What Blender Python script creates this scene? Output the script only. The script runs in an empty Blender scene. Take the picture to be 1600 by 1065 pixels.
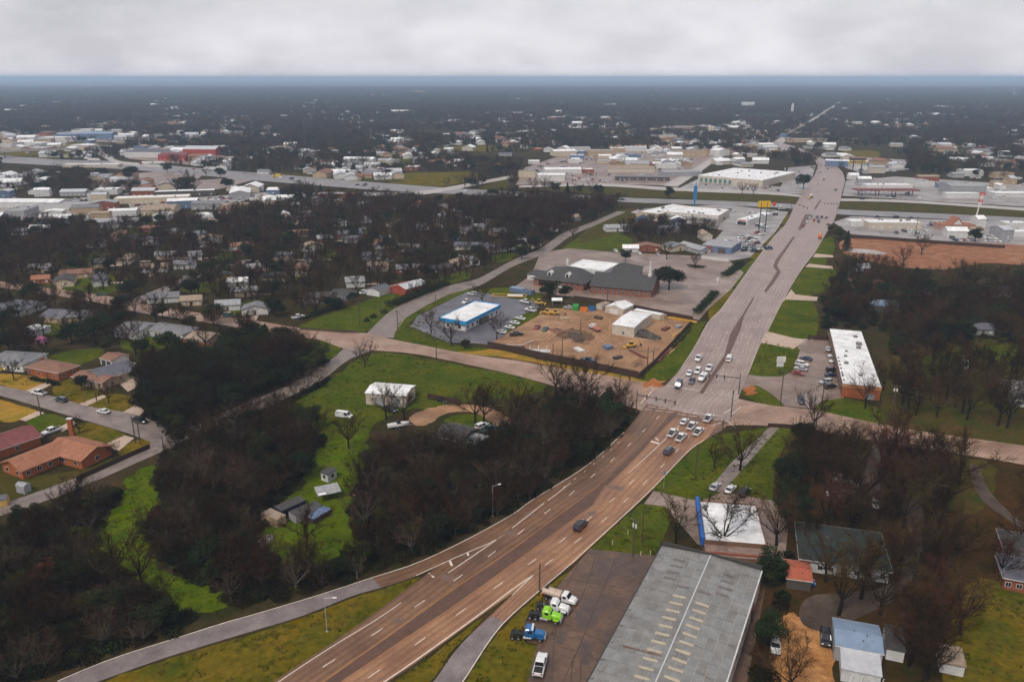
import bpy, bmesh, math, random
import numpy as np
from mathutils import Vector, geometry

scene = bpy.context.scene
COL = scene.collection
R = math.radians

# ------------------------------------------------------------------ camera, sky, sun, exposure
CAM_H = 109.0                       # metres above the flat ground
FOC = 1244.0 / 1600.0               # focal length in image widths
PITCH = math.atan((532.5 - 121.0) / 1244.0)
cd = bpy.data.cameras.new('camera')
cd.sensor_width = 36.0
cd.lens = 36.0 * FOC
cd.clip_start = 1.0
cd.clip_end = 60000.0
cam = bpy.data.objects.new('camera', cd)
COL.objects.link(cam)
cam.location = (0, 0, CAM_H)
cam.rotation_euler = (math.pi / 2 - PITCH, 0, 0)
scene.camera = cam

SUN_EL, SUN_AZ = R(52), R(215)       # high soft sun behind the overcast
w = bpy.data.worlds.new('World')
scene.world = w
w.use_nodes = True
w.cycles.sampling_method = 'MANUAL'
w.cycles.sample_map_resolution = 256
nt = w.node_tree
nt.nodes.clear()
def wn(t, **k):
    n = nt.nodes.new(t)
    for a, b in k.items():
        setattr(n, a, b)
    return n
def wmath(op, a, b=None, clamp=False):
    n = wn('ShaderNodeMath', operation=op)
    n.use_clamp = clamp
    for i, v in enumerate((a, b)):
        if v is None: continue
        if isinstance(v, (int, float)): n.inputs[i].default_value = v
        else: nt.links.new(v, n.inputs[i])
    return n.outputs[0]
sky = wn('ShaderNodeTexSky', sky_type='NISHITA')
sky.sun_disc = False
sky.sun_elevation = SUN_EL
sky.sun_rotation = SUN_AZ
tc = wn('ShaderNodeTexCoord')
sep = wn('ShaderNodeSeparateXYZ')
nt.links.new(tc.outputs['Generated'], sep.inputs[0])
zz = wmath('ADD', wmath('MAXIMUM', sep.outputs[2], 0.0), 0.42)
cmb = wn('ShaderNodeCombineXYZ')
nt.links.new(wmath('DIVIDE', sep.outputs[0], zz), cmb.inputs[0])
nt.links.new(wmath('DIVIDE', sep.outputs[1], zz), cmb.inputs[1])
def wnoise(scale, detail, rough, off):
    mp = wn('ShaderNodeMapping')
    mp.inputs['Location'].default_value = off
    nt.links.new(cmb.outputs[0], mp.inputs[0])
    n = wn('ShaderNodeTexNoise')
    n.inputs['Scale'].default_value = scale
    n.inputs['Detail'].default_value = detail
    n.inputs['Roughness'].default_value = rough
    nt.links.new(mp.outputs[0], n.inputs['Vector'])
    return n.outputs['Fac']
n1 = wnoise(1.5, 3, 0.55, (3.1, 1.7, 0))
n2 = wnoise(5.5, 4, 0.55, (0.4, 5.2, 0))
mixn = wmath('ADD', wmath('MULTIPLY', n1, 0.62), wmath('MULTIPLY', n2, 0.38))
cr = wn('ShaderNodeValToRGB')
cr.color_ramp.elements[0].position = 0.38
cr.color_ramp.elements[0].color = (3.55, 3.45, 3.80, 1)
cr.color_ramp.elements[1].position = 0.62
cr.color_ramp.elements[1].color = (5.1, 4.95, 5.28, 1)
e = cr.color_ramp.elements.new(0.5)
e.color = (4.35, 4.22, 4.55, 1)
nt.links.new(mixn, cr.inputs[0])
mx = wn('ShaderNodeMix', data_type='RGBA')
mx.inputs[0].default_value = 0.94
nt.links.new(sky.outputs[0], mx.inputs['A'])
nt.links.new(cr.outputs[0], mx.inputs['B'])
bg = wn('ShaderNodeBackground')
bg.inputs['Strength'].default_value = 0.10
# the cloud deck is thinner and paler towards the horizon
gr = wn('ShaderNodeMapRange'); gr.inputs[1].default_value = 0.0; gr.inputs[2].default_value = 0.11; gr.inputs[3].default_value = 1.10; gr.inputs[4].default_value = 0.90
nt.links.new(sep.outputs[2], gr.inputs[0])
sc_ = wn('ShaderNodeVectorMath', operation='SCALE')
nt.links.new(mx.outputs['Result'], sc_.inputs[0]); nt.links.new(gr.outputs[0], sc_.inputs['Scale'])
nt.links.new(sc_.outputs[0], bg.inputs[0])
wo = wn('ShaderNodeOutputWorld')
nt.links.new(bg.outputs[0], wo.inputs[0])

sd = bpy.data.lights.new('sun', 'SUN')
sd.energy = 1.5
sd.angle = R(12)
sd.color = (1.0, 0.93, 0.83)
sun = bpy.data.objects.new('sun', sd)
COL.objects.link(sun)
sun.rotation_euler = (math.pi / 2 - SUN_EL, 0, math.pi - SUN_AZ)
sun.location = (0, 0, 400)

vs = scene.view_settings
vs.view_transform = 'Standard'
vs.look = 'None'
vs.gamma = 1.0
vs.exposure = 0.7
vs.use_curve_mapping = False
cy = scene.cycles
cy.max_bounces = 5
cy.diffuse_bounces = 2
cy.glossy_bounces = 2
cy.transmission_bounces = 2
cy.volume_bounces = 1
cy.transparent_max_bounces = 6
cy.use_denoising = True
cy.use_adaptive_sampling = True
cy.adaptive_threshold = 0.02
cy.adaptive_min_samples = 12
cy.caustics_reflective = cy.caustics_refractive = False

# ------------------------------------------------------------------ surveying: photo point -> point on the ground (or on the level z)
_F, _S, _C = 1244.0, math.sin(PITCH), math.cos(PITCH)
def at(px, py, z=0.0):
    u, v = px - 800.0, py - 532.5
    d = _F * _S + v * _C
    n = _F * _C - v * _S
    k = (CAM_H - z) / d
    return Vector((u * k, n * k, z))
def pts(lst, z=0.0):
    return [at(x, y, z) for x, y in lst]
def heading(p, q):
    a, b = at(*p), at(*q)
    return math.atan2(b.y - a.y, b.x - a.x)

# ------------------------------------------------------------------ materials
MATS = {}
def srgb(r, g, b):
    f = lambda c: (c / 255 / 12.92) if c / 255 <= 0.04045 else ((c / 255 + 0.055) / 1.055) ** 2.4
    return (f(r), f(g), f(b))
def mat(name, col, rough=0.7, col2=None, scale=0.5, col3=None, scale3=0.06, spec=0.4, metal=0.0, bump=0.0,
        rnd=0.0, coords='world', coat=0.0, stretch=None, contrast=0.16, emit=None, fine=0.12):
    """Principled material whose colour wanders between col, col2 and col3 with two sizes of noise."""
    if name in MATS: return MATS[name]
    m = bpy.data.materials.new(name)
    m.use_nodes = True
    t = m.node_tree
    b = t.nodes['Principled BSDF']
    b.inputs['Roughness'].default_value = rough
    b.inputs['Specular IOR Level'].default_value = spec
    b.inputs['Metallic'].default_value = metal
    b.inputs['Coat Weight'].default_value = coat
    L = t.links.new
    out = None
    if col2 is not None or rnd:
        if coords == 'world':
            g = t.nodes.new('ShaderNodeNewGeometry'); vec = g.outputs['Position']
        elif coords == 'uv':
            g = t.nodes.new('ShaderNodeTexCoord'); vec = g.outputs['UV']
        else:
            g = t.nodes.new('ShaderNodeTexCoord'); vec = g.outputs['Object']
        if stretch:
            mp = t.nodes.new('ShaderNodeMapping')
            mp.inputs['Scale'].default_value = stretch
            L(vec, mp.inputs[0]); vec = mp.outputs[0]
        rgb = t.nodes.new('ShaderNodeRGB'); rgb.outputs[0].default_value = (*col, 1)
        out = rgb.outputs[0]
        def layer(out, c2, sc, det, con):
            n = t.nodes.new('ShaderNodeTexNoise')
            n.inputs['Scale'].default_value = sc
            n.inputs['Detail'].default_value = det
            n.inputs['Roughness'].default_value = 0.62
            L(vec, n.inputs['Vector'])
            rp = t.nodes.new('ShaderNodeMapRange')
            rp.inputs[1].default_value = 0.5 - con; rp.inputs[2].default_value = 0.5 + con
            L(n.outputs['Fac'], rp.inputs[0])
            mxx = t.nodes.new('ShaderNodeMix'); mxx.data_type = 'RGBA'
            L(rp.outputs[0], mxx.inputs[0]); L(out, mxx.inputs['A'])
            mxx.inputs['B'].default_value = (*c2, 1)
            return mxx.outputs['Result'], n.outputs['Fac']
        if col3 is not None: out, _ = layer(out, col3, scale3, 4, contrast)
        if col2 is not None:
            out, fac = layer(out, col2, scale, 6, contrast)
            fn = t.nodes.new('ShaderNodeTexNoise'); fn.inputs['Scale'].default_value = scale*7; fn.inputs['Detail'].default_value = 4; fn.inputs['Roughness'].default_value = 0.7
            L(vec, fn.inputs['Vector'])
            fr_ = t.nodes.new('ShaderNodeMapRange'); fr_.inputs[1].default_value = 0.3; fr_.inputs[2].default_value = 0.7; fr_.inputs[3].default_value = 1-fine; fr_.inputs[4].default_value = 1+fine
            L(fn.outputs['Fac'], fr_.inputs[0])
            vm = t.nodes.new('ShaderNodeVectorMath'); vm.operation = 'SCALE'; L(out, vm.inputs[0]); L(fr_.outputs[0], vm.inputs['Scale']); out = vm.outputs[0]
            if bump:
                bp = t.nodes.new('ShaderNodeBump')
                bp.inputs['Strength'].default_value = bump
                bp.inputs['Distance'].default_value = 0.1
                L(fac, bp.inputs['Height']); L(bp.outputs[0], b.inputs['Normal'])
        if rnd:
            oi = t.nodes.new('ShaderNodeObjectInfo')
            hs = t.nodes.new('ShaderNodeHueSaturation')
            mr = t.nodes.new('ShaderNodeMapRange')
            mr.inputs[3].default_value = 1 - rnd; mr.inputs[4].default_value = 1 + rnd
            L(oi.outputs['Random'], mr.inputs[0]); L(mr.outputs[0], hs.inputs['Value'])
            mh = t.nodes.new('ShaderNodeMath'); mh.operation = 'MULTIPLY'; mh.inputs[1].default_value = 7.31
            fr = t.nodes.new('ShaderNodeMath'); fr.operation = 'FRACT'
            L(oi.outputs['Random'], mh.inputs[0]); L(mh.outputs[0], fr.inputs[0])
            m2 = t.nodes.new('ShaderNodeMapRange')
            m2.inputs[3].default_value = 0.5 - rnd * 0.07; m2.inputs[4].default_value = 0.5 + rnd * 0.07
            L(fr.outputs[0], m2.inputs[0]); L(m2.outputs[0], hs.inputs['Hue'])
            L(out, hs.inputs['Color']); out = hs.outputs[0]
        L(out, b.inputs['Base Color'])
    else:
        b.inputs['Base Color'].default_value = (*col, 1)
    if emit:
        b.inputs['Emission Color'].default_value = (*emit[0], 1)
        b.inputs['Emission Strength'].default_value = emit[1]
    MATS[name] = m
    return m

# ------------------------------------------------------------------ mesh building
class MB:
    def __init__(s): s.v, s.f, s.uv = [], [], []
    def add(s, vs, fs):
        o = len(s.v); s.v.extend([tuple(p) for p in vs]); s.f.extend([tuple(i + o for i in q) for q in fs]); return s
    def box(s, x0, x1, y0, y1, z0, z1):
        return s.add([(x0,y0,z0),(x1,y0,z0),(x1,y1,z0),(x0,y1,z0),(x0,y0,z1),(x1,y0,z1),(x1,y1,z1),(x0,y1,z1)],
                     [(0,3,2,1),(4,5,6,7),(0,1,5,4),(1,2,6,5),(2,3,7,6),(3,0,4,7)])
    def bbox(s, x0, x1, y0, y1, z0, z1, c=0.05):
        """box with its upright and upper edges chamfered"""
        def ring(x0, x1, y0, y1, c, z): return [(x0+c,y0,z),(x1-c,y0,z),(x1,y0+c,z),(x1,y1-c,z),(x1-c,y1,z),(x0+c,y1,z),(x0,y1-c,z),(x0,y0+c,z)]
        v = ring(x0,x1,y0,y1,c,z0) + ring(x0,x1,y0,y1,c,z1-c) + ring(x0+c,x1-c,y0+c,y1-c,c*0.6,z1)
        f = [tuple(range(7,-1,-1)), tuple(range(16,24))]
        for k in (0, 8):
            f += [(k+i, k+(i+1)%8, k+8+(i+1)%8, k+8+i) for i in range(8)]
        return s.add(v, f)
    def prism(s, poly, z0, z1):
        n = len(poly)
        return s.add([(x,y,z0) for x,y in poly] + [(x,y,z1) for x,y in poly],
                     [tuple(range(n-1,-1,-1)), tuple(range(n,2*n))] + [(i,(i+1)%n,n+(i+1)%n,n+i) for i in range(n)])
    def tube(s, a, b, r0, r1=None, n=6, cap=True):
        a, b = Vector(a), Vector(b); r1 = r0 if r1 is None else r1
        d = (b - a)
        if d.length < 1e-6: return s
        d.normalize()
        u = d.orthogonal().normalized(); w_ = d.cross(u)
        A = [a + (u*math.cos(2*math.pi*i/n) + w_*math.sin(2*math.pi*i/n))*r0 for i in range(n)]
        B = [b + (u*math.cos(2*math.pi*i/n) + w_*math.sin(2*math.pi*i/n))*r1 for i in range(n)]
        f = [(i,(i+1)%n,n+(i+1)%n,n+i) for i in range(n)]
        if cap: f += [tuple(range(n-1,-1,-1)), tuple(range(n,2*n))]
        return s.add(A + B, f)
    def cyl(s, c, r, h, axis='y', n=12):
        c = Vector(c); d = {'x':Vector((1,0,0)),'y':Vector((0,1,0)),'z':Vector((0,0,1))}[axis]*h/2
        return s.tube(c-d, c+d, r, r, n)
    def loft(s, rings, close=True, caps=True):
        n = len(rings[0]); v = [p for r in rings for p in r]; f = []
        for k in range(len(rings)-1):
            for i in range(n if close else n-1):
                f.append((k*n+i, k*n+(i+1)%n, (k+1)*n+(i+1)%n, (k+1)*n+i))
        if caps: f += [tuple(range(n-1,-1,-1)), tuple(range((len(rings)-1)*n, len(rings)*n))]
        return s.add(v, f)
    def mesh(s, name, material, smooth=False):
        me = bpy.data.meshes.new(name)
        me.from_pydata(s.v, [], s.f)
        if material: me.materials.append(material)
        if smooth: me.polygons.foreach_set('use_smooth', [True]*len(me.polygons))
        me.update()
        return me
    def build(s, name, material, parent=None, smooth=False):
        return link(name, s.mesh(name, material, smooth), parent)
def link(name, me, parent=None, loc=None, rotz=0.0, scale=None):
    o = bpy.data.objects.new(name, me)
    COL.objects.link(o)
    if parent: o.parent = parent
    if loc is not None: o.location = loc
    if rotz: o.rotation_euler = (0, 0, rotz)
    if scale is not None: o.scale = scale
    return o
def tag(o, label, cat, group=None, kind=None):
    o['label'] = label
    o['category'] = cat
    if group: o['group'] = group
    if kind: o['kind'] = kind
    return o
def thing(name, label, cat, loc, rotz=0.0, group=None):
    o = link(name, None, None, loc, rotz)
    o.empty_display_size = 0.5
    return tag(o, label, cat, group)
def copy_tree(o, parent=None):
    c = o.copy(); COL.objects.link(c); c.parent = parent
    for ch in list(o.children): copy_tree(ch, c)
    return c
def struct(o, label=None):
    o['kind'] = 'structure'
    if label: o['label'] = label
    return o

# areas where no tree may stand (world xy polygons)
BLOCKED, BOXES, ROADS, RECTS = [], [], [], []
def block(poly):
    a = np.array([(p[0], p[1]) for p in poly]); BLOCKED.append(a); BOXES.append((*a.min(0), *a.max(0)))
def free_spot(x, y, r):
    """clear of every building and road"""
    for (a, b, q) in RECTS:
        if (x-a)**2 + (y-b)**2 < (r+q)**2: return False
    for a, b in ROADS:
        if b[0]-r <= x <= b[2]+r and b[1]-r <= y <= b[3]+r:
            for dx, dy in ((0,0),(r,0),(-r,0),(0,r),(0,-r)):
                if inside(a, np.array([x+dx]), np.array([y+dy]))[0]: return False
    return True
def is_blocked(x, y):
    for a, b in zip(BLOCKED, BOXES):
        if b[0] <= x <= b[2] and b[1] <= y <= b[3] and inside(a, np.array([x]), np.array([y]))[0]: return True
    return False
def inside(poly, X, Y):
    poly = np.asarray(poly); r = np.zeros(X.shape, bool); n = len(poly); j = n - 1
    for i in range(n):
        xi, yi = poly[i]; xj, yj = poly[j]
        c = ((yi > Y) != (yj > Y)) & (X < (xj - xi) * (Y - yi) / (yj - yi + 1e-12) + xi)
        r ^= c; j = i
    return r

def catmull(P, n=5, closed=True):
    out = []; m = len(P)
    for i in range(m if closed else m - 1):
        p0 = P[(i-1) % m] if closed or i > 0 else P[0]
        p1, p2 = P[i], P[(i+1) % m]
        p3 = P[(i+2) % m] if closed or i + 2 < m else P[-1]
        for k in range(n):
            t = k / n
            out.append(0.5*((2*p1) + (p2-p0)*t + (2*p0-5*p1+4*p2-p3)*t*t + (3*p1-p0-3*p2+p3)*t**3))
    if not closed: out.append(P[-1])
    return out
def sheet(name, pxs, z, material, smooth=True, jitter=0.0, blocked=True, label=None, parent=None, kerb=0.0, seed=1):
    """flat patch of ground outlined by photo points; kerb > 0 gives it a raised edge"""
    P = [Vector((p.x, p.y, 0)) for p in pts(pxs)]
    if smooth: P = catmull(P, 6)
    if jitter:
        rg = random.Random(seed)
        P = [p + Vector((rg.uniform(-1,1), rg.uniform(-1,1), 0))*jitter for p in P]
    if blocked: block(P)
    tri = geometry.tessellate_polygon([P])
    top = z + kerb
    mb = MB(); n = len(P)
    area = sum(P[i].x*P[(i+1)%n].y - P[(i+1)%n].x*P[i].y for i in range(n))
    tri = [t if ((P[t[1]]-P[t[0]]).cross(P[t[2]]-P[t[0]])).z > 0 else (t[0],t[2],t[1]) for t in tri]
    mb.add([(p.x,p.y,top) for p in P], tri)
    if kerb:
        mb.add([(p.x,p.y,top) for p in P] + [(p.x,p.y,-0.02) for p in P],
               [((i,n+i,n+(i+1)%n,(i+1)%n) if area > 0 else (i,(i+1)%n,n+(i+1)%n,n+i)) for i in range(n)])
    return struct(mb.build(name, material, parent), label)
def resample(P, n):
    P = [np.array((p.x, p.y)) for p in P]
    s = [0]
    for a, b in zip(P, P[1:]): s.append(s[-1] + np.linalg.norm(b - a))
    q = np.linspace(0, s[-1], n)
    A = np.array(P)
    return np.stack([np.interp(q, s, A[:,0]), np.interp(q, s, A[:,1])], 1), q
def strip(name, left, right, z, material, n=40, smooth=True, blocked=True, label=None, parent=None, uvm=1.0):
    """road ribbon between two edges given as photo points, with a uv running across (m) and along (m)"""
    Lp, Rp = pts(left), pts(right)
    if smooth: Lp, Rp = catmull(Lp, 5, False), catmull(Rp, 5, False)
    A, sa = resample(Lp, n); B, sb = resample(Rp, n)
    if blocked: block(list(A) + list(B[::-1])); ROADS.append((BLOCKED[-1], BOXES[-1]))
    M = 6
    v = []; uv = []
    for i in range(n):
        wd = np.linalg.norm(B[i]-A[i])
        for k in range(M + 1):
            p = A[i] + (B[i]-A[i])*k/M
            v.append((p[0], p[1], z)); uv.append((wd*k/M, (sa[i]+sb[i])/2))
    f = []
    for i in range(n-1):
        for k in range(M):
            a = i*(M+1)+k
            f.append((a, a+1, a+M+2, a+M+1))
    me = bpy.data.meshes.new(name); me.from_pydata(v, [], f)
    ul = me.uv_layers.new(name='UVMap')
    for lp in me.loops: ul.data[lp.index].uv = uv[lp.vertex_index]
    me.materials.append(material); me.update()
    if me.polygons[0].normal.z < 0: me.flip_normals()
    o = link(name, me, parent)
    return struct(o, label)
def paint(name, px, z, material, parent, width=0.15, dash=None, gap=None, smooth=True, start=0.0):
    """painted line along photo points, solid or dashed"""
    P = pts(px)
    if smooth and len(P) > 2: P = catmull(P, 6, False)
    P = [np.array((p.x, p.y)) for p in P]
    s = [0]
    for a, b in zip(P, P[1:]): s.append(s[-1] + np.linalg.norm(b-a))
    A = np.array(P); T = s[-1]
    def pos(q): return np.array((np.interp(q, s, A[:,0]), np.interp(q, s, A[:,1])))
    segs = [(0, T)] if not dash else []
    if dash:
        q = start
        while q < T:
            segs.append((q, min(q+dash, T))); q += dash + gap
    mb = MB()
    for a, b in segs:
        n = max(1, int((b-a)/4)); qs = np.linspace(a, b, n+1)
        ring = []
        for q in qs:
            p = pos(q); d = pos(min(q+.3, T)) - pos(max(q-.3, 0)); d /= (np.linalg.norm(d)+1e-9)
            nn = np.array((-d[1], d[0]))*width/2
            ring.append(((p+nn)[0], (p+nn)[1], z)); ring.append(((p-nn)[0], (p-nn)[1], z))
        mb.add(ring, [(2*i+1, 2*i+3, 2*i+2, 2*i) for i in range(len(qs)-1)])
    return mb.build(name, material, parent)

def mass(name, label, cat, meshes, data, parent=None):
    """one object: points carrying size, turn and kind, on which plants are set by geometry nodes"""
    me = bpy.data.meshes.new(name); me.from_pydata([(d[0],d[1],0) for d in data], [], [])
    for an, ty, col in (('size','FLOAT',2), ('turn','FLOAT',3), ('pick','INT',4)):
        at_ = me.attributes.new(an, ty, 'POINT'); at_.data.foreach_set('value', [d[col] for d in data])
    o = link(name, me); tag(o, label, cat, kind='stuff')
    hid = bpy.data.collections.new(name+'_plants')
    obs = []
    for i, m_ in enumerate(meshes):
        q = bpy.data.objects.new('%s_plant_%d' % (name, i), m_); hid.objects.link(q); obs.append(q)
    ng = bpy.data.node_groups.new(name+'_nodes', 'GeometryNodeTree')
    ng.interface.new_socket('Geometry', in_out='INPUT', socket_type='NodeSocketGeometry'); ng.interface.new_socket('Geometry', in_out='OUTPUT', socket_type='NodeSocketGeometry')
    N = ng.nodes.new; L = ng.links.new
    gi, go = N('NodeGroupInput'), N('NodeGroupOutput')
    g2i = N('GeometryNodeGeometryToInstance')
    for q in obs:
        oi = N('GeometryNodeObjectInfo'); oi.inputs['Object'].default_value = q; oi.inputs['As Instance'].default_value = True
        L(oi.outputs['Geometry'], g2i.inputs[0])
    iop = N('GeometryNodeInstanceOnPoints'); L(gi.outputs[0], iop.inputs['Points'])
    jn = N('GeometryNodeJoinGeometry')
    for l_ in list(g2i.inputs[0].links):
        L(l_.from_socket, jn.inputs[0])
    ng.nodes.remove(g2i)
    L(jn.outputs[0], iop.inputs['Instance']); iop.inputs['Pick Instance'].default_value = True
    def attr(an, ty):
        n = N('GeometryNodeInputNamedAttribute'); n.data_type = ty; n.inputs['Name'].default_value = an; return n.outputs['Attribute']
    L(attr('pick','INT'), iop.inputs['Instance Index'])
    cx = N('ShaderNodeCombineXYZ'); L(attr('turn','FLOAT'), cx.inputs[2]); L(cx.outputs[0], iop.inputs['Rotation'])
    L(attr('size','FLOAT'), iop.inputs['Scale'])
    L(iop.outputs[0], go.inputs[0])
    md = o.modifiers.new('plants', 'NODES'); md.node_group = ng
    return o
# ------------------------------------------------------------------ ground materials
M = {}
M['ground'] = mat('ground_litter', (0.040,0.026,0.013), 0.9, (0.026,0.028,0.008), 0.10, (0.075,0.048,0.025), 0.02, spec=0.0, bump=0.3, fine=.3)
M['litter'] = mat('leaf_litter', (0.048,0.025,0.010), 0.9, (0.026,0.024,0.006), 0.10, (0.088,0.039,0.013), 0.05, spec=0.0, bump=0.3, fine=.35)
M['green'] = mat('grass_green', (0.044,0.078,0.005), 0.9, (0.088,0.092,0.009), 0.09, (0.032,0.050,0.006), 0.035, spec=0.0, bump=0.4, fine=.38)
M['vivid'] = mat('grass_bright', (0.062,0.112,0.003), 0.9, (0.095,0.118,0.006), 0.2, (0.036,0.068,0.003), 0.10, spec=0.0, bump=0.5, fine=.3)
M['olive'] = mat('grass_olive', (0.074,0.078,0.005), 0.9, (0.150,0.098,0.011), 0.09, (0.046,0.060,0.006), 0.04, spec=0.0, bump=0.4, fine=.38)
M['tan'] = mat('grass_dormant', (0.40,0.215,0.045), 0.9, (0.19,0.155,0.016), 0.14, (0.30,0.145,0.035), 0.07, spec=0.0, bump=0.3, fine=.2)
M['yard'] = mat('yard_grass', (0.068,0.054,0.011), 0.9, (0.040,0.050,0.008), 0.10, (0.098,0.054,0.018), 0.04, spec=0.0, bump=0.3, fine=.3)
M['dirt'] = mat('bare_dirt', (0.32,0.178,0.094), 0.85, (0.20,0.110,0.060), 0.10, (0.41,0.25,0.148), 0.04, spec=0.15, bump=0.3, fine=.2)
M['reddirt'] = mat('red_dirt', (0.38,0.120,0.035), 0.9, (0.25,0.075,0.024), 0.2, (0.46,0.20,0.085), 0.03, spec=0.1, bump=0.3, fine=.25)
M['claydirt'] = mat('clay_dirt', (0.29,0.120,0.055), 0.9, (0.19,0.075,0.035), 0.15, (0.36,0.19,0.11), 0.03, spec=0.1, bump=0.3, fine=.3)
M['mulch'] = mat('orange_mulch', (0.42,0.19,0.06), 0.9, (0.24,0.105,0.038), 0.4, (0.52,0.28,0.11), 0.15, spec=0.1, bump=0.3, fine=.25)
M['lot'] = mat('lot_concrete', (0.245,0.168,0.125), 0.42, (0.140,0.090,0.066), 0.08, (0.34,0.265,0.225), 0.03, spec=0.4, fine=.22)
M['lotgrey'] = mat('lot_grey_concrete', (0.30,0.265,0.245), 0.45, (0.18,0.155,0.142), 0.07, (0.40,0.37,0.36), 0.02, spec=0.4, fine=.2)
M['lotbrown'] = mat('lot_brown_asphalt', (0.120,0.070,0.047), 0.42, (0.062,0.042,0.033), 0.11, (0.19,0.105,0.060), 0.05, spec=0.35, fine=.25)
M['asphalt'] = mat('asphalt_wet', (0.105,0.100,0.112), 0.38, (0.066,0.062,0.072), 0.15, (0.16,0.15,0.16), 0.05, spec=0.4, fine=.2)
M['street'] = mat('street_asphalt', (0.22,0.175,0.15), 0.5, (0.15,0.120,0.105), 0.18, (0.275,0.225,0.20), 0.05, spec=0.35, fine=.15)
M['drive'] = mat('drive_concrete', (0.080,0.056,0.042), 0.7, (0.045,0.030,0.022), 0.15, (0.115,0.085,0.066), 0.05, spec=0.15, fine=.25)
M['rampgrey'] = mat('ramp_concrete', (0.21,0.175,0.165), 0.5, (0.14,0.115,0.112), 0.2, (0.27,0.23,0.225), 0.07, spec=0.35, fine=.15)
M['crossroad'] = mat('cross_street_concrete', (0.33,0.200,0.130), 0.42, (0.20,0.120,0.080), 0.10, (0.42,0.285,0.21), 0.035, spec=0.35, fine=.2)
M['freeway'] = mat('freeway_concrete', (0.23,0.215,0.215), 0.5, (0.16,0.15,0.15), 0.08, (0.28,0.265,0.265), 0.02, spec=0.4)
M['pale'] = mat('pale_concrete', (0.44,0.405,0.375), 0.6, (0.33,0.30,0.275), 0.1, spec=0.3)
M['walk'] = mat('sidewalk_concrete', (0.50,0.38,0.30), 0.6, (0.38,0.28,0.21), 0.3, spec=0.3)
M['kerbdark'] = mat('median_concrete', (0.125,0.066,0.044), 0.55, (0.088,0.049,0.035), 0.4, spec=0.3, fine=.2)
M['white'] = mat('road_paint_white', (0.80,0.72,0.64), 0.5, (0.58,0.48,0.40), 1.2, spec=0.3)
M['yellow'] = mat('road_paint_yellow', (0.50,0.21,0.035), 0.5, (0.38,0.16,0.03), 0.8, spec=0.3)
M['patch'] = mat('asphalt_patch', (0.12,0.085,0.070), 0.5, (0.20,0.12,0.085), 0.5, spec=0.3, fine=.3)

def road_material(name, base, dark, light, nlane, wear=0.35):
    """concrete carriageway: tyre tracks and drips run along the lanes, slab joints cross them"""
    m = bpy.data.materials.new(name); m.use_nodes = True
    t = m.node_tree; b = t.nodes['Principled BSDF']; L = t.links.new
    b.inputs['Roughness'].default_value = 0.42
    b.inputs['Specular IOR Level'].default_value = 0.25
    tcn = t.nodes.new('ShaderNodeTexCoord')
    geo = t.nodes.new('ShaderNodeNewGeometry')
    def noise(vec, sc, det, st=None):
        if st:
            mp = t.nodes.new('ShaderNodeMapping'); mp.inputs['Scale'].default_value = st
            L(vec, mp.inputs[0]); vec = mp.outputs[0]
        n = t.nodes.new('ShaderNodeTexNoise'); n.inputs['Scale'].default_value = sc; n.inputs['Detail'].default_value = det
        n.inputs['Roughness'].default_value = 0.6
        L(vec, n.inputs['Vector']); return n.outputs['Fac']
    def rng(f, a, bb, c=0.0, d=1.0):
        r = t.nodes.new('ShaderNodeMapRange'); L(f, r.inputs[0])
        for i, v in enumerate((a, bb, c, d)): r.inputs[i+1].default_value = v
        return r.outputs[0]
    def mix(f, A, B):
        x = t.nodes.new('ShaderNodeMix'); x.data_type = 'RGBA'; L(f, x.inputs[0])
        for k, v in (('A', A), ('B', B)):
            if isinstance(v, tuple): x.inputs[k].default_value = (*v, 1)
            else: L(v, x.inputs[k])
        return x.outputs['Result']
    streak = noise(tcn.outputs['UV'], 1.0, 5, (0.9, 0.035, 1))
    blot = noise(geo.outputs['Position'], 0.07, 5)
    fine = noise(geo.outputs['Position'], 0.9, 6)
    c = mix(rng(streak, 0.36, 0.64), base, dark)
    c = mix(rng(blot, 0.40, 0.66), c, light)
    c = mix(rng(fine, 0.45, 0.75, 0, 0.5), c, dark)
    # tyre tracks: darker bands, two to a lane
    sp = t.nodes.new('ShaderNodeSeparateXYZ'); L(tcn.outputs['UV'], sp.inputs[0])
    ma = t.nodes.new('ShaderNodeMath'); ma.operation = 'MULTIPLY'; ma.inputs[1].default_value = 2*math.pi/1.83
    L(sp.outputs[0], ma.inputs[0])
    si = t.nodes.new('ShaderNodeMath'); si.operation = 'SINE'; L(ma.outputs[0], si.inputs[0])
    c = mix(rng(si.outputs[0], 0.1, 1.0, 0, wear), c, dark)
    # joints every 4.6 m
    mj = t.nodes.new('ShaderNodeMath'); mj.operation = 'PINGPONG'; mj.inputs[1].default_value = 4.6
    L(sp.outputs[1], mj.inputs[0])
    c = mix(rng(mj.outputs[0], 0.06, 0.0, 0, 0.4), c, (dark[0]*0.5, dark[1]*0.5, dark[2]*0.5))
    L(c, b.inputs['Base Color'])
    L(rng(blot, 0.35, 0.65, 0.30, 0.55), b.inputs['Roughness'])
    if nlane == 7: b.inputs['Specular IOR Level'].default_value = 0.5
    return m
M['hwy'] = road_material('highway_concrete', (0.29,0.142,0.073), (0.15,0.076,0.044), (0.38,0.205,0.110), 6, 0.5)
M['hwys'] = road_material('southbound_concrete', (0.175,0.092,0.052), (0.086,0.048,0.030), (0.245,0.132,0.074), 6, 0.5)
M['hwyn'] = road_material('north_highway_concrete', (0.29,0.205,0.168), (0.18,0.122,0.098), (0.37,0.29,0.255), 7, 0.4)  # same pavement, greyer here: the warm cast fading northward is put into its colour

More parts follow.
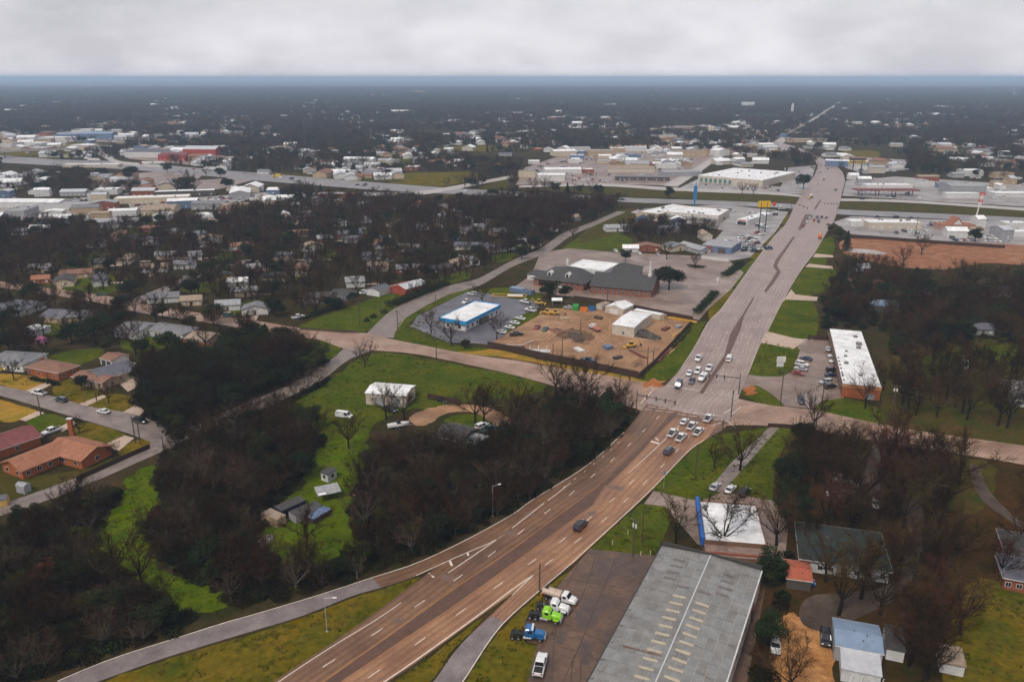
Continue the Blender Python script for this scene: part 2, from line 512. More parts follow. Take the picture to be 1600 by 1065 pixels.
# ------------------------------------------------------------------ the ground sheet, out to the horizon
g = MB()
xs = [-40000,-12000,-4000,-1500,-500,0,500,1500,4000,12000,40000]
ys = [-300,0,200,500,1000,2000,4000,9000,18000,45000]
g.add([(x,y,0) for y in ys for x in xs], [(j*len(xs)+i, j*len(xs)+i+1, (j+1)*len(xs)+i+1, (j+1)*len(xs)+i) for j in range(len(ys)-1) for i in range(len(xs)-1)])
ground = struct(g.build('ground', M['ground']), 'brown leaf-strewn ground reaching to the horizon')

Z_LAWN, Z_LOT, Z_ROAD, Z_MARK = 0.03, 0.05, 0.075, 0.09
# ---- roads
MAIN_L = [(300,1150),(335,1126),(427,1065),(487,1025),(550,983),(607,941),(652,908),(725,854),(800,806),(832,782),(900,740),(937,712),(975,676),(1000,645),(1010,630)]
MAIN_R = [(480,1150),(505,1135),(606,1065),(656,1031),(755,959),(805,924),(840,902),(887,886),(922,855),(982,800),(1022,762),(1077,705),(1102,687),(1128,672),(1140,660)]
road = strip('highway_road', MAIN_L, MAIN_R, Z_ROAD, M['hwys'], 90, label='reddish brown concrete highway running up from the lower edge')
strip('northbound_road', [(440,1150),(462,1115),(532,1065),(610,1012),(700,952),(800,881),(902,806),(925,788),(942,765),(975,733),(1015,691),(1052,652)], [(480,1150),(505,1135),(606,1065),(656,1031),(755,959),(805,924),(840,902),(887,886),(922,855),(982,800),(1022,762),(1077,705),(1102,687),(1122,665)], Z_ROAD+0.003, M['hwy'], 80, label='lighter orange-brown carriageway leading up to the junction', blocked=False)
NORTH_L = [(1002,640),(1020,612),(1042,600),(1060,580),(1086,540),(1106,503),(1125,484),(1146,455),(1180,407),(1212,366),(1228,349),(1240,325),(1252,305),(1268,282),(1277,258),(1262,245),(1237,237),(1200,226)]
NORTH_R = [(1140,662),(1150,632),(1160,605),(1170,583),(1187,540),(1200,517),(1225,467),(1250,425),(1275,392),(1290,366),(1303,345),(1310,325),(1316,300),(1320,280),(1312,264),(1290,250),(1250,232),(1212,221)]
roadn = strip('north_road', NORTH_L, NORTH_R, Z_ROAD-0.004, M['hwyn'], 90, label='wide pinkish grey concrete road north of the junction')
FAR_L = [(1205,224),(1235,205),(1262,190),(1285,176),(1310,160)]
FAR_R = [(1220,226),(1250,206),(1275,191),(1295,177),(1316,160)]
strip('far_road', FAR_L, FAR_R, Z_ROAD-0.012, M['pale'], 30, label='pale straight road climbing away into the haze')
CR_U = [(1120,612),(1150,622),(1200,632),(1272,640),(1300,646),(1375,662),(1450,675),(1600,696),(1700,712)]
CR_D = [(1105,668),(1150,664),(1200,665),(1250,668),(1300,677),(1355,687),(1450,702),(1550,717),(1600,726),(1700,745)]
strip('cross_street_road', CR_U, CR_D, Z_ROAD-0.008, M['crossroad'], 40, label='tan cross street leaving the junction past the brick building')
CL_U = [(1045,604),(1000,596),(940,585),(860,572),(800,562),(725,552),(650,537),(612,530),(575,520),(537,520),(465,512),(425,505),(385,499),(300,487),(217,474),(165,462),(80,450),(-60,432)]
CL_D = [(1010,645),(990,637),(940,622),(870,604),(800,585),(710,565),(650,553),(595,548),(560,546),(535,544),(500,531),(467,527),(437,522),(380,513),(300,500),(210,487),(155,473),(70,459),(-60,441)]
strip('side_street_road', CL_U, CL_D, Z_ROAD-0.008, M['crossroad'], 70, label='tan cross street running past the fenced yard into the neighbourhood')
DG_L = [(570,524),(580,514),(620,480),(697,447),(745,436),(800,407),(845,388),(880,364),(922,348),(965,330)]
DG_R = [(615,528),(620,512),(632,498),(697,461),(750,446),(800,417),(856,394),(893,368),(935,350),(978,331)]
strip('diagonal_street_road', DG_L, DG_R, Z_ROAD-0.012, M['street'], 50, label='grey street slanting up past the red barn')
LS_L = [(545,535),(517,562),(450,602),(400,622),(330,652),(235,692),(160,729),(90,757),(0,788),(-80,812)]
LS_R = [(590,545),(545,562),(505,592),(437,627),(370,660),(262,702),(175,740),(100,772),(0,806),(-80,830)]
strip('lane_road', LS_L, LS_R, Z_ROAD-0.012, M['street'], 50, label='narrow grey lane slanting through the thicket')
RS_U = [(-60,588),(0,602),(87,620),(135,634),(210,647),(262,668)]
RS_D = [(-60,604),(0,618),(100,647),(200,677),(240,693),(250,700)]
strip('residential_street_road', RS_U, RS_D, Z_ROAD-0.004, M['street'], 30, label='residential street in front of the brick ranch houses')
RP_L = [(-60,1112),(20,1088),(90,1065),(175,1030),(275,998),(350,974),(400,960),(500,930),(582,903),(650,881),(725,845),(800,805),(850,768)]
RP_R = [(-10,1125),(60,1098),(152,1065),(250,1030),(350,999),(400,984),(475,961),(550,931),(595,918),(655,898),(730,862),(810,822),(860,785)]
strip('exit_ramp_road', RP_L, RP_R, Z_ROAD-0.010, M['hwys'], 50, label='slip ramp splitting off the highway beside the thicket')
strip('exit_ramp_grey_road', [p for p in RP_L if p[0] <= 582], [p for p in RP_R if p[0] <= 595], Z_ROAD+0.006, M['rampgrey'], 40, label='grey concrete stretch of the slip ramp', blocked=False)
ON_L = [(560,1190),(620,1125),(677,1065),(705,1025),(732,994),(765,962),(797,932),(834,897)]
ON_R = [(640,1190),(680,1122),(722,1065),(745,1030),(765,999),(800,961),(845,920),(887,885)]
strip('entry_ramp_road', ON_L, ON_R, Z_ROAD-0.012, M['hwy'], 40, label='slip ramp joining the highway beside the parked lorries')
strip('entry_ramp_grey_road', [(560,1190),(620,1125),(677,1065),(705,1025),(732,994),(768,962)], [(640,1190),(680,1122),(722,1065),(745,1030),(765,999),(789,972)], Z_ROAD+0.006, M['rampgrey'], 30, label='grey concrete stretch of the joining ramp', blocked=False)
FW_U = [(-80,240),(0,243),(90,249),(200,253),(300,262),(400,270),(500,278),(650,290),(760,297),(880,303),(980,309),(1100,313),(1240,319),(1310,327),(1450,333),(1600,340),(1700,345)]
FW_D = [(-80,250),(0,254),(90,259),(200,265),(300,273),(400,282),(500,290),(620,299),(760,305),(880,309),(980,316),(1100,320),(1240,326),(1310,335),(1450,341),(1600,349),(1700,355)]
fw = strip('freeway_road', FW_U, FW_D, Z_ROAD-0.016, M['freeway'], 70, label='grey freeway crossing behind the neighbourhoods')
strip('frontage_road', [(810,290),(940,287),(1050,293),(1200,300),(1262,306)], [(810,293),(940,291),(1050,298),(1200,304),(1262,309)], Z_ROAD-0.010, M['pale'], 30, label='pale frontage road above the grass bank')
strip('east_frontage_road', [(1305,310),(1400,312),(1500,318),(1620,326)], [(1305,314),(1400,316),(1500,322),(1620,331)], Z_ROAD-0.010, M['pale'], 20, label='pale frontage road before the filling station')
strip('ramp_street_road', [(560,300),(640,300),(700,292),(760,281),(800,274)], [(560,306),(650,305),(705,297),(765,285),(805,278)], Z_ROAD-0.009, M['pale'], 20, label='pale ramp rising from the freeway towards the scrap yards')
strip('loop_ramp_road', [(130,236),(155,236),(172,244),(190,252),(250,258)], [(122,238),(150,240),(165,248),(185,256),(250,262)], Z_ROAD-0.009, M['pale'], 20, label='curved pale loop ramp beside the overpass')
strip('store_lane_road', [(1035,290),(1080,266),(1110,248),(1130,240)], [(1058,292),(1092,270),(1122,249),(1138,241)], Z_ROAD-0.009, M['pale'], 20, label='pale lane along the edge of the big store')
strip('mid_street_road', [(600,352),(640,335),(680,322),(722,310)], [(608,356),(648,339),(690,325),(727,313)], Z_ROAD-0.012, M['street'], 20, label='short street among the houses below the freeway')
strip('block_street_road', [(180,478),(260,446),(330,416),(400,404)], [(195,482),(272,451),(340,421),(405,408)], Z_ROAD-0.012, M['street'], 20, label='short street climbing between the shaded gardens')

# ---- lawns and lots
LAYER = [0]
def lawn(px, m, label, z=Z_LAWN, jit=0.25, name='lawn', blk=True):
    LAYER[0] += 1; z = z - 0.02 + (LAYER[0] % 60)*0.0006 if z < Z_LOT else z
    return sheet(name, px, z, M[m], True, jit, blk, label, seed=len(label))
lawn([(160,1066),(250,1034),(350,1003),(400,988),(475,964),(550,934),(600,919),(648,903),(653,905),(607,944),(550,986),(487,1028),(427,1068),(335,1130),(100,1120)], 'olive', 'wedge of olive grass between slip ramp and highway')
lawn([(616,1066),(662,1033),(757,961),(795,930),(765,957),(728,994),(701,1024),(672,1066),(560,1180),(500,1160)], 'olive', 'tapering grass strip between highway and joining ramp')
lawn([(726,1066),(749,1031),(769,1000),(804,962),(850,921),(889,892),(888,897),(864,922),(842,950),(818,975),(822,1003),(839,1006),(834,1040),(826,1066),(815,1120),(690,1130)], 'olive', 'grass verge between joining ramp and the lorry lot')
lawn([(922,857),(985,801),(1006,787),(1040,791),(1048,812),(1032,846),(1020,867),(985,864),(930,861)], 'green', 'grass patch with transformer pole above the lorry lot')
lawn([(1021,767),(1037,748),(1087,698),(1113,682),(1140,676),(1180,671),(1240,670),(1232,740),(1213,782),(1170,774),(1130,768),(1094,783),(1050,780)], 'green', 'corner lawn with oak between highway and blue-edged shop')
lawn([(1006,593),(1025,566),(1078,510),(1108,502),(1100,508),(1086,540),(1064,575),(1040,596),(1020,600)], 'green', 'grass verge between the yard fence and the highway')
lawn([(1110,500),(1125,485),(1146,455),(1140,450),(1125,458),(1108,480)], 'olive', 'grass verge by the church car park')
lawn([(1140,444),(1155,444),(1181,408),(1173,407),(1152,425)], 'green', 'long grass verge beyond the church entrance')
for i, q in enumerate([[(1172,403),(1188,404),(1191,396),(1178,396)], [(1186,391),(1196,391),(1198,385),(1189,384)], [(1168,389),(1183,387),(1184,379),(1174,382)], [(1178,378),(1204,380),(1213,367),(1200,362),(1183,370)], [(1211,358),(1220,358),(1221,354),(1214,353)], [(1218,348),(1228,349),(1232,336),(1227,335)]]):
    lawn(q, 'olive', 'small grass island along the shop forecourts', jit=0.1)
lawn([(1169,584),(1187,541),(1197,533),(1230,535),(1250,547),(1249,562),(1240,580),(1220,588),(1190,588)], 'green', 'rounded lawn with the white sign board')
lawn([(1199,517),(1225,468),(1262,466),(1278,490),(1272,529),(1235,528),(1210,526)], 'green', 'dull lawn before the dark trees')
lawn([(1236,451),(1250,426),(1266,416),(1302,420),(1302,440),(1272,461),(1242,459)], 'green', 'lawn patch beside the wide road')
lawn([(1264,413),(1288,415),(1290,402),(1271,402)], 'green', 'small lawn between two driveways')
lawn([(1274,396),(1300,398),(1302,372),(1287,374)], 'green', 'lawn below the dark cedar')
sheet('traffic_island', [(1160,611),(1178,602),(1200,612),(1222,630),(1223,635),(1190,630),(1164,619)], 0.02, M['green'], True, 0.1, True, 'traffic island with grass and red earth at the junction', kerb=0.13)
sheet('bare_earth', [(1160,609),(1170,604),(1178,603),(1182,608),(1177,611),(1184,614),(1174,617),(1164,617),(1166,613)], 0.16, M['reddirt'], True, 0.35, False, 'red earth on the traffic island')
sheet('bare_earth', [(1003,600),(1014,595),(1022,591),(1030,595),(1040,595),(1033,600),(1038,603),(1026,605),(1016,603),(1010,606)], Z_ROAD+0.02, M['reddirt'], True, 0.5, False, 'red earth spilled at the yard corner')
lawn([(1274,637),(1282,626),(1310,622),(1340,626),(1375,640),(1382,660),(1330,654),(1292,645)], 'green', 'bright lawn below the brick end wall')
lawn([(1385,560),(1450,545),(1620,520),(1620,697),(1450,673),(1385,661)], 'yard', 'shaded meadow under the oaks beyond the brick building', blk=False, jit=1.0)
lawn([(1440,560),(1480,550),(1560,540),(1600,545),(1590,575),(1500,585),(1450,580)], 'green', 'greener clearing in the meadow', z=0.045, blk=False, jit=1.0)
lawn([(1240,672),(1450,703),(1620,730),(1660,1150),(1120,1150),(1190,950)], 'litter', 'leaf-covered ground around the wooded homestead', z=0.02, blk=False, jit=1.0)
lawn([(1240,672),(1350,690),(1350,712),(1300,715),(1240,700)], 'yard', 'thin grass below the cross street', blk=False, jit=0.5)
lawn([(1410,720),(1520,715),(1560,745),(1520,800),(1440,780)], 'yard', 'thin brown lawn beside the curved drive', blk=False, jit=1.0)
lawn([(1500,925),(1545,905),(1600,925),(1640,950),(1640,1130),(1490,1130),(1480,1010)], 'olive', 'open yellow-green lawn with a white shed', blk=True, jit=1.0)
lawn([(1215,968),(1250,960),(1285,985),(1300,1040),(1290,1130),(1210,1130),(1205,1010)], 'mulch', 'bare orange earth beside the parked car', blk=True, jit=0.8)
lawn([(437,636),(505,602),(540,575),(590,551),(680,563),(800,586),(850,600),(845,612),(790,622),(740,625),(690,640),(640,640),(590,660),(570,690),(520,690),(470,660)], 'green', 'broad green lawn around the white metal shed', jit=1.0)
lawn([(500,698),(560,680),(578,715),(552,760),(545,800),(560,850),(500,885),(440,880),(395,850),(430,800),(470,755)], 'vivid', 'mossy clearing with old containers', jit=1.6)
lawn([(206,738),(246,727),(238,790),(228,850),(262,892),(322,920),(352,942),(300,957),(215,905),(150,868),(143,832),(185,790)], 'vivid', 'bright green grass strip cutting through the thicket', jit=1.5)
sheet('bare_earth', [(640,652),(660,641),(700,632),(738,632),(772,640),(797,655),(800,672),(775,664),(740,645),(700,645),(670,662),(650,664)], Z_LOT, M['dirt'], True, 0.4, True, 'bare earth drive behind the white shed')
lawn([(692,657),(715,648),(750,648),(766,658),(755,669),(720,663)], 'green', 'grass oval inside the earth drive', z=0.045)
for q, m_, lb in [
    ([(0,583),(30,585),(70,590),(66,605),(35,611),(0,600),(-40,592),(-40,578)], 'tan', 'dormant golden lawn before the brown-roofed house'),
    ([(88,618),(85,604),(115,590),(150,600),(152,622),(130,632)], 'olive', 'patchy lawn with the round evergreen shrub'),
    ([(140,634),(165,615),(215,622),(210,645),(180,643)], 'olive', 'lawn between two driveways across the street'),
    ([(-30,620),(0,624),(45,637),(62,645),(35,655),(0,657)], 'tan', 'dormant golden lawn beside the dark red roof'),
    ([(42,658),(70,646),(116,658),(100,668),(62,673)], 'green', 'lawn beside the white pickup driveway'),
    ([(118,668),(140,660),(200,681),(166,693),(122,682)], 'olive', 'front lawn of the terracotta-roofed house'),
    ([(184,706),(215,686),(241,693),(205,712)], 'olive', 'grass corner under the twin utility poles'),
    ([(-20,722),(10,735),(60,742),(130,732),(172,715),(165,729),(90,760),(-20,795)], 'yard', 'back garden below the terracotta-roofed house'),
    ([(75,442),(130,430),(178,430),(182,455),(130,462),(80,460)], 'green', 'green clearing with a lone leaning tree'),
    ([(55,508),(110,498),(105,520),(60,522)], 'green', 'back lawn under the dark oak'),
    ([(190,530),(235,516),(282,526),(250,545),(200,548)], 'green', 'lawn below the white ranch house'),
    ([(75,560),(110,548),(160,545),(150,560),(115,570)], 'green', 'back lawn behind the brown-roofed house'),
    ([(468,512),(500,495),(560,475),(600,458),(636,460),(626,476),(600,496),(570,518),(520,516)], 'green', 'green corner plot in front of the red barn'),
    ([(465,531),(500,532),(533,544),(515,561),(490,558),(470,546)], 'green', 'grass corner below the tan cross street'),
    ([(614,527),(632,497),(690,466),(736,450),(728,459),(690,474),(650,496),(642,510),(700,536),(762,545),(700,549),(640,540)], 'green', 'grass verge round the blue-roofed office'),
    ([(795,500),(835,488),(852,500),(815,521),(788,528)], 'green', 'grass strip by the row of white cars'),
    ([(748,453),(800,449),(842,458),(842,470),(800,467),(760,461)], 'green', 'grass with the yellow frame'),
    ([(878,392),(905,370),(940,345),(968,364),(988,375),(976,394),(940,391)], 'green', 'open green field behind the church'),
    ([(805,295),(940,292),(1050,298),(1235,306),(1246,310),(1232,321),(1100,312),(980,307),(880,301)], 'yard', 'grass freeway bank below the frontage road'),
    ([(1312,315),(1450,321),(1620,331),(1620,340),(1450,332),(1320,326)], 'yard', 'grass freeway bank before the filling station'),
    ([(-20,236),(60,226),(120,223),(190,226),(200,232),(150,235),(120,246),(60,247),(-20,244)], 'olive', 'grass slope beside the overpass'),
    ([(405,268),(480,272),(560,276),(640,284),(560,283),(480,277)], 'yard', 'grass median of the freeway'),
    ([(560,262),(620,248),(645,250),(640,262),(600,264)], 'green', 'green field beyond the freeway'),
    ([(640,308),(720,300),(780,282),(800,280),(780,300),(700,310)], 'yard', 'grass below the pale ramp'),
    ([(1320,236),(1370,236),(1370,246),(1330,245)], 'olive', 'dull field behind the blue shop'),
    ([(905,375),(960,330),(1000,330),(1000,345),(940,372)], 'yard', 'rough lot behind the motel'),
]:
    lawn(q, m_, lb, jit=0.3)
for q in ([(90,402),(140,395),(165,410),(130,418),(95,415)], [(330,398),(360,392),(372,402),(345,408)], [(280,448),(330,440),(345,452),(300,458)], [(480,395),(520,388),(530,400),(495,406)],
          [(175,350),(240,348),(260,362),(200,368)], [(345,478),(395,470),(400,485),(350,492)], [(640,345),(690,340),(700,352),(655,358)], [(770,400),(800,395),(800,405),(775,410)], [(690,430),(728,425),(735,433),(700,443)],
          [(560,358),(600,345),(622,340),(610,355),(575,366)], [(430,430),(470,420),(480,432),(440,440)], [(380,472),(420,468),(425,482),(390,488)], [(1420,470),(1500,460),(1520,475),(1440,485)]):
    lawn(q, 'green', 'shaded green garden between the mid-distance houses', jit=0.8, blk=False)
def lot(px, m, label, z=Z_LOT, name='parking_lot', smooth=False):
    LAYER[0] += 1; z += (LAYER[0] % 37)*0.0004
    return sheet(name, px, z, M[m], smooth, 0.0, True, label)
lot([(887,897),(922,857),(985,864),(1022,868),(1060,880),(1200,900),(1150,1150),(815,1150),(824,1066),(839,1006),(824,1003),(818,976),(842,950),(866,922)], 'lotbrown', 'brown lot with parked lorries beside the grey warehouse')
lot([(1094,783),(1130,768),(1213,783),(1216,800),(1235,800),(1225,880),(1090,850),(1060,815),(1040,791),(1006,787),(1021,767)], 'lot', 'worn pink forecourt of the blue-edged shop', name='forecourt')
lot([(1205,665),(1218,667),(1150,745),(1128,769),(1108,765),(1140,725)], 'street', 'narrow drive curving down to the shop', name='drive_road')
lot([(1222,634),(1250,547),(1235,529),(1275,530),(1300,528),(1334,522),(1318,622),(1283,626),(1273,638)], 'lot', 'concrete car park of the brick building')
lot([(1170,585),(1190,588),(1222,588),(1240,580),(1250,600),(1222,632),(1200,612),(1178,602),(1158,608)], 'lot', 'pavement entry behind the traffic island', name='pavement', z=Z_LOT-0.006)
lot([(1187,535),(1200,518),(1240,528),(1260,530),(1240,545)], 'walk', 'driveway to the brick building', name='driveway', z=Z_LOT+0.006)
lot([(798,452),(830,430),(845,394),(890,388),(960,394),(1092,400),(1140,408),(1162,426),(1142,452),(1108,481),(1092,500),(980,476),(895,464),(830,456)], 'lot', 'wet brown car park around the church')
lot([(641,510),(652,494),(690,475),(730,456),(748,456),(800,466),(838,471),(842,480),(800,499),(788,528),(762,537),(700,535)], 'asphalt', 'dark wet asphalt around the blue-roofed office')
lot([(766,537),(800,516),(835,497),(858,482),(900,481),(990,486),(1080,500),(1070,522),(1004,583),(960,575),(860,557)], 'dirt', 'bare tan earth of the fenced contractor yard', name='dirt_yard', smooth=False)
M['soil'] = mat('churned_soil', (0.105,0.062,0.034), .85, (0.19,.11,.06), .25, (.07,.042,.024), .08, spec=.15, fine=.3)
lawn([(866,521),(880,515),(893,511),(905,516),(921,518),(932,530),(915,531),(902,536),(892,530),(876,529)], 'soil', 'dark churned soil in the contractor yard', z=Z_LOT+0.02, jit=1.3)
lawn([(985,566),(1000,560),(1008,566),(998,572),(988,573)], 'soil', 'dark puddled hollow at the yard corner', z=Z_LOT+0.02, jit=.9)
lawn([(700,548),(762,544),(860,565),(1000,592),(990,598),(900,579),(800,560),(720,552)], 'tan', 'dull brown verge outside the yard fence', jit=0.3)
lot([(1316,376),(1360,372),(1480,378),(1610,384),(1610,412),(1540,411),(1470,421),(1400,416),(1350,406),(1316,393)], 'claydirt', 'cleared red earth building plot', name='dirt_field', smooth=True)
lot([(1322,390),(1350,389),(1384,395),(1376,398),(1330,394)], 'pale', 'pale puddle on the red earth', name='puddle_water', z=Z_LOT+0.012, smooth=True)
lot([(1302,347),(1330,338),(1620,349),(1620,384),(1480,377),(1330,366)], 'lotgrey', 'pale concrete strip before the drive-in', name='forecourt')
lot([(1316,306),(1322,282),(1400,276),(1620,290),(1620,324),(1500,317),(1400,311)], 'lotgrey', 'pale forecourt of the filling station', name='forecourt')
lot([(1055,297),(1090,280),(1220,292),(1232,262),(1275,258),(1268,282),(1255,304),(1200,300)], 'lotgrey', 'car park of the big store')
lot([(806,289),(820,262),(870,245),(1000,232),(1128,240),(1110,250),(1080,266),(1040,290),(940,287)], 'lot', 'muddy ground of the scrap and lorry yards', name='dirt_yard')
lot([(985,332),(1000,326),(1130,320),(1232,331),(1212,362),(1172,402),(1138,408),(1092,402),(1130,360)], 'lotgrey', 'wet concrete around motel and burger bar', name='forecourt')
lot([(0,312),(60,310),(130,318),(140,330),(210,345),(205,352),(140,345),(0,345)], 'lotgrey', 'pale concrete lots before the garages')
lot([(200,318),(260,312),(420,300),(430,310),(300,322),(205,328)], 'lotgrey', 'pale lot with the long roofs')
lot([(0,235),(0,215),(110,205),(200,208),(205,222),(110,222),(60,228)], 'lot', 'lot of the blue-roofed sheds beside the overpass')
lot([(200,248),(205,232),(340,240),(380,255),(300,258)], 'lot', 'lot of the dark blue and red buildings')
lot([(1320,262),(1330,245),(1420,250),(1420,265),(1350,272)], 'lotgrey', 'sales lot under the yellow sign')
lot([(1395,770),(1415,755),(1440,790),(1443,850),(1425,905),(1400,935),(1340,965),(1290,985),(1255,975),(1250,950),(1270,930),(1330,925),(1385,915),(1412,880),(1420,830),(1408,790)], 'drive', 'curved concrete drive around the homestead', name='drive_road', smooth=True)
lot([(1350,740),(1362,700),(1375,690),(1385,692),(1372,735),(1385,775),(1350,800),(1330,770)], 'drive', 'drive with parked white vans', name='drive_road', smooth=True, z=Z_LOT-0.006)
lot([(1515,728),(1530,731),(1545,765),(1590,810),(1640,840),(1640,850),(1580,815),(1530,775)], 'drive', 'faint grey track under the oaks', name='track_path', smooth=True)
for q, lb in (([(38,611),(72,597),(82,600),(52,615)], 'pink driveway of the brown-roofed house'), ([(123,631),(160,617),(168,619),(136,634)], 'driveway beside the round shrub'),
              ([(30,655),(58,642),(70,645),(40,658)], 'short walk beside the dark red roof'), ([(168,692),(195,680),(210,684),(186,704),(172,700)], 'driveway below the twin poles'),
              ([(188,646),(230,622),(245,626),(214,652)], 'driveway beside the dark trees'), ([(88,670),(112,657),(120,661),(98,674)], 'walk behind the white pickup'),
              ([(190,568),(215,566),(222,600),(200,612),(187,600)], 'concrete pad beside the grey-roofed house')):
    lot(q, 'walk', lb, name='driveway')

for q in ([(1222,472),(1236,452),(1243,460),(1278,464),(1276,470),(1228,468)], [(1258,417),(1264,412),(1300,416),(1302,420)], [(1270,402),(1274,396),(1302,399),(1302,402)]):
    lot(q, 'walk', 'pale drive crossing the verge of the wide road', name='driveway', z=Z_LOT-.012)
# ---- medians and painted markings
sheet('median', [(430,1120),(507,1065),(600,1000),(700,928),(800,860),(872,806),(940,757),(947,754),(940,766),(925,790),(902,806),(800,881),(700,952),(610,1012),(532,1065),(462,1115)], Z_ROAD+0.008, M['kerbdark'], False, 0, True, 'dark red-brown flush median of the highway')
sheet('median', [(940,757),(962,735),(1000,700),(1050,646),(1056,644),(1057,648),(1015,691),(975,733),(950,756)], 0.05, M['kerbdark'], False, 0, True, 'narrow raised median south of the junction', kerb=0.15)
sheet('median', [(1093,613),(1132,555),(1141,522),(1150,507),(1160,492),(1177,464),(1178,466),(1162,495),(1157,515),(1139,555),(1098,615)], 0.05, M['kerbdark'], False, 0, True, 'raised median north of the junction', kerb=0.15)
sheet('median', [(1194,455),(1203,442),(1214,424),(1208,416),(1213,405),(1239,370),(1242,371),(1218,406),(1214,416),(1220,425),(1208,444),(1197,457)], 0.05, M['kerbdark'], False, 0, True, 'thin kinked median farther up the wide road', kerb=0.15)
sheet('median', [(1247,358),(1258,335),(1270,335),(1258,352),(1250,360)], Z_ROAD+0.008, M['kerbdark'], False, 0, False, 'dark painted wedge beside the waiting cars')
sheet('median', [(1271,327),(1281,312),(1284,312),(1275,327)], Z_ROAD+0.008, M['kerbdark'], False, 0, False, 'dark strip on the bridge deck')
def line(px, parent=road, m='white', **k):
    return paint('lane_line', px, Z_MARK, M[m], parent, **k)
SB = [(506,1041),(582,992),(648,948),(708,908),(762,870),(807,836),(851,802),(890,773),(925,744),(956,719),(990,688),(1013,666),(1030,650)]
NC = [(575,1059),(646,1009),(710,963),(769,921),(822,884),(872,849),(912,817),(952,785),(984,756),(1012,730)]
ND = [(854,881),(900,846),(937,818),(971,788),(1005,756),(1034,729),(1056,706),(1077,682)]
for L_ in (SB, NC, ND):
    # start half a dash before the first surveyed dash
    line([(L_[0][0]*2-L_[1][0], L_[0][1]*2-L_[1][1])] + L_, dash=3.05, gap=9.15, start=10.6, width=0.20)
line([(370,1112),(441,1061),(525,1006),(585,970),(627,941)], width=0.2)
line([(650,899),(725,865),(772,845),(800,825),(850,786)], width=0.22)
line([(700,895),(770,847),(800,825)], width=0.22)
line([(856,782),(892,754)], width=0.2)
line([(880,762),(900,747),(919,732),(941,714),(953,704),(971,687)], width=0.18, dash=1.2, gap=4.5)
line([(90,1064),(175,1029),(275,997),(350,973),(400,959),(500,929),(582,902),(650,880),(725,845),(800,804),(832,781),(900,739),(937,711),(975,675)], width=0.22)
line([(670,885+10),(672,894),(678,902)], width=0.6); line([(703,876),(706,884)], width=0.6); line([(730,863),(732,868)], width=0.5)
line([(460,1160),(600,1065),(650,1031),(750,959),(800,921),(834,898)], width=0.28)
line([(800,930),(834,898)], width=0.18)
line([(680,1122),(723,1065),(766,999),(800,960),(887,885),(921,854),(981,799),(1021,761),(1076,704),(1100,687)], width=0.2)
line([(430,1115),(507,1063),(600,998),(700,926),(800,858),(872,805),(938,757)], m='yellow', width=0.14)
line([(470,1112),(534,1066),(612,1012),(702,952),(802,881),(904,806),(928,790)], m='yellow', width=0.10)
line([(982,739),(1042,684),(1068,659)], width=0.18)
line([(1016,689),(1030,693)], width=1.0); line([(1024,684),(1029,688)], width=0.5)
# crossings and stop lines at the junction
for a, b in (((1007,639),(1056,645)), ((1060,647),(1123,656)), ((1013,635),(1060,641)), ((1065,643),(1128,650))):
    line([a, b], width=0.3, dash=2.6, gap=1.0)
line([(1021,609),(1001,630)], width=0.3); line([(1042,602),(1097,610)], width=0.35, dash=3.5, gap=.6); line([(1060,606),(1096,612)], width=0.25)
line([(1100,613),(1140,618)], width=0.25, dash=1.2, gap=1.6)
line([(1146,636),(1132,646)], width=0.3); line([(1157,636),(1142,648)], width=0.3); line([(1111,665),(1127,660)], width=0.25); line([(1135,657),(1149,668)], width=0.25)
NS1 = [(1082,607),(1098,582),(1117,552),(1140,512),(1168,470),(1200,420),(1235,368)]
NS2 = [(1060,600),(1080,575),(1098,549),(1120,512),(1150,468),(1185,412),(1222,362)]
NN1 = [(1128,614),(1146,580),(1163,545),(1185,505),(1210,460),(1245,400),(1270,360)]
NN2 = [(1110,612),(1125,585),(1145,548),(1168,508),(1195,462),(1228,405),(1256,362)]
for q in (NS1, NS2, NN1, NN2): line(q, parent=roadn, dash=3.05, gap=9.15, width=0.16)
line([(1064,575),(1087,540),(1107,503),(1126,485),(1147,455),(1181,407),(1212,368)], parent=roadn, width=0.12)
line([(1169,582),(1186,541),(1199,518),(1224,468),(1249,426),(1274,393)], parent=roadn, width=0.12)
line([(612,531),(680,546),(760,559),(860,576),(960,596)], parent=road, m='white', width=0.14)
for a in ([(686,903),(694,897),(706,898),(712,905),(703,906),(698,909)], [(613,970),(619,965),(630,966),(632,971),(622,972),(618,976)], [(944,758),(960,757),(976,762),(972,768),(955,764)], [(916,801),(930,798),(930,803),(920,806)], [(822,800),(838,803),(836,808),(818,804)], [(792,832),(800,827),(806,830),(800,840),(792,839)]):
    sheet('asphalt_patch', a, Z_MARK-0.006, M['patch'], False, 0.25, False, 'dark asphalt patch on the highway', seed=a[0][0])
for px in ([(640,509),(735,533),(762,538)],[(612,526),(626,506),(640,492),(690,465),(730,452)]):
    paint('kerb_edge', px, Z_LAWN+0.03, M['walk'], ground, width=0.3)
# faint parking bays of the church lot
for k in range(13):
    x = 925 + k*12.2; y = 461 + k*1.9
    line([(x, y), (x-7, y+8.5)], m='yellow', width=0.12)

for z_ in ([(1300,276),(1320,262),(1640,285),(1640,388),(1300,372)], [(-80,300),(140,305),(220,300),(440,292),(440,325),(210,350),(-80,350)], [(985,318),(1130,318),(1240,325),(1200,400),(1140,410),(1130,355),(1000,345)], [(800,290),(820,255),(870,240),(960,232),(1130,238),(1240,255),(1262,305),(1050,298)], [(1190,225),(1262,240),(1290,232),(1420,246),(1420,270),(1330,270)]):
    block(pts(z_))
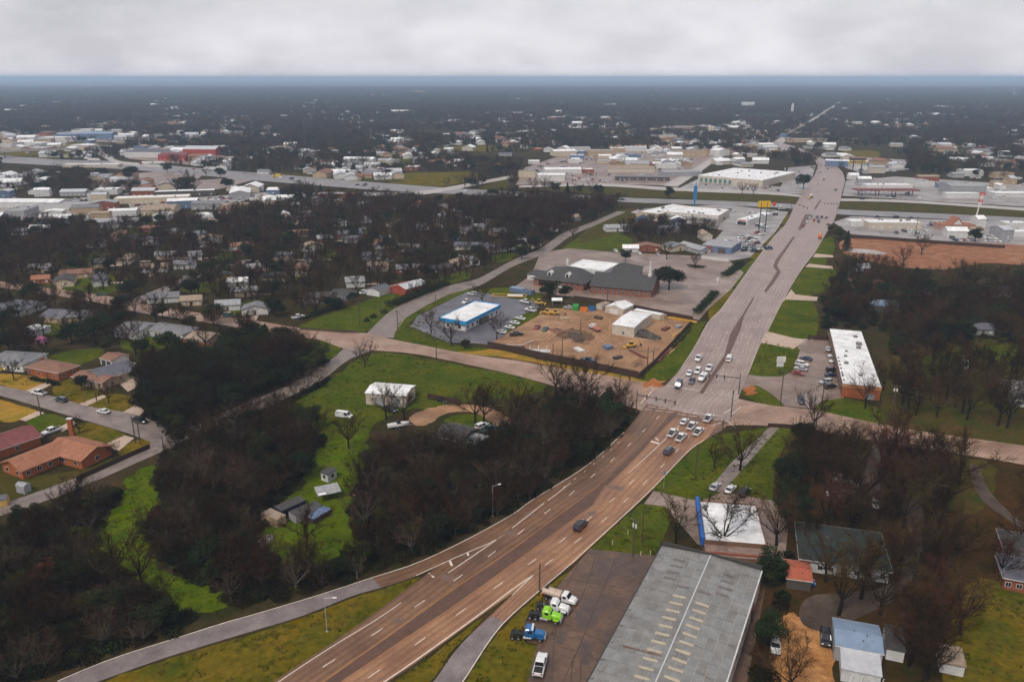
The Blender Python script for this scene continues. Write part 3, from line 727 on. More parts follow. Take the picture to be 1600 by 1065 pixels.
# far glades: paler clearings showing between the distant woods
rg = random.Random(31)
for k in range(80):
    py = 138 + (300-138)*rg.random()**1.5; px = rg.uniform(-60,1660); p = at(px,py)
    if is_blocked(p.x, p.y): continue
    w_, d_ = rg.uniform(25,90), rg.uniform(25,110); n = 9; mb = MB()
    P = [Vector((p.x + w_*math.cos(6.283*i/n)*rg.uniform(.6,1.2), p.y + d_*math.sin(6.283*i/n)*rg.uniform(.6,1.2), 0)) for i in range(n)]
    P = catmull(P, 3); block(P)
    mb.add([(q.x,q.y,0.02+k*.0004) for q in P], [tuple(range(len(P)))])
    struct(mb.build('clearing', M[rg.choice(('lot','lotgrey','tan','yard','olive','dirt','yard','lot','pale'))]), 'pale clearing between the distant woods')

fwb = FW_D[1:9] + [(x, y+13) for x, y in FW_D[1:9][::-1]]
block(pts(fwb)); ROADS.append((BLOCKED[-1], BOXES[-1]))

# cracks and stains of the lorry lot, wheel tracks of the contractor yard
M['crack'] = mat('tar_crack', (0.040,0.028,0.022), .6, (0.07,.045,.035), .8, spec=.3); M['stain'] = mat('oil_stain', (0.062,0.042,0.034), .4, (0.10,.066,.048), .5, spec=.4, fine=.3); M['track'] = mat('wheel_track', (0.30,0.165,0.085), .85, (0.38,.22,.12), .4, spec=.15, fine=.3)
for q in ([(905,878),(880,930),(868,980),(862,1064)], [(930,868),(920,905),(905,940),(890,960)], [(960,875),(945,915),(925,960),(905,1010),(880,1064)], [(890,905),(930,912),(975,918)], [(868,965),(900,985),(940,1000)], [(875,1010),(910,1020),(935,1030)], [(895,1030),(892,1066)], [(908,1032),(906,1070)]):
    paint('tar_crack', q, Z_LOT+.035, M['crack'], ground, width=.16)
for k, q in enumerate(([(925,880),(950,872),(985,875),(975,895),(940,905)], [(900,955),(925,935),(950,940),(930,975),(905,985)], [(862,990),(880,985),(885,1000),(868,1006)], [(985,880),(1010,876),(1000,900),(980,905)], [(905,1010),(920,1000),(925,1030),(908,1040)])):
    sheet('oil_stain', q, Z_LOT+.030-k*.001, M['stain'], True, .5, False, 'dark damp stain on the lorry lot', seed=k)
for q in ([(1035,505),(1055,515),(1060,530),(1040,550),(1010,562),(970,560)], [(1030,508),(1048,517),(1052,530),(1034,547),(1008,556)], [(870,540),(920,545),(960,556),(990,566)], [(850,530),(880,510),(930,500),(945,490)], [(900,560),(925,535),(950,520),(953,500)]):
    for d_ in (0, 4): paint('wheel_track', [(x+d_*.6, y+d_) for x, y in q], Z_LOT+.024+d_*.001+q[0][0]*1e-5, M['track'], ground, width=1.0)
# ------------------------------------------------------------------ building materials
def wallm(n, c, d=0.75, **k): M[n] = mat(n, c, k.get('rough',0.8), tuple(x*d for x in c), k.get('scale',0.6), spec=0.3, coords='object')
for n, c in dict(w_white=(0.66,0.65,0.63), w_cream=(0.60,0.50,0.36), w_tan=(0.45,0.33,0.21), w_brick=(0.27,0.085,0.045), w_orange=(0.36,0.105,0.035), w_red=(0.38,0.05,0.028),
                 w_grey=(0.34,0.34,0.35), w_blue=(0.14,0.20,0.32), w_yellow=(0.55,0.36,0.10), w_dark=(0.10,0.085,0.075), w_beige=(0.56,0.49,0.40), w_brown=(0.20,0.11,0.07), w_pink=(0.45,0.28,0.22), w_teal=(0.05,0.22,0.24), w_navy=(0.018,0.024,0.05)).items():
    wallm(n, c)
def roofm(n, c, d=0.68, sc=0.8, rough=0.85, spec=0.3): M[n] = mat(n, c, rough, tuple(x*d for x in c), sc, tuple(min(1,x*1.18) for x in c), 0.2, spec=spec, coords='object', bump=0.3)
for n, c in dict(r_charcoal=(0.070,0.068,0.066), r_grey=(0.20,0.20,0.21), r_lgrey=(0.34,0.34,0.35), r_brown=(0.24,0.125,0.085), r_terra=(0.34,0.145,0.082), r_dred=(0.20,0.065,0.062), r_slate=(0.13,0.13,0.155), r_tan=(0.34,0.26,0.19), r_green=(0.03,0.12,0.10), r_dgreen=(0.030,0.042,0.038)).items():
    roofm(n, c)
roofm('r_white', (0.82,0.82,0.81), 0.70, 0.18, 0.5, 0.5)
for n, c in dict(r_metal=(0.46,0.47,0.49), r_bluemetal=(0.20,0.27,0.37), r_rust=(0.40,0.10,0.05)).items():
    roofm(n, c, 0.82, 0.35, 0.5, 0.5)
M['fascia'] = mat('fascia_white', (0.68,0.66,0.62), 0.6, (0.5,0.47,0.43), 1.0)
M['glass'] = mat('window_glass', (0.018,0.022,0.028), 0.08, spec=0.8)
M['framew'] = mat('window_frame_white', (0.62,0.60,0.57), 0.6)
M['doorb'] = mat('door_brown', (0.10,0.05,0.03), 0.6)
M['garage'] = mat('garage_door_white', (0.68,0.67,0.66), 0.6, (0.56,0.55,0.53), 2.0)
M['unit'] = mat('roof_unit_grey', (0.22,0.21,0.21), 0.6, (0.10,0.09,0.09), 2.0)
M['blue'] = mat('fascia_blue', (0.015,0.30,0.62), 0.45, (0.012,0.25,0.54), 0.8)
M['cobalt'] = mat('parapet_blue', (0.012,0.115,0.42), 0.5, (0.010,0.085,0.33), 0.6)
M['metal'] = mat('galvanised_metal', (0.40,0.40,0.41), 0.45, metal=0.3)
M['darkmetal'] = mat('dark_metal', (0.045,0.042,0.040), 0.6)
M['wood'] = mat('weathered_wood', (0.10,0.068,0.048), 0.85, (0.06,0.042,0.03), 1.5, coords='object')
M['fence'] = mat('fence_dark_brown', (0.062,0.030,0.020), 0.85, (0.040,0.020,0.014), 0.6, coords='object')

_wc = {}
def window(root, side, t, z, w_, h_, W, D, pane=True, name='window', fm='framew', gm='glass'):
    """t runs along the side from -0.5 to 0.5"""
    k = ('f', w_, h_, fm)
    if k not in _wc:
        _wc[k] = MB().box(-w_/2, w_/2, -0.06, 0.03, 0, h_).mesh('window', M[fm])
    kp = ('p', w_, h_, gm)
    if kp not in _wc:
        _wc[kp] = MB().box(-w_/2+0.09, -0.03, -0.085, -0.02, 0.1, h_-0.09).box(0.03, w_/2-0.09, -0.085, -0.02, 0.1, h_-0.09).mesh('pane', M[gm])
    if side == 'f': loc, rz = (t*W, -D/2, z), 0
    elif side == 'r': loc, rz = (W/2, t*D, z), math.pi/2
    elif side == 'b': loc, rz = (t*W, D/2, z), math.pi
    else: loc, rz = (-W/2, t*D, z), -math.pi/2
    o = link(name, _wc[k], root, loc, rz)
    if pane: link('pane', _wc[kp], o)
    return o
def slab_x(mb, yz, x0, x1):
    n = len(yz)
    mb.add([(x0,y,z) for y,z in yz] + [(x1,y,z) for y,z in yz], [tuple(range(n)), tuple(range(2*n-1,n-1,-1))] + [(i,n+i,n+(i+1)%n,(i+1)%n) for i in range(n)])
def slab_y(mb, xz, y0, y1):
    n = len(xz)
    mb.add([(x,y0,z) for x,z in xz] + [(x,y1,z) for x,z in xz], [tuple(range(n)), tuple(range(2*n-1,n-1,-1))] + [(i,n+i,n+(i+1)%n,(i+1)%n) for i in range(n)])
def roof_mesh(W, D, h, kind, rh, ov, th=0.2):
    mb = MB()
    if kind in ('gable', 'gable_y'):
        d = D if kind == 'gable' else W
        s = rh/(d/2)
        yl = d/2 + ov; zl = h - ov*s
        sec = [(-yl,zl),(0,h+rh),(yl,zl),(yl,zl+th),(0,h+rh+th),(-yl,zl+th)]
        (slab_x if kind == 'gable' else slab_y)(mb, sec, -(W if kind == 'gable' else D)/2-ov, (W if kind == 'gable' else D)/2+ov)
    elif kind == 'hip':
        x, y = W/2+ov, D/2+ov
        if W >= D: r0, r1 = (-(W-D)/2-0.2,0,h+rh), ((W-D)/2+0.2,0,h+rh)
        else: r0, r1 = (0,-(D-W)/2-0.2,h+rh), (0,(D-W)/2+0.2,h+rh)
        v = [(-x,-y,h),(x,-y,h),(x,y,h),(-x,y,h),(-x,-y,h+th),(x,-y,h+th),(x,y,h+th),(-x,y,h+th), r0, r1]
        f = [(3,2,1,0),(0,1,5,4),(1,2,6,5),(2,3,7,6),(3,0,4,7)]
        f += [(4,5,9,8),(5,6,9),(6,7,8,9),(7,4,8)] if W >= D else [(4,5,8),(5,6,9,8),(6,7,9),(7,4,8,9)]
        mb.add(v, f)
    elif kind == 'shed':
        slab_x(mb, [(-D/2-ov,h),(D/2+ov,h+rh),(D/2+ov,h+rh+th),(-D/2-ov,h+th)], -W/2-ov, W/2+ov)
    elif kind == 'flat':
        mb.box(-W/2+0.25, W/2-0.25, -D/2+0.25, D/2-0.25, h-0.4, h-0.3)
    elif kind == 'plate':
        mb.box(-W/2-ov, W/2+ov, -D/2-ov, D/2+ov, h, h+0.35)
    return mb
def wall_mesh(W, D, h, kind, rh):
    mb = MB()
    if kind == 'flat':
        t_ = 0.25
        mb.box(-W/2,W/2,-D/2,-D/2+t_,0,h).box(-W/2,W/2,D/2-t_,D/2,0,h).box(-W/2,-W/2+t_,-D/2+t_,D/2-t_,0,h-0.002).box(W/2-t_,W/2,-D/2+t_,D/2-t_,0,h-0.002)
    elif kind == 'gable':
        slab_x(mb, [(-D/2,0),(D/2,0),(D/2,h),(0,h+rh),(-D/2,h)], -W/2, W/2)
    elif kind == 'gable_y':
        slab_y(mb, [(-W/2,0),(W/2,0),(W/2,h),(0,h+rh),(-W/2,h)], -D/2, D/2)
    elif kind == 'shed':
        slab_x(mb, [(-D/2,0),(D/2,0),(D/2,h+rh),(-D/2,h)], -W/2, W/2)
    else:
        mb.box(-W/2,W/2,-D/2,D/2,0,h)
    return mb
def frame3(A, B, C, z, depth=None):
    """centre, width, depth and heading of a rectangle from three corners seen in the photo at height z"""
    a, b, c = at(*A, z), at(*B, z), at(*C, z)
    x = (b-a); W = x.length; x.normalize(); y = Vector((-x.y, x.x, 0))
    D = depth or (c-b).dot(y)
    o = a + x*W/2 + y*D/2
    return Vector((o.x, o.y, 0)), W, abs(D), math.atan2(x.y, x.x)
def fill(root, W, D, h, roof, rh, wall, rm, ov, win=(0,0,0), door=None, pane=True, wz=0.9, ww=1.2, wh=1.2, garage=0, units=0, seed=0, chimney=False, storeys=1):
    wall_mesh(W, D, h, roof, rh).build('wall', M[wall], root)
    r = roof_mesh(W, D, h, roof, rh, ov).build('roof', M[rm], root)
    rg = random.Random(seed*7+int(W*10))
    if pane and roof in ('gable','hip','gable_y') and W > 5:
        x_, y_ = W/2+ov, D/2+ov; zf = h - (ov*rh/((D if roof == 'gable' else W)/2) if roof != 'hip' else 0)
        fb = MB()
        if roof != 'gable_y': fb.box(-x_,x_,-y_-.05,-y_-.003,zf,zf+.2).box(-x_,x_,y_+.003,y_+.05,zf,zf+.2)
        if roof != 'gable': fb.box(-x_-.05,-x_-.003,-y_,y_,zf,zf+.2).box(x_+.003,x_+.05,-y_,y_,zf,zf+.2)
        fb.build('fascia', M['fascia'], r)
        for i in range(3):
            vx, vy = rg.uniform(-.3,.3)*W, rg.uniform(-.3,.1)*D; zz_ = h + rh*(1-2*abs(vx if roof == 'gable_y' else vy)/(W if roof == 'gable_y' else D))
            MB().tube((vx,vy,zz_-.3),(vx,vy,zz_+.55),.14,n=6).build('roof_vent', M['unit'], r)
        rc = MB()
        if roof == 'gable': rc.tube((-x_,0,h+rh+.2),(x_,0,h+rh+.2),.13,n=4)
        elif roof == 'gable_y': rc.tube((0,-y_,h+rh+.2),(0,y_,h+rh+.2),.13,n=4)
        elif W >= D: rc.tube((-(W-D)/2,0,h+rh),((W-D)/2+.01,0,h+rh),.13,n=4)
        if rc.v: rc.build('ridge_cap', M[rm], r)
    for s, n in zip('frl', win):
        for st in range(storeys):
            for i in range(n):
                t_ = (i+0.5)/n - 0.5 + rg.uniform(-.02,.02)
                if door == s and st == 0 and i == n//2:
                    window(root, s, t_, 0.0, 1.1, 2.1, W, D, False, 'door', 'doorb'); continue
                window(root, s, t_, wz + st*(h/storeys), ww, wh, W, D, pane)
    if garage:
        window(root, 'f', 0.28, 0.0, garage, 2.2, W, D, False, 'garage_door', 'garage')
    for i in range(units):
        x, y = rg.uniform(-.38,.38)*W, rg.uniform(-.38,.38)*D; s = rg.uniform(0.5,1.1)
        zb = h-0.3 if roof == 'flat' else h+.33 if roof == 'plate' else h + rh*(1-2*abs(y)/D if roof == 'gable' else 1-2*abs(x)/W if roof == 'gable_y' else 0.5)
        MB().bbox(x-s,x+s,y-s*.8,y+s*.8,zb,zb+s*1.0,0.05).build('roof_unit', M['unit'], r)
    if chimney:
        MB().box(-W*.3,-W*.3+0.8,-0.4,0.4,h,h+rh+0.9).build('chimney', M['w_brick'], r)
    return r
def building(name, label, cat, A, B, C, h, roof='gable', rh=1.6, wall='w_white', rm='r_grey', ov=0.45, group=None, depth=None, **k):
    o, W, D, rz = frame3(A, B, C, h, depth)
    root = thing(name, label, cat, o, rz, group)
    fill(root, W, D, h, roof, rh, wall, rm, ov, seed=len(label), **k)
    blockrect(o, W, D, rz)
    return root, W, D
def blockrect(o, W, D, rz, m=1.2):
    RECTS.append((o[0], o[1], math.hypot(W, D)*.42))
    c, s = math.cos(rz), math.sin(rz)
    block([(o[0]+x*c-y*s, o[1]+x*s+y*c) for x, y in ((-W/2-m,-D/2-m),(W/2+m,-D/2-m),(W/2+m,D/2+m),(-W/2-m,D/2+m))])
def house(px, py, W, D, rot, label, roof='gable', wall='w_white', rm='r_grey', h=2.9, rh=1.7, name='house', cat='house', group=None, ov=0.45, win=(3,2,2), door='f', pane=False, **k):
    o = at(px, py); o.z = 0
    root = thing(name, label, cat, o, R(rot), group)
    fill(root, W, D, h, roof, rh, wall, rm, ov, win=win, door=door, pane=pane, seed=int(px), **k)
    blockrect(o, W, D, R(rot))
    return root

# ------------------------------------------------------------------ grey warehouse with panelled roof
WH = 6.0
o, W, D, rz = frame3((922,1065),(1109,1065),(1171,879), WH)
a, b, c, d_ = at(922,1065,WH), at(1036,859,WH), at(1171,879,WH), at(1109,1065,WH)
ydir = ((b-a)+(c-d_)).normalized(); xdir = Vector((ydir.y, -ydir.x, 0))
far_mid = (b+c)/2; Wd = abs((c-b).dot(xdir)); Ln = 66.0
ctr = far_mid - ydir*Ln/2; ctr.z = 0
wr = thing('warehouse', 'long grey metal warehouse with rows of tan skylights beside the lorry lot', 'warehouse', ctr, math.atan2(xdir.y, xdir.x))
Wd = 22.4; ctr += xdir*1.1; wr.location = ctr
blockrect(ctr, Wd, Ln, math.atan2(xdir.y, xdir.x), 4.5)
mb = MB(); rr = 0.7
slab_y(mb, [(-Wd/2,0),(Wd/2,0),(Wd/2,WH-0.12),(0,WH+rr-0.12),(-Wd/2,WH-0.12)], -Ln/2, Ln/2)
mb.build('wall', M['w_beige'], wr)
M['panel'] = mat('roof_panel_grey', (0.222,0.215,0.200), 0.5, (0.135,0.128,0.118), 0.3, (0.27,0.27,0.262), 0.08, spec=0.5, coords='world')
M['panel_b'] = mat('roof_panel_light', (0.235,0.24,0.232), 0.5, (0.165,0.166,0.16), 0.5, spec=0.5, coords='world')
M['skyt'] = mat('skylight_tan', (0.46,0.39,0.27), 0.5, (0.36,0.31,0.23), 0.5)
M['skyd'] = mat('skylight_dark', (0.11,0.095,0.090), 0.5, (0.16,0.14,0.13), 0.8)
M['rib'] = mat('roof_seam_pale', (0.50,0.50,0.49), 0.5)
ncx, ncy = 6, 19          # panels per slope and rows
pw, pl = (Wd/2)/ncx, Ln/ncy
sl = math.atan2(rr, Wd/2)
pm = {}
def panel_mesh(side, m_):
    if (side, m_) not in pm:
        g_ = 0.045; x0, x1 = g_, pw-g_; y0, y1 = g_, pl-g_
        dz = -side*math.tan(sl)
        P = lambda x, y, z: (x, y, z + dz*x)
        mb = MB().add([P(x0,y0,0),P(x1,y0,0),P(x1,y1,0),P(x0,y1,0),P(x0,y0,.07),P(x1,y0,.07),P(x1,y1,.07),P(x0,y1,.07)],[(0,3,2,1),(4,5,6,7),(0,1,5,4),(1,2,6,5),(2,3,7,6),(3,0,4,7)])
        pm[(side, m_)] = mb.mesh('roof_panel', M[m_])
    return pm[(side, m_)]
rg = random.Random(4)
for sd_ in (-1, 1):
    for i in range(ncx):
        x0 = i*pw if sd_ > 0 else -(i+1)*pw
        zz_ = WH + rr - abs(x0 if sd_ > 0 else x0)*math.tan(sl) - 0.1
        for j in range(ncy):
            link('roof_panel', panel_mesh(sd_, 'panel' if rg.random() < .72 else 'panel_b'), wr, (x0, -Ln/2 + j*pl, zz_))
def sky_light(x, y, L_, w_, m_):
    dz = -math.copysign(math.tan(sl), x)
    z0 = WH + rr - abs(x)*math.tan(sl) - 0.02
    P = lambda u, v, z: (x+u, y+v, z0 + dz*u + z)
    MB().add([P(-L_/2,-w_/2,0),P(L_/2,-w_/2,0),P(L_/2,w_/2,0),P(-L_/2,w_/2,0),P(-L_/2,-w_/2,.06),P(L_/2,-w_/2,.06),P(L_/2,w_/2,.06),P(-L_/2,w_/2,.06)],[(4,5,6,7),(0,1,5,4),(1,2,6,5),(2,3,7,6),(3,0,4,7)]).build('skylight', M[m_], wr)
for k in range(4):
    sky_light(-Wd*0.27, Ln/2-4.6-k*2.5, 2.7, 0.75, 'skyd')
    sky_light(Wd*0.24, Ln/2-5.6-k*2.5, 2.7, 0.75, 'skyd')
sky_light(-Wd*.12, Ln/2-14.2, 2.7, .75, 'skyd'); sky_light(Wd*.08, Ln/2-14.4, 2.7, .75, 'skyd')
for k in range(14):
    sky_light(-Wd*0.115, Ln/2-17.8-k*2.62, 2.8, 0.72, 'skyt')
    sky_light(Wd*0.105, Ln/2-18.4-k*2.62, 2.8, 0.72, 'skyt')
mb = MB()
for k in range(3):
    mb.box(-0.12,0.12,-Ln/2+k*22,-Ln/2+k*22+21.9,WH+rr-0.02,WH+rr+0.1)
mb.build('ridge_cap', M['rib'], wr)
MB().box(-Wd/2-0.3,-Wd/2,-Ln/2,Ln/2,WH-0.35,WH-0.02).build('gutter', M['darkmetal'], wr)
MB().box(Wd/2,Wd/2+0.25,-Ln/2,Ln/2,WH-0.35,WH-0.02).build('gutter', M['w_white'], wr)
MB().box(-Wd/2,Wd/2,Ln/2-0.02,Ln/2+0.35,WH-1.0,WH+1.0).build('parapet', M['darkmetal'], wr)
for k in range(9):
    y = Ln/2 - 4 - k*5.4
    MB().tube((-Wd/2-1.0,y,WH-0.9),(-Wd/2+0.9,y-0.6,WH+0.5),0.05,n=5).build('lamp_bracket', M['darkmetal'], wr)
for k in range(7):
    window(wr, 'r', -0.42+k*0.13, 2.2, 1.6, 1.4, Wd, Ln, True)
for yy in (-4.2, -15.2):
    MB().box(-Wd*.36,-Wd*.02,yy,yy+0.35,WH+0.55,WH+0.82).build('rusty_flashing', mat('rusty_flashing', (0.12,0.055,0.045), 0.8, (0.22,0.17,0.15), 1.0), wr).rotation_euler = (0, -sl, 0)

# annex things beside the warehouse
building('loading_shelter', 'low dark red loading shelter against the warehouse side', 'shelter', (1160,952),(1178,955),(1190,892), 2.6, 'plate', 0, 'w_dark', 'r_dred', 0.1)
building('storage_box', 'small white storage box behind the warehouse', 'box', (1158,950),(1176,954),(1178,938), 2.3, 'plate', 0, 'w_white', 'r_white', 0.05)

# ------------------------------------------------------------------ shop with blue parapet
rt, W, D = building('shop', 'flat white-roofed shop with a bright blue side parapet', 'shop', (1101,843),(1199,851),(1216,790), 4.6, 'flat', 0, 'w_brown', 'r_white', 0, win=(0,2,0))
MB().box(-W/2-0.9,-W/2-0.02,-D/2,D/2+0.6,3.2,5.3).build('parapet', M['cobalt'], rt)
MB().box(-W/2,W/2,-D/2-4.6,-D/2,3.2,3.5).build('canopy', mat('canopy_deck', (0.30,0.22,0.18), .6, (0.17,.10,.08), .6), rt)
MB().box(-W/2,W/2,-D/2-4.0,-D/2-3.5,3.5,3.85).build('canopy_band', mat('rust_band', (0.22,0.06,0.03), .7), rt)
MB().box(-W/2,W/2,-D/2-4.5,-D/2-4.3,0,3.2).build('canopy_wall', M['w_brown'], rt)
MB().tube((W*.0,D/2-.6,4.3),(W*.0,D/2-.6,5.6),.12).build('vent_pipe', M['w_white'], rt)

# ------------------------------------------------------------------ long brick building with white roof
rt, W, D = building('brick_building', 'long brick commercial building with dirty white flat roof', 'building', (1317,600),(1377,606),(1386,522), 4.8, 'plate', 0, 'w_orange', 'r_white', 0.02, win=(0,0,0), units=7)
MB().box(-W/2-0.25,W/2+0.15,-D/2-0.15,-D/2-0.03,3.9,5.1).build('fascia', mat('fascia_tan', (0.50,0.24,0.10), .7, (0.42,0.2,.09), .8), rt)
MB().box(-W/2-0.8,-W/2-0.01,-D/2+0.3,D/2,3.6,3.9).build('walkway_canopy', M['w_dark'], rt)
for k in range(11):
    window(rt, 'l', -0.44+k*0.088, 0.2, 2.6, 2.6, W, D, True, 'window', 'w_dark')
for k in range(7):
    MB().box(-W/2+0.3,-W/2+0.75,-D/2+3+k*4.2,-D/2+3.8+k*4.2+(k==1)*2,5.1,5.5).build('scupper', M['darkmetal'], rt)
MB().box(W*.12,W*.36,-D/2-0.08,-D/2,0,2.2).build('door', M['w_grey'], rt)

# ------------------------------------------------------------------ white metal shed on the lawn
rt, W, D = building('metal_shed', 'white metal shed with low gable roof on the green lawn', 'shed', (571,614),(634,619),(668,604), 4.2, 'gable', 0.9, 'w_beige', 'r_white', 0.25, win=(0,1,0))
MB().box(-W*.28,-W*.02,-D/2-0.08,-D/2,0,3.2).build('roller_door', M['w_grey'], rt)
MB().box(W*.12,W*.36,-D/2-0.08,-D/2,0,3.2).build('roller_door', M['w_grey'], rt)
building('cottage', 'small cottage with dark sagging roof beside the earth drive', 'house', (678,680),(720,690),(733,667), 3.0, 'gable', 1.5, 'w_dark', 'r_charcoal', 0.4, win=(4,1,1), door='f')
building('porch_shelter', 'patched metal lean-to roof at the end of the dark cottage', 'shelter', (723,692),(746,697),(762,682), 2.5, 'plate', 0, 'w_dark', 'r_lgrey', 0.2)
building('garden_shed', 'little white shed with black roof in the mossy clearing', 'shed', (501,738),(512,742),(521,733), 2.4, 'shed', 0.3, 'w_white', 'r_charcoal', 0.2, win=(1,1,0))
rt = thing('carport', 'open carport with pale corrugated roof in the mossy clearing', 'carport', at(513,777), R(25))
roof_mesh(6.0, 4.4, 2.3, 'shed', 0.4, 0.2, 0.1).build('roof', M['r_lgrey'], rt)
for x in (-2.8, 2.8):
    for y in (-2.0, 2.0): MB().box(x-.07,x+.07,y-.07,y+.07,0,2.35).build('post', M['wood'], rt)
MB().box(-2.8,-0.9,-2.2,-0.9,2.43,2.5).build('roof_patch', M['r_white'], rt)
blockrect(at(513,777), 6, 4.4, R(25))
def crate(name, label, cat, A, B, C, h, wall, top, ribs=True, group=None):
    o, W, D, rz = frame3(A, B, C, h)
    D = max(D, 2.2)
    rt = thing(name, label, cat, o, rz, group)
    MB().bbox(-W/2,W/2,-D/2,D/2,0.15,h,0.04).build('body', M[wall], rt)
    MB().box(-W/2-.03,W/2+.03,-D/2-.03,D/2+.03,h,h+.06).build('roof', M[top], rt)
    if ribs:
        n = max(4, int(W/0.9)); mb = MB()
        for i in range(n+1):
            x = -W/2 + W*i/n; mb.box(x-.05,x+.05,-D/2-.05,-D/2+.01,.2,h-.1)
        mb.build('ribs', M[wall], rt)
    mb = MB().box(W/2,W/2+.05,-D/2+.1,-.03,.25,h-.1).box(W/2,W/2+.05,.03,D/2-.1,.25,h-.1); mb.build('door', M[wall], rt)
    blockrect(o, W, D, rz); return rt
crate('shipping_container', 'dark blue container with pale stripes on top beside the tan crate', 'container', (428,791),(440,798),(466,774), 2.6, 'w_navy', 'r_charcoal')
crate('crate', 'tan wooden crate at the end of the blue container', 'crate', (408,801),(432,812),(444,803), 2.5, 'w_tan', 'r_tan')
crate('trailer', 'derelict pale trailer with torn roof between the containers', 'trailer', (451,799),(462,806),(494,783), 2.4, 'w_grey', 'r_charcoal')
crate('tarped_trailer', 'low trailer under a blue tarp next to the derelict one', 'trailer', (478,806),(490,811),(511,792), 1.6, 'w_dark', 'w_blue')

# ------------------------------------------------------------------ red barn and neighbours
rt, W, D = building('barn', 'red barn house with pale metal roof on the corner plot', 'barn', (612,447),(634,452),(646,438), 3.6, 'gable_y', 1.6, 'w_red', 'r_metal', 0.3, win=(2,2,0))
MB().box(-W/2-4.5,-W/2-0.02,-D/2,D/2-2,0,2.8).build('side_wing', M['w_red'], rt)
building('white_garage', 'white gabled garage next to the red barn', 'garage', (572,452),(592,455),(597,446), 3.0, 'gable_y', 1.3, 'w_white', 'r_slate', 0.3, garage=4.5)
building('house', 'low grey-roofed house with white porch beside the white garage', 'house', (512,460),(535,463),(543,452), 2.8, 'gable', 1.4, 'w_white', 'r_charcoal', 0.4, win=(3,2,0), door='f')

# ------------------------------------------------------------------ office with sky-blue fascia
rt, W, D = building('office', 'single storey office with white roof and sky-blue fascia', 'office', (690,500),(727,506),(776,480), 3.4, 'flat', 0, 'w_white', 'r_white', 0, win=(2,7,0), units=2, wz=0.6, ww=1.6, wh=1.7)
mb = MB(); f0, f1 = 3.3, 4.9
mb.box(-W/2-1,W/2+1,-D/2-1,-D/2-0.8,f0,f1).box(-W/2-1,W/2+1,D/2+.8,D/2+1,f0,f1).box(-W/2-1,-W/2-.8,-D/2-.8,D/2+.8,f0,f1).box(W/2+.8,W/2+1,-D/2-.8,D/2+.8,f0,f1)
mb.build('fascia', M['blue'], rt)
MB().box(-W/2-.8,W/2+.8,-D/2-.8,D/2+.8,f1-.5,f1-.3).build('upper_roof', M['r_white'], rt)
MB().box(W/2,W/2+1.6,-D*.1,D*.12,0,2.4).build('entrance', M['w_dark'], rt)

# ------------------------------------------------------------------ church
o, W, D, rz = frame3((832,436),(912,444),(924,428), 4.0)
ch = thing('church', 'brick church with dark hip roofs, dormers, white flat roof and white steeple', 'church', o, rz)
def wing(A, B, C, h, roof, rh, wall, rm, ov, win=(0,0,0), dmin=0):
    oo, W, D, r = frame3(A, B, C, h); D = max(D, dmin)
    sub = link('wing', None, None)          # temporary frame, children are re-parented to the church
    w_ = wall_mesh(W, D, h, roof, rh).build('wall', M[wall], ch); r_ = roof_mesh(W, D, h, roof, rh, ov).build('roof', M[rm], ch)
    bpy.data.objects.remove(sub)
    dl = r - rz
    v = Vector((oo.x-o.x, oo.y-o.y, 0)); c_, s_ = math.cos(-rz), math.sin(-rz)
    loc = Vector((v.x*c_-v.y*s_, v.x*s_+v.y*c_, 0))
    for q in (w_, r_): q.location = loc; q.rotation_euler = (0,0,dl)
    for s, n in zip('frl', win):
        for i in range(n):
            wd = window(ch, s, (i+.5)/n-.5, .9, 1.3, 1.7, W, D)
            p = wd.location.copy(); c2, s2 = math.cos(dl), math.sin(dl)
            wd.location = loc + Vector((p.x*c2-p.y*s2, p.x*s2+p.y*c2, p.z)); wd.rotation_euler = (0,0,wd.rotation_euler.z+dl)
    blockrect(oo, W, D, r)
    return loc, dl, W, D, r_
loc, dl, W1, D1, r1 = wing((834,435),(912,444),(928,424), 3.8, 'hip', 5.2, 'w_brick', 'r_charcoal', 0.8, (9,3,0), 22)
for tx in (-0.24, 0.12):
    dm = MB(); slab_y(dm, [(-1.3,0),(1.3,0),(1.3,1.7),(0,2.9),(-1.3,1.7)], -2.2, 1.5)
    dd = dm.build('dormer', M['fascia'], r1); dd.location = (tx*W1, -D1*0.30, 5.2)
    MB().box(-.7,.7,-2.26,-2.2,.4,1.9).build('pane', M['glass'], dd)
loc2, dl2, W2, D2, r2 = wing((923,446),(1018,454),(1030,436), 3.8, 'gable', 4.6, 'w_brick', 'r_charcoal', 0.7, (12,0,0), 16)
wing((886,416),(945,423),(966,411), 7.4, 'flat', 0, 'w_white', 'r_white', 0, dmin=18)
wing((945,424),(1000,427),(1008,419), 4.2, 'hip', 4.2, 'w_brick', 'r_charcoal', 0.7, dmin=20)
wing((824,428),(848,431),(852,424), 3.2, 'plate', 0, 'w_white', 'r_charcoal', 0.5, dmin=8)
st = MB().box(-.9,.9,-.9,.9,7.4,9.8).box(-0.6,.6,-.6,.6,9.8,11.4)
st.add([(-.5,-.5,11.4),(.5,-.5,11.4),(.5,.5,11.4),(-.5,.5,11.4),(0,0,17.5)], [(0,1,4),(1,2,4),(2,3,4),(3,0,4)])
so = st.build('steeple', M['fascia'], ch); so.location = loc2 + Vector((W2*.40, 0.5, 0))
so = MB().box(-.6,.6,-.6,.6,6,9.0).add([(-.5,-.5,9.0),(.5,-.5,9.0),(.5,.5,9.0),(-.5,.5,9.0),(0,0,10.6)], [(0,1,4),(1,2,4),(2,3,4),(3,0,4)]).build('bell_turret', M['fascia'], ch)
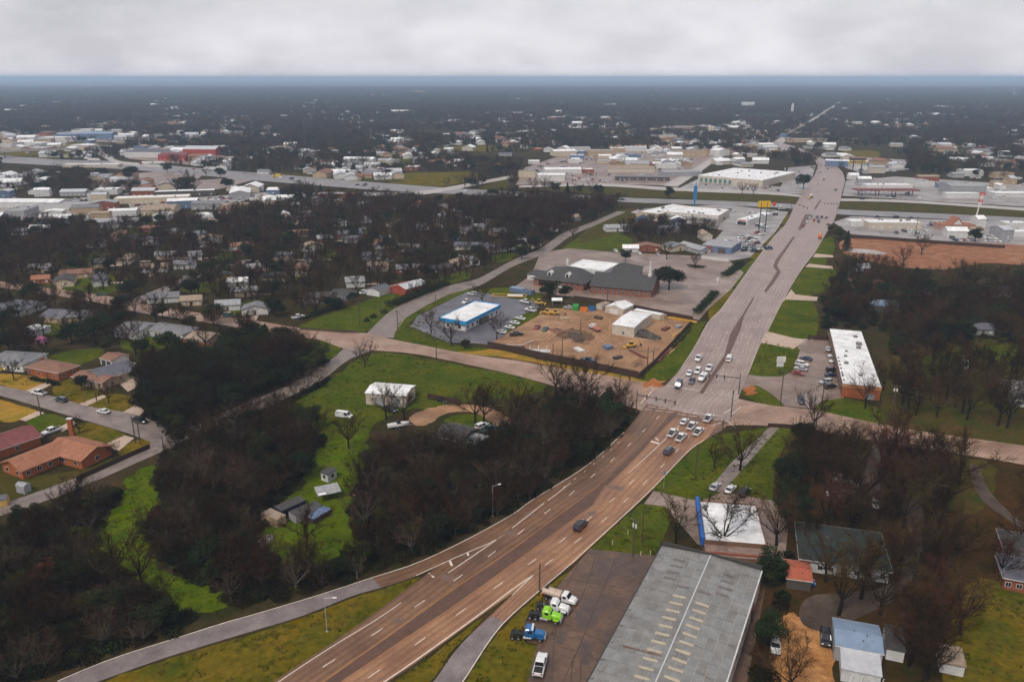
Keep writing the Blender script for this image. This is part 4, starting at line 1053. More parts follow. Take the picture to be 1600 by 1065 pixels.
p_ = at(887,412,7.0) - o; c_, s_ = math.cos(-rz), math.sin(-rz); so.location = (p_.x*c_-p_.y*s_, p_.x*s_+p_.y*c_, 0)

# ------------------------------------------------------------------ contractor yard
building('metal_workshop', 'white metal workshop in the middle of the contractor yard', 'workshop', (957,507),(991,512),(1013,490), 4.6, 'gable', 0.6, 'w_beige', 'r_white', 0.2, win=(1,0,0), door=None)
rt, W, D = building('metal_garage', 'small gabled metal garage with white roller door by the yard fence', 'garage', (946,479),(974,484),(983,475), 3.0, 'gable_y', 1.5, 'w_beige', 'r_white', 0.15)
MB().box(-W*.22,W*.2,-D/2-.08,-D/2,0,2.5).build('roller_door', M['garage'], rt)
crate('site_container', 'short tan container beside the gabled metal garage', 'container', (932,475),(941,477),(947,471), 2.6, 'w_beige', 'r_tan')
crate('site_container', 'long beige container along the back fence of the yard', 'container', (990,484),(1032,492),(1034,489), 2.7, 'w_beige', 'r_white')
crate('site_container', 'tan container end next to the long beige one', 'container', (1033,492),(1037,493),(1037,490), 2.5, 'w_tan', 'r_tan', ribs=False)
crate('skip', 'long sky-blue container behind the office lot', 'container', (796,449),(815,452),(816,449), 2.4, 'w_blue', 'r_bluemetal')
crate('skip', 'dark blue container end behind the office lot', 'container', (815,452),(830,455),(831,452), 2.4, 'w_blue', 'r_slate')

# ------------------------------------------------------------------ ranch houses by the residential street
building('house', 'brown-roofed brick ranch house with golden front lawn', 'house', (41,573),(91,583),(120,571), 3.0, 'hip', 2.0, 'w_orange', 'r_brown', 0.5, win=(4,2,1), door='f', chimney=True)
rt, W, D = building('house', 'ranch house with brown front roof and grey-violet rear roofs', 'house', (113,588),(160,598),(176,585), 2.8, 'gable', 0.9, 'w_tan', 'r_brown', 0.5, win=(4,1,1), door='f')
building('house_extension', 'grey-violet roofed wing behind the brown front roof', 'house', (160,592),(216,576),(216,558), 3.0, 'gable', 1.8, 'w_cream', 'r_slate', 0.4, win=(3,2,0))
rt, W, D = building('garage', 'small brown-roofed double garage with white arched openings', 'garage', (156,559),(174,564),(192,553), 2.7, 'gable', 1.1, 'w_white', 'r_brown', 0.3)
for x in (-.22, .22): MB().box(W*(x-.17),W*(x+.17),-D/2-.06,-D/2,0,2.1).build('opening', M['darkmetal'], rt)
building('house', 'big grey-roofed house half hidden by a bare tree', 'house', (-30,566),(35,570),(78,553), 3.0, 'hip', 2.0, 'w_white', 'r_grey', 0.5, win=(4,2,0), door='f')
def ridge_wing(rt, p0, p1, width, h, rh, wall, rm, ov, win, nm=('wall','roof')):
    """gabled wing under a ridge seen in the photo from p0 to p1"""
    a_, b_ = at(*p0, h+rh), at(*p1, h+rh); ax = b_-a_; L_ = ax.length; an = math.atan2(ax.y, ax.x); c = (a_+b_)/2
    loc = Vector((c.x-rt.location.x, c.y-rt.location.y, 0))
    for q in (wall_mesh(L_, width, h, 'gable', rh).build(nm[0], M[wall], rt), roof_mesh(L_, width, h, 'gable', rh, ov).build(nm[1], M[rm], rt)):
        q.location = loc; q.rotation_euler = (0,0,an)
    for s, n in zip('frl', win):
        for k in range(n):
            wd = window(rt, s, (k+.5)/n-.5, .9, 1.3, 1.3, L_, width); p = wd.location.copy(); c_, s_ = math.cos(an), math.sin(an)
            wd.location = loc + Vector((p.x*c_-p.y*s_, p.x*s_+p.y*c_, p.z)); wd.rotation_euler = (0,0,wd.rotation_euler.z+an)
    blockrect((c.x,c.y,0), L_, width, an)
rt = thing('house', 'L-shaped terracotta-roofed brick house beside the narrow lane', 'house', at(85,722), 0)
ridge_wing(rt, (16,719), (100,686), 10.0, 3.0, 1.9, 'w_orange', 'r_terra', .7, (5,0,2)); ridge_wing(rt, (93,684), (149,698), 10.5, 3.06, 1.9, 'w_orange', 'r_terra', .7, (3,1,0))
p_ = at(113,680) - rt.location
MB().box(p_.x-.7,p_.x+.7,p_.y-.5,p_.y+.5,0,5.8).build('chimney', M['w_orange'], rt); MB().box(p_.x-.85,p_.x+.85,p_.y-.65,p_.y+.65,5.8,6.0).build('chimney_cap', M['w_white'], rt)
building('house', 'ranch house with dark red roof and cream garage wall', 'house', (-14,706),(62,681),(44,664), 3.0, 'gable', 1.9, 'w_orange', 'r_dred', 0.6, win=(1,1,0))
building('tool_shed', 'little grey tool shed behind the terracotta-roofed house', 'shed', (24,758),(37,761),(40,754), 2.2, 'gable', .5, 'w_grey', 'r_lgrey', 0.1)
building('playhouse', 'yellow playhouse with violet roof at the picture edge', 'playhouse', (-4,782),(10,780),(11,773), 2.0, 'gable', .8, 'w_yellow', 'r_slate', 0.1)
building('house', 'white ranch house with grey hip roof beside the tan street', 'house', (224,514),(285,522),(309,512), 3.0, 'hip', 1.6, 'w_white', 'r_grey', 0.5, win=(5,2,0), door='f')
building('house', 'grey-roofed white house behind a bare tree, next to the white ranch house', 'house', (178,516),(214,521),(238,505), 3.0, 'gable', 1.8, 'w_white', 'r_grey', 0.5, win=(3,2,0), door='f')
building('house', 'tan bungalow with brown roof and board fence beyond the white ranch house', 'house', (289,528),(322,533),(340,521), 2.8, 'gable', 1.4, 'w_tan', 'r_tan', 0.4, win=(2,2,0))
building('house', 'grey-roofed house at the edge of the picture near the lane of purple-grey roofs', 'house', (-20,482),(30,486),(45,470), 3.0, 'hip', 2.0, 'w_white', 'r_slate', 0.5, win=(3,2,0))
building('house', 'slate-roofed tan house beside the first grey one', 'house', (62,494),(96,497),(104,484), 2.9, 'gable', 1.8, 'w_tan', 'r_slate', 0.5, win=(3,2,0))
building('porch_house', 'white porch roof among bare trees below the slate roofs', 'house', (34,514),(58,517),(62,508), 2.6, 'plate', 0, 'w_white', 'r_white', 0.2, win=(2,0,0))

# ------------------------------------------------------------------ homestead under the oaks
rt, W, D = building('house', 'large dark-roofed house with teal tarpaulin under bare oaks', 'house', (1252,872),(1390,892),(1400,838), 3.2, 'hip', 2.6, 'w_white', 'r_dgreen', 0.6, win=(7,2,0), door='f')
def slope_sheet(x0, x1, y0, y1, m_):
    zs = lambda y: 3.2+.2 + (y+D/2+.6)/(D/2+.6)*2.4 + .04
    v = [(x0,y0,zs(y0)),(x1,y0,zs(y0)),(x1-.5,y1,zs(y1)),(x0+.8,y1,zs(y1))]
    MB().add(v + [(a_,b_,c_+.04) for a_,b_,c_ in v], [(4,5,6,7),(0,1,5,4),(1,2,6,5),(2,3,7,6),(3,0,4,7),(0,3,2,1)]).build('tarpaulin', M[m_], rt)
M['tarp'] = mat('tarpaulin_teal', (0.012,0.105,0.10), 0.6, (0.010,0.05,0.05), 0.35, coords='object')
slope_sheet(-W*.20, W*.0, -D/2+.1, -2.6, 'tarp')
building('outhouse', 'rust-red roofed outhouse beside the dark house', 'shed', (1230,903),(1268,908),(1270,880), 2.6, 'gable', .8, 'w_dark', 'r_rust', 0.3)
building('metal_barn', 'blue-grey metal roofed barn by the bottom edge', 'barn', (1306,1008),(1380,1022),(1381,980), 3.4, 'gable', .8, 'w_grey', 'r_bluemetal', 0.2, win=(0,2,0))
rt, W, D = building('shelter', 'open shed with white and blue roof sheets before the metal barn', 'shed', (1316,1044),(1377,1057),(1380,1024), 2.8, 'shed', .5, 'w_white', 'r_metal', 0.2)
for i in range(4): MB().tube((-W/2+1+i*W/4,-D/2-2.4,0.1),(-W/2+2.2+i*W/4,-D/2-.1,2.6),.06).build('strut', M['w_white'], rt)
building('shed', 'dark shed with white front in the trees beside the metal barn', 'shed', (1386,1012),(1414,1018),(1432,985), 2.6, 'gable', .9, 'w_white', 'r_charcoal', 0.2)
building('shed', 'flat cream shed on the yellow-green lawn', 'shed', (1471,1034),(1508,1042),(1509,1015), 2.3, 'plate', 0, 'w_white', 'r_tan', 0.2)
building('house', 'dark blue-roofed house cut off by the picture edge above the lawn', 'house', (1570,902),(1640,915),(1640,880), 3.0, 'hip', 1.6, 'w_brick', 'r_slate', 0.5, win=(4,0,1))
building('house', 'second dark-roofed wing just above the blue-roofed house at the edge', 'house', (1574,868),(1640,880),(1640,842), 3.0, 'hip', 1.8, 'w_brick', 'r_charcoal', 0.5, win=(3,0,1))
building('house', 'white house at the picture edge beyond the meadow', 'house', (1585,620),(1640,625),(1640,600), 3.4, 'hip', 1.6, 'w_white', 'r_lgrey', 0.4, win=(3,0,1))
building('garden_shed', 'tiny white shed on the meadow', 'shed', (1505,567),(1514,568),(1515,562), 2.2, 'gable', .5, 'w_white', 'r_white', 0.1)
house(1355,448, 18, 11, -8, 'brown-roofed house among the dark trees by the wide road', 'hip', 'w_pink', 'r_brown')
house(1346,424, 7, 6, 12, 'small white house glimpsed between cedars', 'gable', 'w_white', 'r_white')
house(1460,456, 12, 8, 5, 'white-walled house deep in the dark trees', 'gable', 'w_white', 'r_slate')
house(1540,460, 20, 11, -4, 'long slate-roofed house in the trees below the red earth', 'gable', 'w_white', 'r_slate')
house(1530,520, 9, 7, -4, 'hidden white-walled house near the green clearing', 'gable', 'w_grey', 'r_slate')
house(1375,483, 14, 9, 5, 'house with blue-grey roof in the trees above the brick building', 'gable', 'w_grey', 'r_bluemetal')
# ------------------------------------------------------------------ houses of the middle distance
H_ = house
for a in [
 (235,381,11,8,20,'white gable-ended house with grey roof facing the leaning tree','gable_y','w_white','r_slate'),
 (378,389,15,9,12,'white house with brown roof near the yellow bungalow','gable','w_white','r_brown'),
 (352,437,9,8,30,'yellow bungalow with white porch roof','gable_y','w_yellow','r_charcoal'),
 (372,446,11,5,12,'low white porch roof beside the yellow bungalow','gable','w_white','r_white'),
 (396,424,8,6,15,'red-walled house with white verandah above the yellow bungalow','gable','w_red','r_lgrey'),
 (257,470,15,9,14,'grey-roofed white garage with red door facing the street bend','gable','w_white','r_grey'),
 (65,424,12,8,10,'tan house in the shade above the green clearing','gable','w_tan','r_grey'),
 (65,361,14,8,5,'house with pale flat roof near the picture edge','gable','w_grey','r_white'),
 (32,366,9,6,5,'pale cottage beside the pale flat roof','gable','w_white','r_metal'),
 (66,442,9,5,15,'orange brick outbuilding beside the green clearing','gable','w_orange','r_terra'),
 (467,369,13,9,18,'brown-roofed bungalow behind the green dome tent','gable','w_tan','r_brown'),
 (552,378,15,9,12,'white farmhouse with dark roof among purple-brown trees','hip','w_white','r_slate'),
 (567,347,13,9,14,'grey-roofed white house on the short street','gable','w_white','r_grey'),
 (532,352,9,7,14,'half-hidden pale house beside the short street','gable_y','w_white','r_lgrey'),
 (627,327,13,8,16,'white house with two gables on the short street','gable_y','w_white','r_slate'),
 (659,322,11,9,20,'orange brick two-storey house below the freeway','gable_y','w_orange','r_terra'),
 (682,328,13,7,15,'low brick house next to the orange two-storey one','gable','w_brick','r_brown'),
 (699,343,15,9,14,'house with bright white flat roof beside the street end','gable','w_white','r_white'),
 (661,358,10,7,8,'small white house with grey gable near the bright white roof','gable_y','w_white','r_grey'),
 (731,347,8,6,10,'little white cottage facing the dark garden','gable_y','w_white','r_white'),
 (750,359,11,8,14,'white house with porch among the mid-distance gardens','gable','w_white','r_lgrey'),
 (770,351,10,7,14,'beige house with grey-brown roof above the porch house','gable','w_beige','r_tan'),
 (729,364,9,7,12,'beige cottage below the little white one','gable','w_beige','r_grey'),
 (737,389,22,8,-6,'long low white house behind the hedge','gable','w_white','r_slate'),
 (772,392,15,9,16,'white house with dark hip roof near the diagonal street','hip','w_white','r_slate'),
 (718,416,11,8,14,'tan round-gabled house beside the diagonal street','gable_y','w_cream','r_tan'),
 (738,413,8,6,14,'pale house with porch next to the tan round-gabled one','gable_y','w_white','r_grey'),
 (711,376,6,4,8,'small blue shed in the mid-distance gardens','gable','w_blue','r_bluemetal'),
 (427,421,16,8,10,'tan house with bare trees in front','gable','w_tan','r_charcoal'),
 (432,438,14,8,8,'cream bungalow below the tan house','gable','w_cream','r_charcoal'),
 (500,470,16,9,10,'dark-roofed house hidden behind the oak by the white pickup','gable','w_grey','r_charcoal'),
 (692,424,18,9,30,'long dark hip-roofed house behind the street hedge','hip','w_dark','r_charcoal'),
 (962,360,17,10,8,'white house with grey roof on the open field','gable','w_white','r_lgrey'),
 (842,352,13,8,10,'white house with brown roof left of the open field','gable_y','w_white','r_brown'),
 (872,349,13,9,25,'grey-roofed house by the upper diagonal street','gable','w_cream','r_grey'),
 (893,344,12,9,25,'tan-grey house behind the grey-roofed one','gable','w_grey','r_tan'),
 (858,340,4,4,8,'tall blue shed among the trees by the upper street','gable','w_teal','r_bluemetal'),
 (855,360,15,9,8,'low brown-roofed house with white walls below the tall blue shed','gable','w_white','r_brown'),
 (1010,391,18,10,-4,'brick house with white carport roof behind the church','gable_y','w_brick','r_brown'),
 (985,393,10,6,-4,'white carport beside the brick house behind the church','gable','w_white','r_white'),
 (1055,390,15,10,28,'grey-green gabled house behind the church car park','gable_y','w_cream','r_grey'),
 (1085,392,9,22,28,'long grey-roofed shed next to the grey-green house','gable_y','w_grey','r_lgrey'),
 (1042,362,16,9,5,'dim house in the trees below the motel','gable','w_grey','r_slate'),
 (455,312,26,12,6,'long pale workshop by the freeway','gable','w_white','r_white'),
 (120,500,12,9,10,'brown-grey house behind the dark oak','gable','w_tan','r_grey'),
 (290,418,12,8,12,'white house behind tangled branches','gable','w_white','r_grey'),
 (300,475,10,7,14,'pale house behind a board fence on the tan street','gable','w_cream','r_tan'),
 (580,405,12,8,12,'dim violet-roofed house in the dense bare trees','gable','w_grey','r_slate'),
 (640,392,13,8,-8,'dim pale house in the dense bare trees','gable','w_white','r_grey'),
 (330,345,12,8,10,'pale house in the trees under the workshops','gable','w_white','r_lgrey'),
 (480,338,12,8,10,'violet-grey roofed house under the freeway trees','gable','w_grey','r_slate'),
 (150,385,12,8,10,'dark-roofed house half hidden in the middle trees','gable','w_white','r_charcoal')]:
    px, py, W, D, rot, lb, rf, wl, rm = a
    H_(px, py, W, D, rot, lb, rf, wl, rm, win=(3,1,1))

def slabhouse(px, py, W, D, rot, h, label, wall, rm, roof='flat', rh=0, cat='building', name='commercial_building', units=0, win=(0,0,0), ov=0.2, group=None, **k):
    o = at(px, py); o.z = 0
    rt = thing(name, label, cat, o, R(rot), group)
    fill(rt, W, D, h, roof, rh, wall, rm, ov, win=win, units=units, seed=int(px), pane=False, **k)
    blockrect(o, W, D, R(rot), 3)
    return rt
# motel, burger bar, garage, big store
rt, W, D = building('motel', 'two-storey motel with long white roof beside the freeway', 'motel', (1032,330),(1123,337),(1128,326), 6.4, 'flat', 0, 'w_beige', 'r_white', 0, win=(16,2,0), storeys=2, pane=False, units=6, ww=1.6, wh=1.6)
MB().box(-W/2,W/2,-D/2-1.8,-D/2-.01,3.1,3.3).build('gallery', M['w_white'], rt)
MB().box(-W/2,W/2,-D/2-1.8,-D/2-1.7,3.3,4.2).build('railing', M['w_grey'], rt)
for k in range(13): MB().box(-W/2+k*W/12.01,-W/2+.25+k*W/12.01,-D/2-1.75,-D/2-1.5,0,6.1).build('post', M['w_white'], rt)
building('motel_wing', 'short end wing of the motel with white roof', 'motel', (998,330),(1030,334),(1045,318), 6.2, 'flat', 0, 'w_beige', 'r_white', 0, units=4, win=(4,0,0), storeys=2, pane=False)
rt, W, D = building('restaurant', 'white burger bar with red lettered front below the yellow pylon', 'restaurant', (1151,342),(1168,344),(1177,329), 4.2, 'flat', 0, 'w_white', 'r_white', 0, units=3)
MB().box(-W*.3,W*.3,-D/2-.12,-D/2,3.0,3.8).build('sign', mat('sign_red', (0.5,.06,.03), .5), rt)
MB().box(-W*.4,W*.4,-D/2-.1,-D/2,.2,2.6).build('window', M['glass'], rt)
rt, W, D = building('garage', 'blue-grey tyre garage with red door beside the church lot', 'garage', (1098,382),(1143,387),(1152,378), 4.4, 'gable', .6, 'w_blue', 'r_lgrey', .2)
MB().box(-W*.42,-W*.14,-D/2-.1,-D/2,0,3.6).build('roller_door', M['w_red'], rt)
MB().box(W*.05,W*.3,-D/2-.1,-D/2,0,3.4).build('roller_door', M['w_dark'], rt)
rt, W, D = building('store', 'huge tan store with white roof above the grass bank', 'store', (1091,274),(1192,282),(1228,262), 7.0, 'plate', 0, 'w_beige', 'r_white', 0.02, units=14, depth=95)
for k in range(7): MB().box(-W*.46+k*W*.075,-W*.46+k*W*.075+W*.035,-D/2-.6,-D/2,1.0,4.6).build('awning', M['w_teal'], rt)
# filling station and drive-in
rt = slabhouse(1385,296,46,14,-2,5.5,'pale filling station shop behind the red canopy','w_white','r_white',units=2,win=(8,0,0))
cp = thing('fuel_canopy', 'dark red canopy on posts over the fuel pumps', 'canopy', at(1383,305), R(-2))
MB().box(-30,30,-7,7,5.0,5.9).build('canopy_roof', M['r_dred'], cp)
for x in (-24,-8,8,24):
    for y in (-4,4): MB().box(x-.3,x+.3,y-.3,y+.3,0,5.0).build('post', M['r_dred'], cp)
slabhouse(1502,301,34,26,-3,8.0,'grey metal-clad hall with white porch roof by the frontage road','w_grey','r_lgrey','gable',1.5,win=(5,0,0))
slabhouse(1500,309,30,8,-3,4.5,'white porch roof in front of the grey metal hall','w_white','r_white','plate',units=0)
slabhouse(1536,299,14,10,-3,3.6,'small white canopy next to the grey hall','w_white','r_white','plate')
slabhouse(1392,355,40,16,-2,5.0,'flat beige shop with rooftop units beside the freeway','w_beige','r_white',units=6,win=(6,0,0))
slabhouse(1345,352,20,12,-2,4.2,'small pale takeaway with orange sign by the freeway','w_white','r_white',win=(4,0,0))
dr = slabhouse(1490,357,26,12,-2,3.4,'drive-in restaurant with peaked coral roof','w_pink','r_terra','plate')
slab_y(mb_ := MB(), [(-5,3.7),(5,3.7),(0,9.2)], -5, 5); mb_.build('peaked_roof', M['r_terra'], dr)
slab_y(mb_ := MB(), [(-3.4,3.9),(3.4,3.9),(0,7.4)], -5.1, -5.0); mb_.build('gable_panel', M['w_white'], dr)
slabhouse(1585,368,16,10,-2,3.8,'white flat-roofed kiosk beside the parked lorries','w_white','r_white',win=(3,0,0))
slabhouse(1582,307,40,14,-3,3.8,'row of white caravans behind the frontage road','w_white','r_white','plate')
# blue and white shop, yellow sign, sheds beyond the freeway
bs = slabhouse(1322,259,52,26,-20,7,'long blue and white shop at the road bend','w_blue','r_white',units=4)
for k in range(9): window(bs,'l',-.4+k*.1,.6,2,4.4,52,26,False,'window','w_white')
slabhouse(1290,222,120,20,-2,6,'long low building with grey roof beyond the road bend','w_tan','r_lgrey',win=(12,0,0))
slabhouse(1235,214,50,24,-12,6,'dark blue shed at the far road bend','w_blue','r_slate')
slabhouse(1270,232,30,16,-12,4,'dark-roofed shed below the long low building','w_grey','r_charcoal')
slabhouse(1062,264+10,46,22,8,5,'flat grey open-sided shed in the lorry yard','w_grey','r_lgrey','gable',1)
for px, py, W, D, rot, h, lb, wl, rm, rf, rh in [
 (880,243,34,24,12,7,'cream barrel-roofed shed beside the lorry yard','w_cream','r_white','gable',2),
 (905,237,30,20,12,6,'white stepped shed behind the cream one','w_white','r_lgrey','gable',1.5),
 (938,244,36,22,0,9,'tan flat-roofed warehouse in the lorry yard','w_tan','r_lgrey','flat',0),
 (964,240,22,20,0,9,'short tan warehouse joined to the flat-roofed one','w_tan','r_white','flat',0),
 (992,236,34,18,0,6,'grey and white shed behind the tan warehouses','w_white','r_metal','gable',1.5),
 (985,268,56,26,-4,5,'low wide grey-beige roof in the muddy yard','w_beige','r_tan','gable',1.6),
 (1003,281,60,14,-6,4,'dark grey long roof at the edge of the muddy yard','w_dark','r_grey','gable',1),
 (878,270,44,22,6,5,'white roofed open shed in the car scrap yard','w_white','r_white','gable',1.5),
 (834,256,14,10,6,4,'small white office in the car scrap yard','w_white','r_white','gable',1),
 (1078,243,46,22,-4,8,'grey workshop with white front beyond the muddy yard','w_tan','r_grey','flat',0),
 (1124,243,20,20,30,8,'white gabled shed beside the store lane','w_white','r_white','gable_y',2.5),
 (1155,227,18,10,0,6,'shed with bright orange roof beyond the big store','w_orange','r_rust','gable',1.5),
 (1128,224,50,20,-4,5,'low white building beyond the orange roof','w_white','r_white','flat',0),
 (1160,215,46,20,-4,5,'pale warehouse along the far road','w_white','r_lgrey','flat',0),
 (1085,212,46,24,-4,7,'white warehouse behind the muddy yard','w_white','r_lgrey','gable',2),
 (1020,215,150,16,-2,4,'long pale storage row behind the sheds','w_beige','r_lgrey','gable',1),
 (950,211,46,22,6,6,'arched beige hall at the wood edge','w_beige','r_tan','gable',2),
 (1180,208,60,24,-2,5,'long white-roofed shopping row beyond the far bend','w_white','r_white','flat',0),
 (820,213,34,20,0,8,'white office with window bands in the wood','w_white','r_white','flat',0),
 (790,214,44,24,-2,8,'pale school block in the wood','w_white','r_metal','flat',0),
 (45,222,30,20,4,9,'white gabled hall behind the overpass','w_white','r_white','gable',3),
 (95,220,60,26,2,7,'wide white commercial roof behind the overpass','w_white','r_white','flat',0),
 (110,217,40,24,2,9,'light blue shed beside the white commercial roof','w_blue','r_bluemetal','gable',2),
 (155,217,60,26,2,10,'large light-blue metal shed beyond the freeway','w_blue','r_bluemetal','gable',3),
 (138,211,22,18,2,12,'white tower block part of the blue sheds','w_white','r_white','flat',0),
 (232,245,56,26,-4,8,'dark blue-roofed arcade with white columns by the freeway','w_white','r_slate','hip',4),
 (275,250,40,22,-6,7,'dark red brick building next to the blue-roofed arcade','w_red','r_dred','gable',3),
 (318,242,50,24,-6,9,'red hall with grey roof by the freeway','w_red','r_metal','gable',4),
 (340,254,46,12,-6,4,'white canopy in front of the red hall','w_white','r_white','plate',0),
 (285,229,40,18,-4,6,'brick block with white cornice beyond the arcade','w_brick','r_white','flat',0),
 (310,217,30,16,0,6,'long pale roof in the trees beyond the red hall','w_white','r_metal','gable',1.5),
 (365,213,36,18,0,6,'grey-roofed church hall in the far trees','w_tan','r_grey','gable',4),
 (145,261,70,14,3,4,'pale flat roof below the freeway','w_beige','r_white','flat',0),
 (240,315,64,16,14,5,'long cream strip building with flat roof','w_cream','r_white','flat',0),
 (290,299+6,56,14,14,5,'long dark-fronted building with white roof','w_dark','r_white','flat',0),
 (35,322,80,22,-2,5,'long white workshop roof at the picture edge','w_white','r_white','gable',1.5),
 (100,326,44,20,12,4.5,'pale flat garage beside the white workshop','w_white','r_lgrey','flat',0),
 (165,320,18,8,-8,3.5,'small white fenced building near the garages','w_white','r_white','flat',0),
 (195,336,22,14,10,4.5,'white shed behind a bare tree near the garages','w_white','r_white','gable',1),
 (92,276,18,12,0,4,'white house in the wood below the freeway','w_white','r_white','hip',2),
 (118,305,24,12,6,4,'grey-blue roofed house in the wood','w_grey','r_metal','gable',2),
 (185,353,34,18,8,4.5,'violet-grey roofed hall near the leaning tree','w_grey','r_lgrey','gable',1.5),
 (1390,183,60,20,-2,7,'white office block with blue roof in the far wood','w_white','r_metal','flat',0),
 (1420,202,46,18,-2,5,'low white hall in the far wood','w_white','r_white','flat',0),
 (1365,199,40,14,4,5,'pale flat roof near the far straight road','w_cream','r_tan','flat',0),
 (1484,193,60,16,-4,6,'bright white long roof in the far wood','w_white','r_white','flat',0),
 (1490,184,90,26,-2,6,'tan cleared site with long roof far off','w_tan','r_tan','flat',0),
 (1560,178,50,18,0,6,'white block in the far wood','w_white','r_white','flat',0),
 (1495,258,22,14,4,4,'white pool house in the middle wood','w_white','r_white','gable',1),
 (1455,247,14,10,-14,4,'white-gabled house in the middle wood','w_white','r_white','gable_y',2),
 (1475,249,14,10,-14,4,'dull roofed house next to the white-gabled one','w_tan','r_grey','gable',2),
 (1168,169,44,20,0,22,'pale multi-storey office far off in the haze','w_white','r_lgrey','flat',0),
 (1120,171,120,40,0,7,'long pinkish shopping centre far off in the haze','w_pink','r_tan','flat',0),
 (1238,189,12,10,0,5,'small white house by the far straight road','w_white','r_white','gable',2),
 (596,150,120,30,0,10,'pale distant school far off in the haze','w_cream','r_white','flat',0),
 (655,146,90,40,0,16,'pinkish distant block far off in the haze','w_pink','r_tan','flat',0),
 (908,142,100,30,0,8,'white distant roof near the horizon','w_white','r_white','flat',0),
 (630,177,80,26,0,7,'white roof cluster deep in the far wood','w_white','r_white','gable',3),
 (135,161,110,26,0,8,'long white roof in the far wood by the freeway end','w_white','r_white','flat',0),
 (86,163,50,24,0,8,'short white roof next to the long far one','w_white','r_white','gable',3),
 (1583,150,60,24,0,8,'white church hall far off near the horizon','w_brick','r_white','gable',4),
 (200,146,60,26,0,9,'white shed on the distant slope','w_white','r_white','flat',0),
 (1480,146,80,20,0,6,'long white roof near the distant church','w_white','r_white','flat',0)]:
    slabhouse(px, py, W, D, rot, h, lb, wl, rm, rf, rh, win=(6,2,2) if py > 205 else (0,0,0), units=2 if rf == 'flat' else 0)
# overpass
ov = thing('overpass', 'concrete overpass on piers at the picture edge', 'bridge', at(60,245), 0)
A_, B_ = at(-60,250), at(122,240)
ax = (B_-A_); Lb = ax.length
ov.rotation_euler = (0,0,math.atan2(ax.y,ax.x)); ov.location = (A_+B_)/2
n = 14; top = []
mb = MB(); ring = []
for i in range(n+1):
    x = -Lb/2 + Lb*i/n; z = 6.5 + 2.5*math.sin(math.pi*min(1,i/n*1.0))
    ring.append([(x,-7,z-1.1),(x,7,z-1.1),(x,7,z+.9),(x,6.6,z+.9),(x,6.6,z),(x,-6.6,z),(x,-6.6,z+.9),(x,-7,z+.9)])
mb.loft(ring); mb.build('deck', M['pale'], ov)
for i in range(2, n, 3):
    x = -Lb/2 + Lb*i/n
    for y in (-4,4): MB().cyl((x,y,3.6),.7,7.2,'z',10).build('pier', M['pale'], ov)
# ---- more houses of the middle gardens
rg = random.Random(21)
NAMEW = {'w_white':'white','w_cream':'cream','w_tan':'tan','w_brick':'brick','w_grey':'grey','w_beige':'beige'}
NAMER = {'r_grey':'grey','r_lgrey':'pale grey','r_white':'white','r_brown':'brown','r_slate':'slate','r_charcoal':'black','r_tan':'tan'}
MIDMARK = [(235,381,'the leaning tree clearing'),(378,389,'the yellow bungalow'),(257,470,'the street bend garage'),(65,424,'the green clearing'),(65,361,'the pale workshops'),(467,369,'the green dome tent'),(552,378,'the white farmhouse'),(567,347,'the short street'),(659,322,'the orange two-storey house'),(699,343,'the bright white flat roof'),(750,359,'the porch house'),(737,389,'the long white house'),(718,416,'the round-gabled house'),(430,430,'the cream bungalow'),(500,470,'the white pickup corner'),(855,355,'the tall blue shed'),(150,385,'the middle trees'),(290,418,'the tangled branches'),(60,490,'the purple-grey roofs'),(330,345,'the freeway workshops'),(480,338,'the freeway trees'),(800,330,'the upper street')]
n_ = 0; seen = {}
polyN = np.array([(p.x,p.y) for p in pts([(-60,340),(210,352),(400,312),(600,308),(720,314),(800,304),(900,318),(940,330),(870,380),(800,402),(700,440),(620,474),(540,488),(420,497),(160,455),(-60,430)])])
tries = 0
while n_ < 46 and tries < 6000:
    tries += 1
    px, py = rg.uniform(-40,940), rg.uniform(305,490); p = at(px,py)
    if not inside(polyN, np.array([p.x]), np.array([p.y]))[0] or not free_spot(p.x, p.y, 9): continue
    wl = rg.choice(('w_white','w_white','w_white','w_cream','w_tan','w_brick','w_grey','w_beige')); rm = rg.choice(tuple(NAMER)); rf = rg.choice(('gable','gable','gable_y','hip'))
    W, D = rg.uniform(11,17), rg.uniform(7,10)
    mk = min(MIDMARK, key=lambda m_: (at(m_[0],m_[1]).xy-p.xy).length)[2]
    house(px, py, W, D, rg.choice((10,14,100,-70))+rg.uniform(-6,6), '%s %s house with %s %s roof among gardens near %s' % ('long' if W > 14.3 else 'small', NAMEW[wl], NAMER[rm], {'gable':'gabled','gable_y':'end-gabled','hip':'hipped'}[rf], mk), rf, wl, rm, win=(3,1,1), h=3.0, group='garden houses')
    o_ = at(px,py); dv = MB().box(-1.6,1.6,-13,-5.2,.03,.055+n_*.0003).build('driveway', M['walk']); dv.location = (o_.x,o_.y,0); dv.rotation_euler = (0,0,R(rg.choice((10,100)))); struct(dv, 'pale driveway between the mid-distance houses')
    n_ += 1
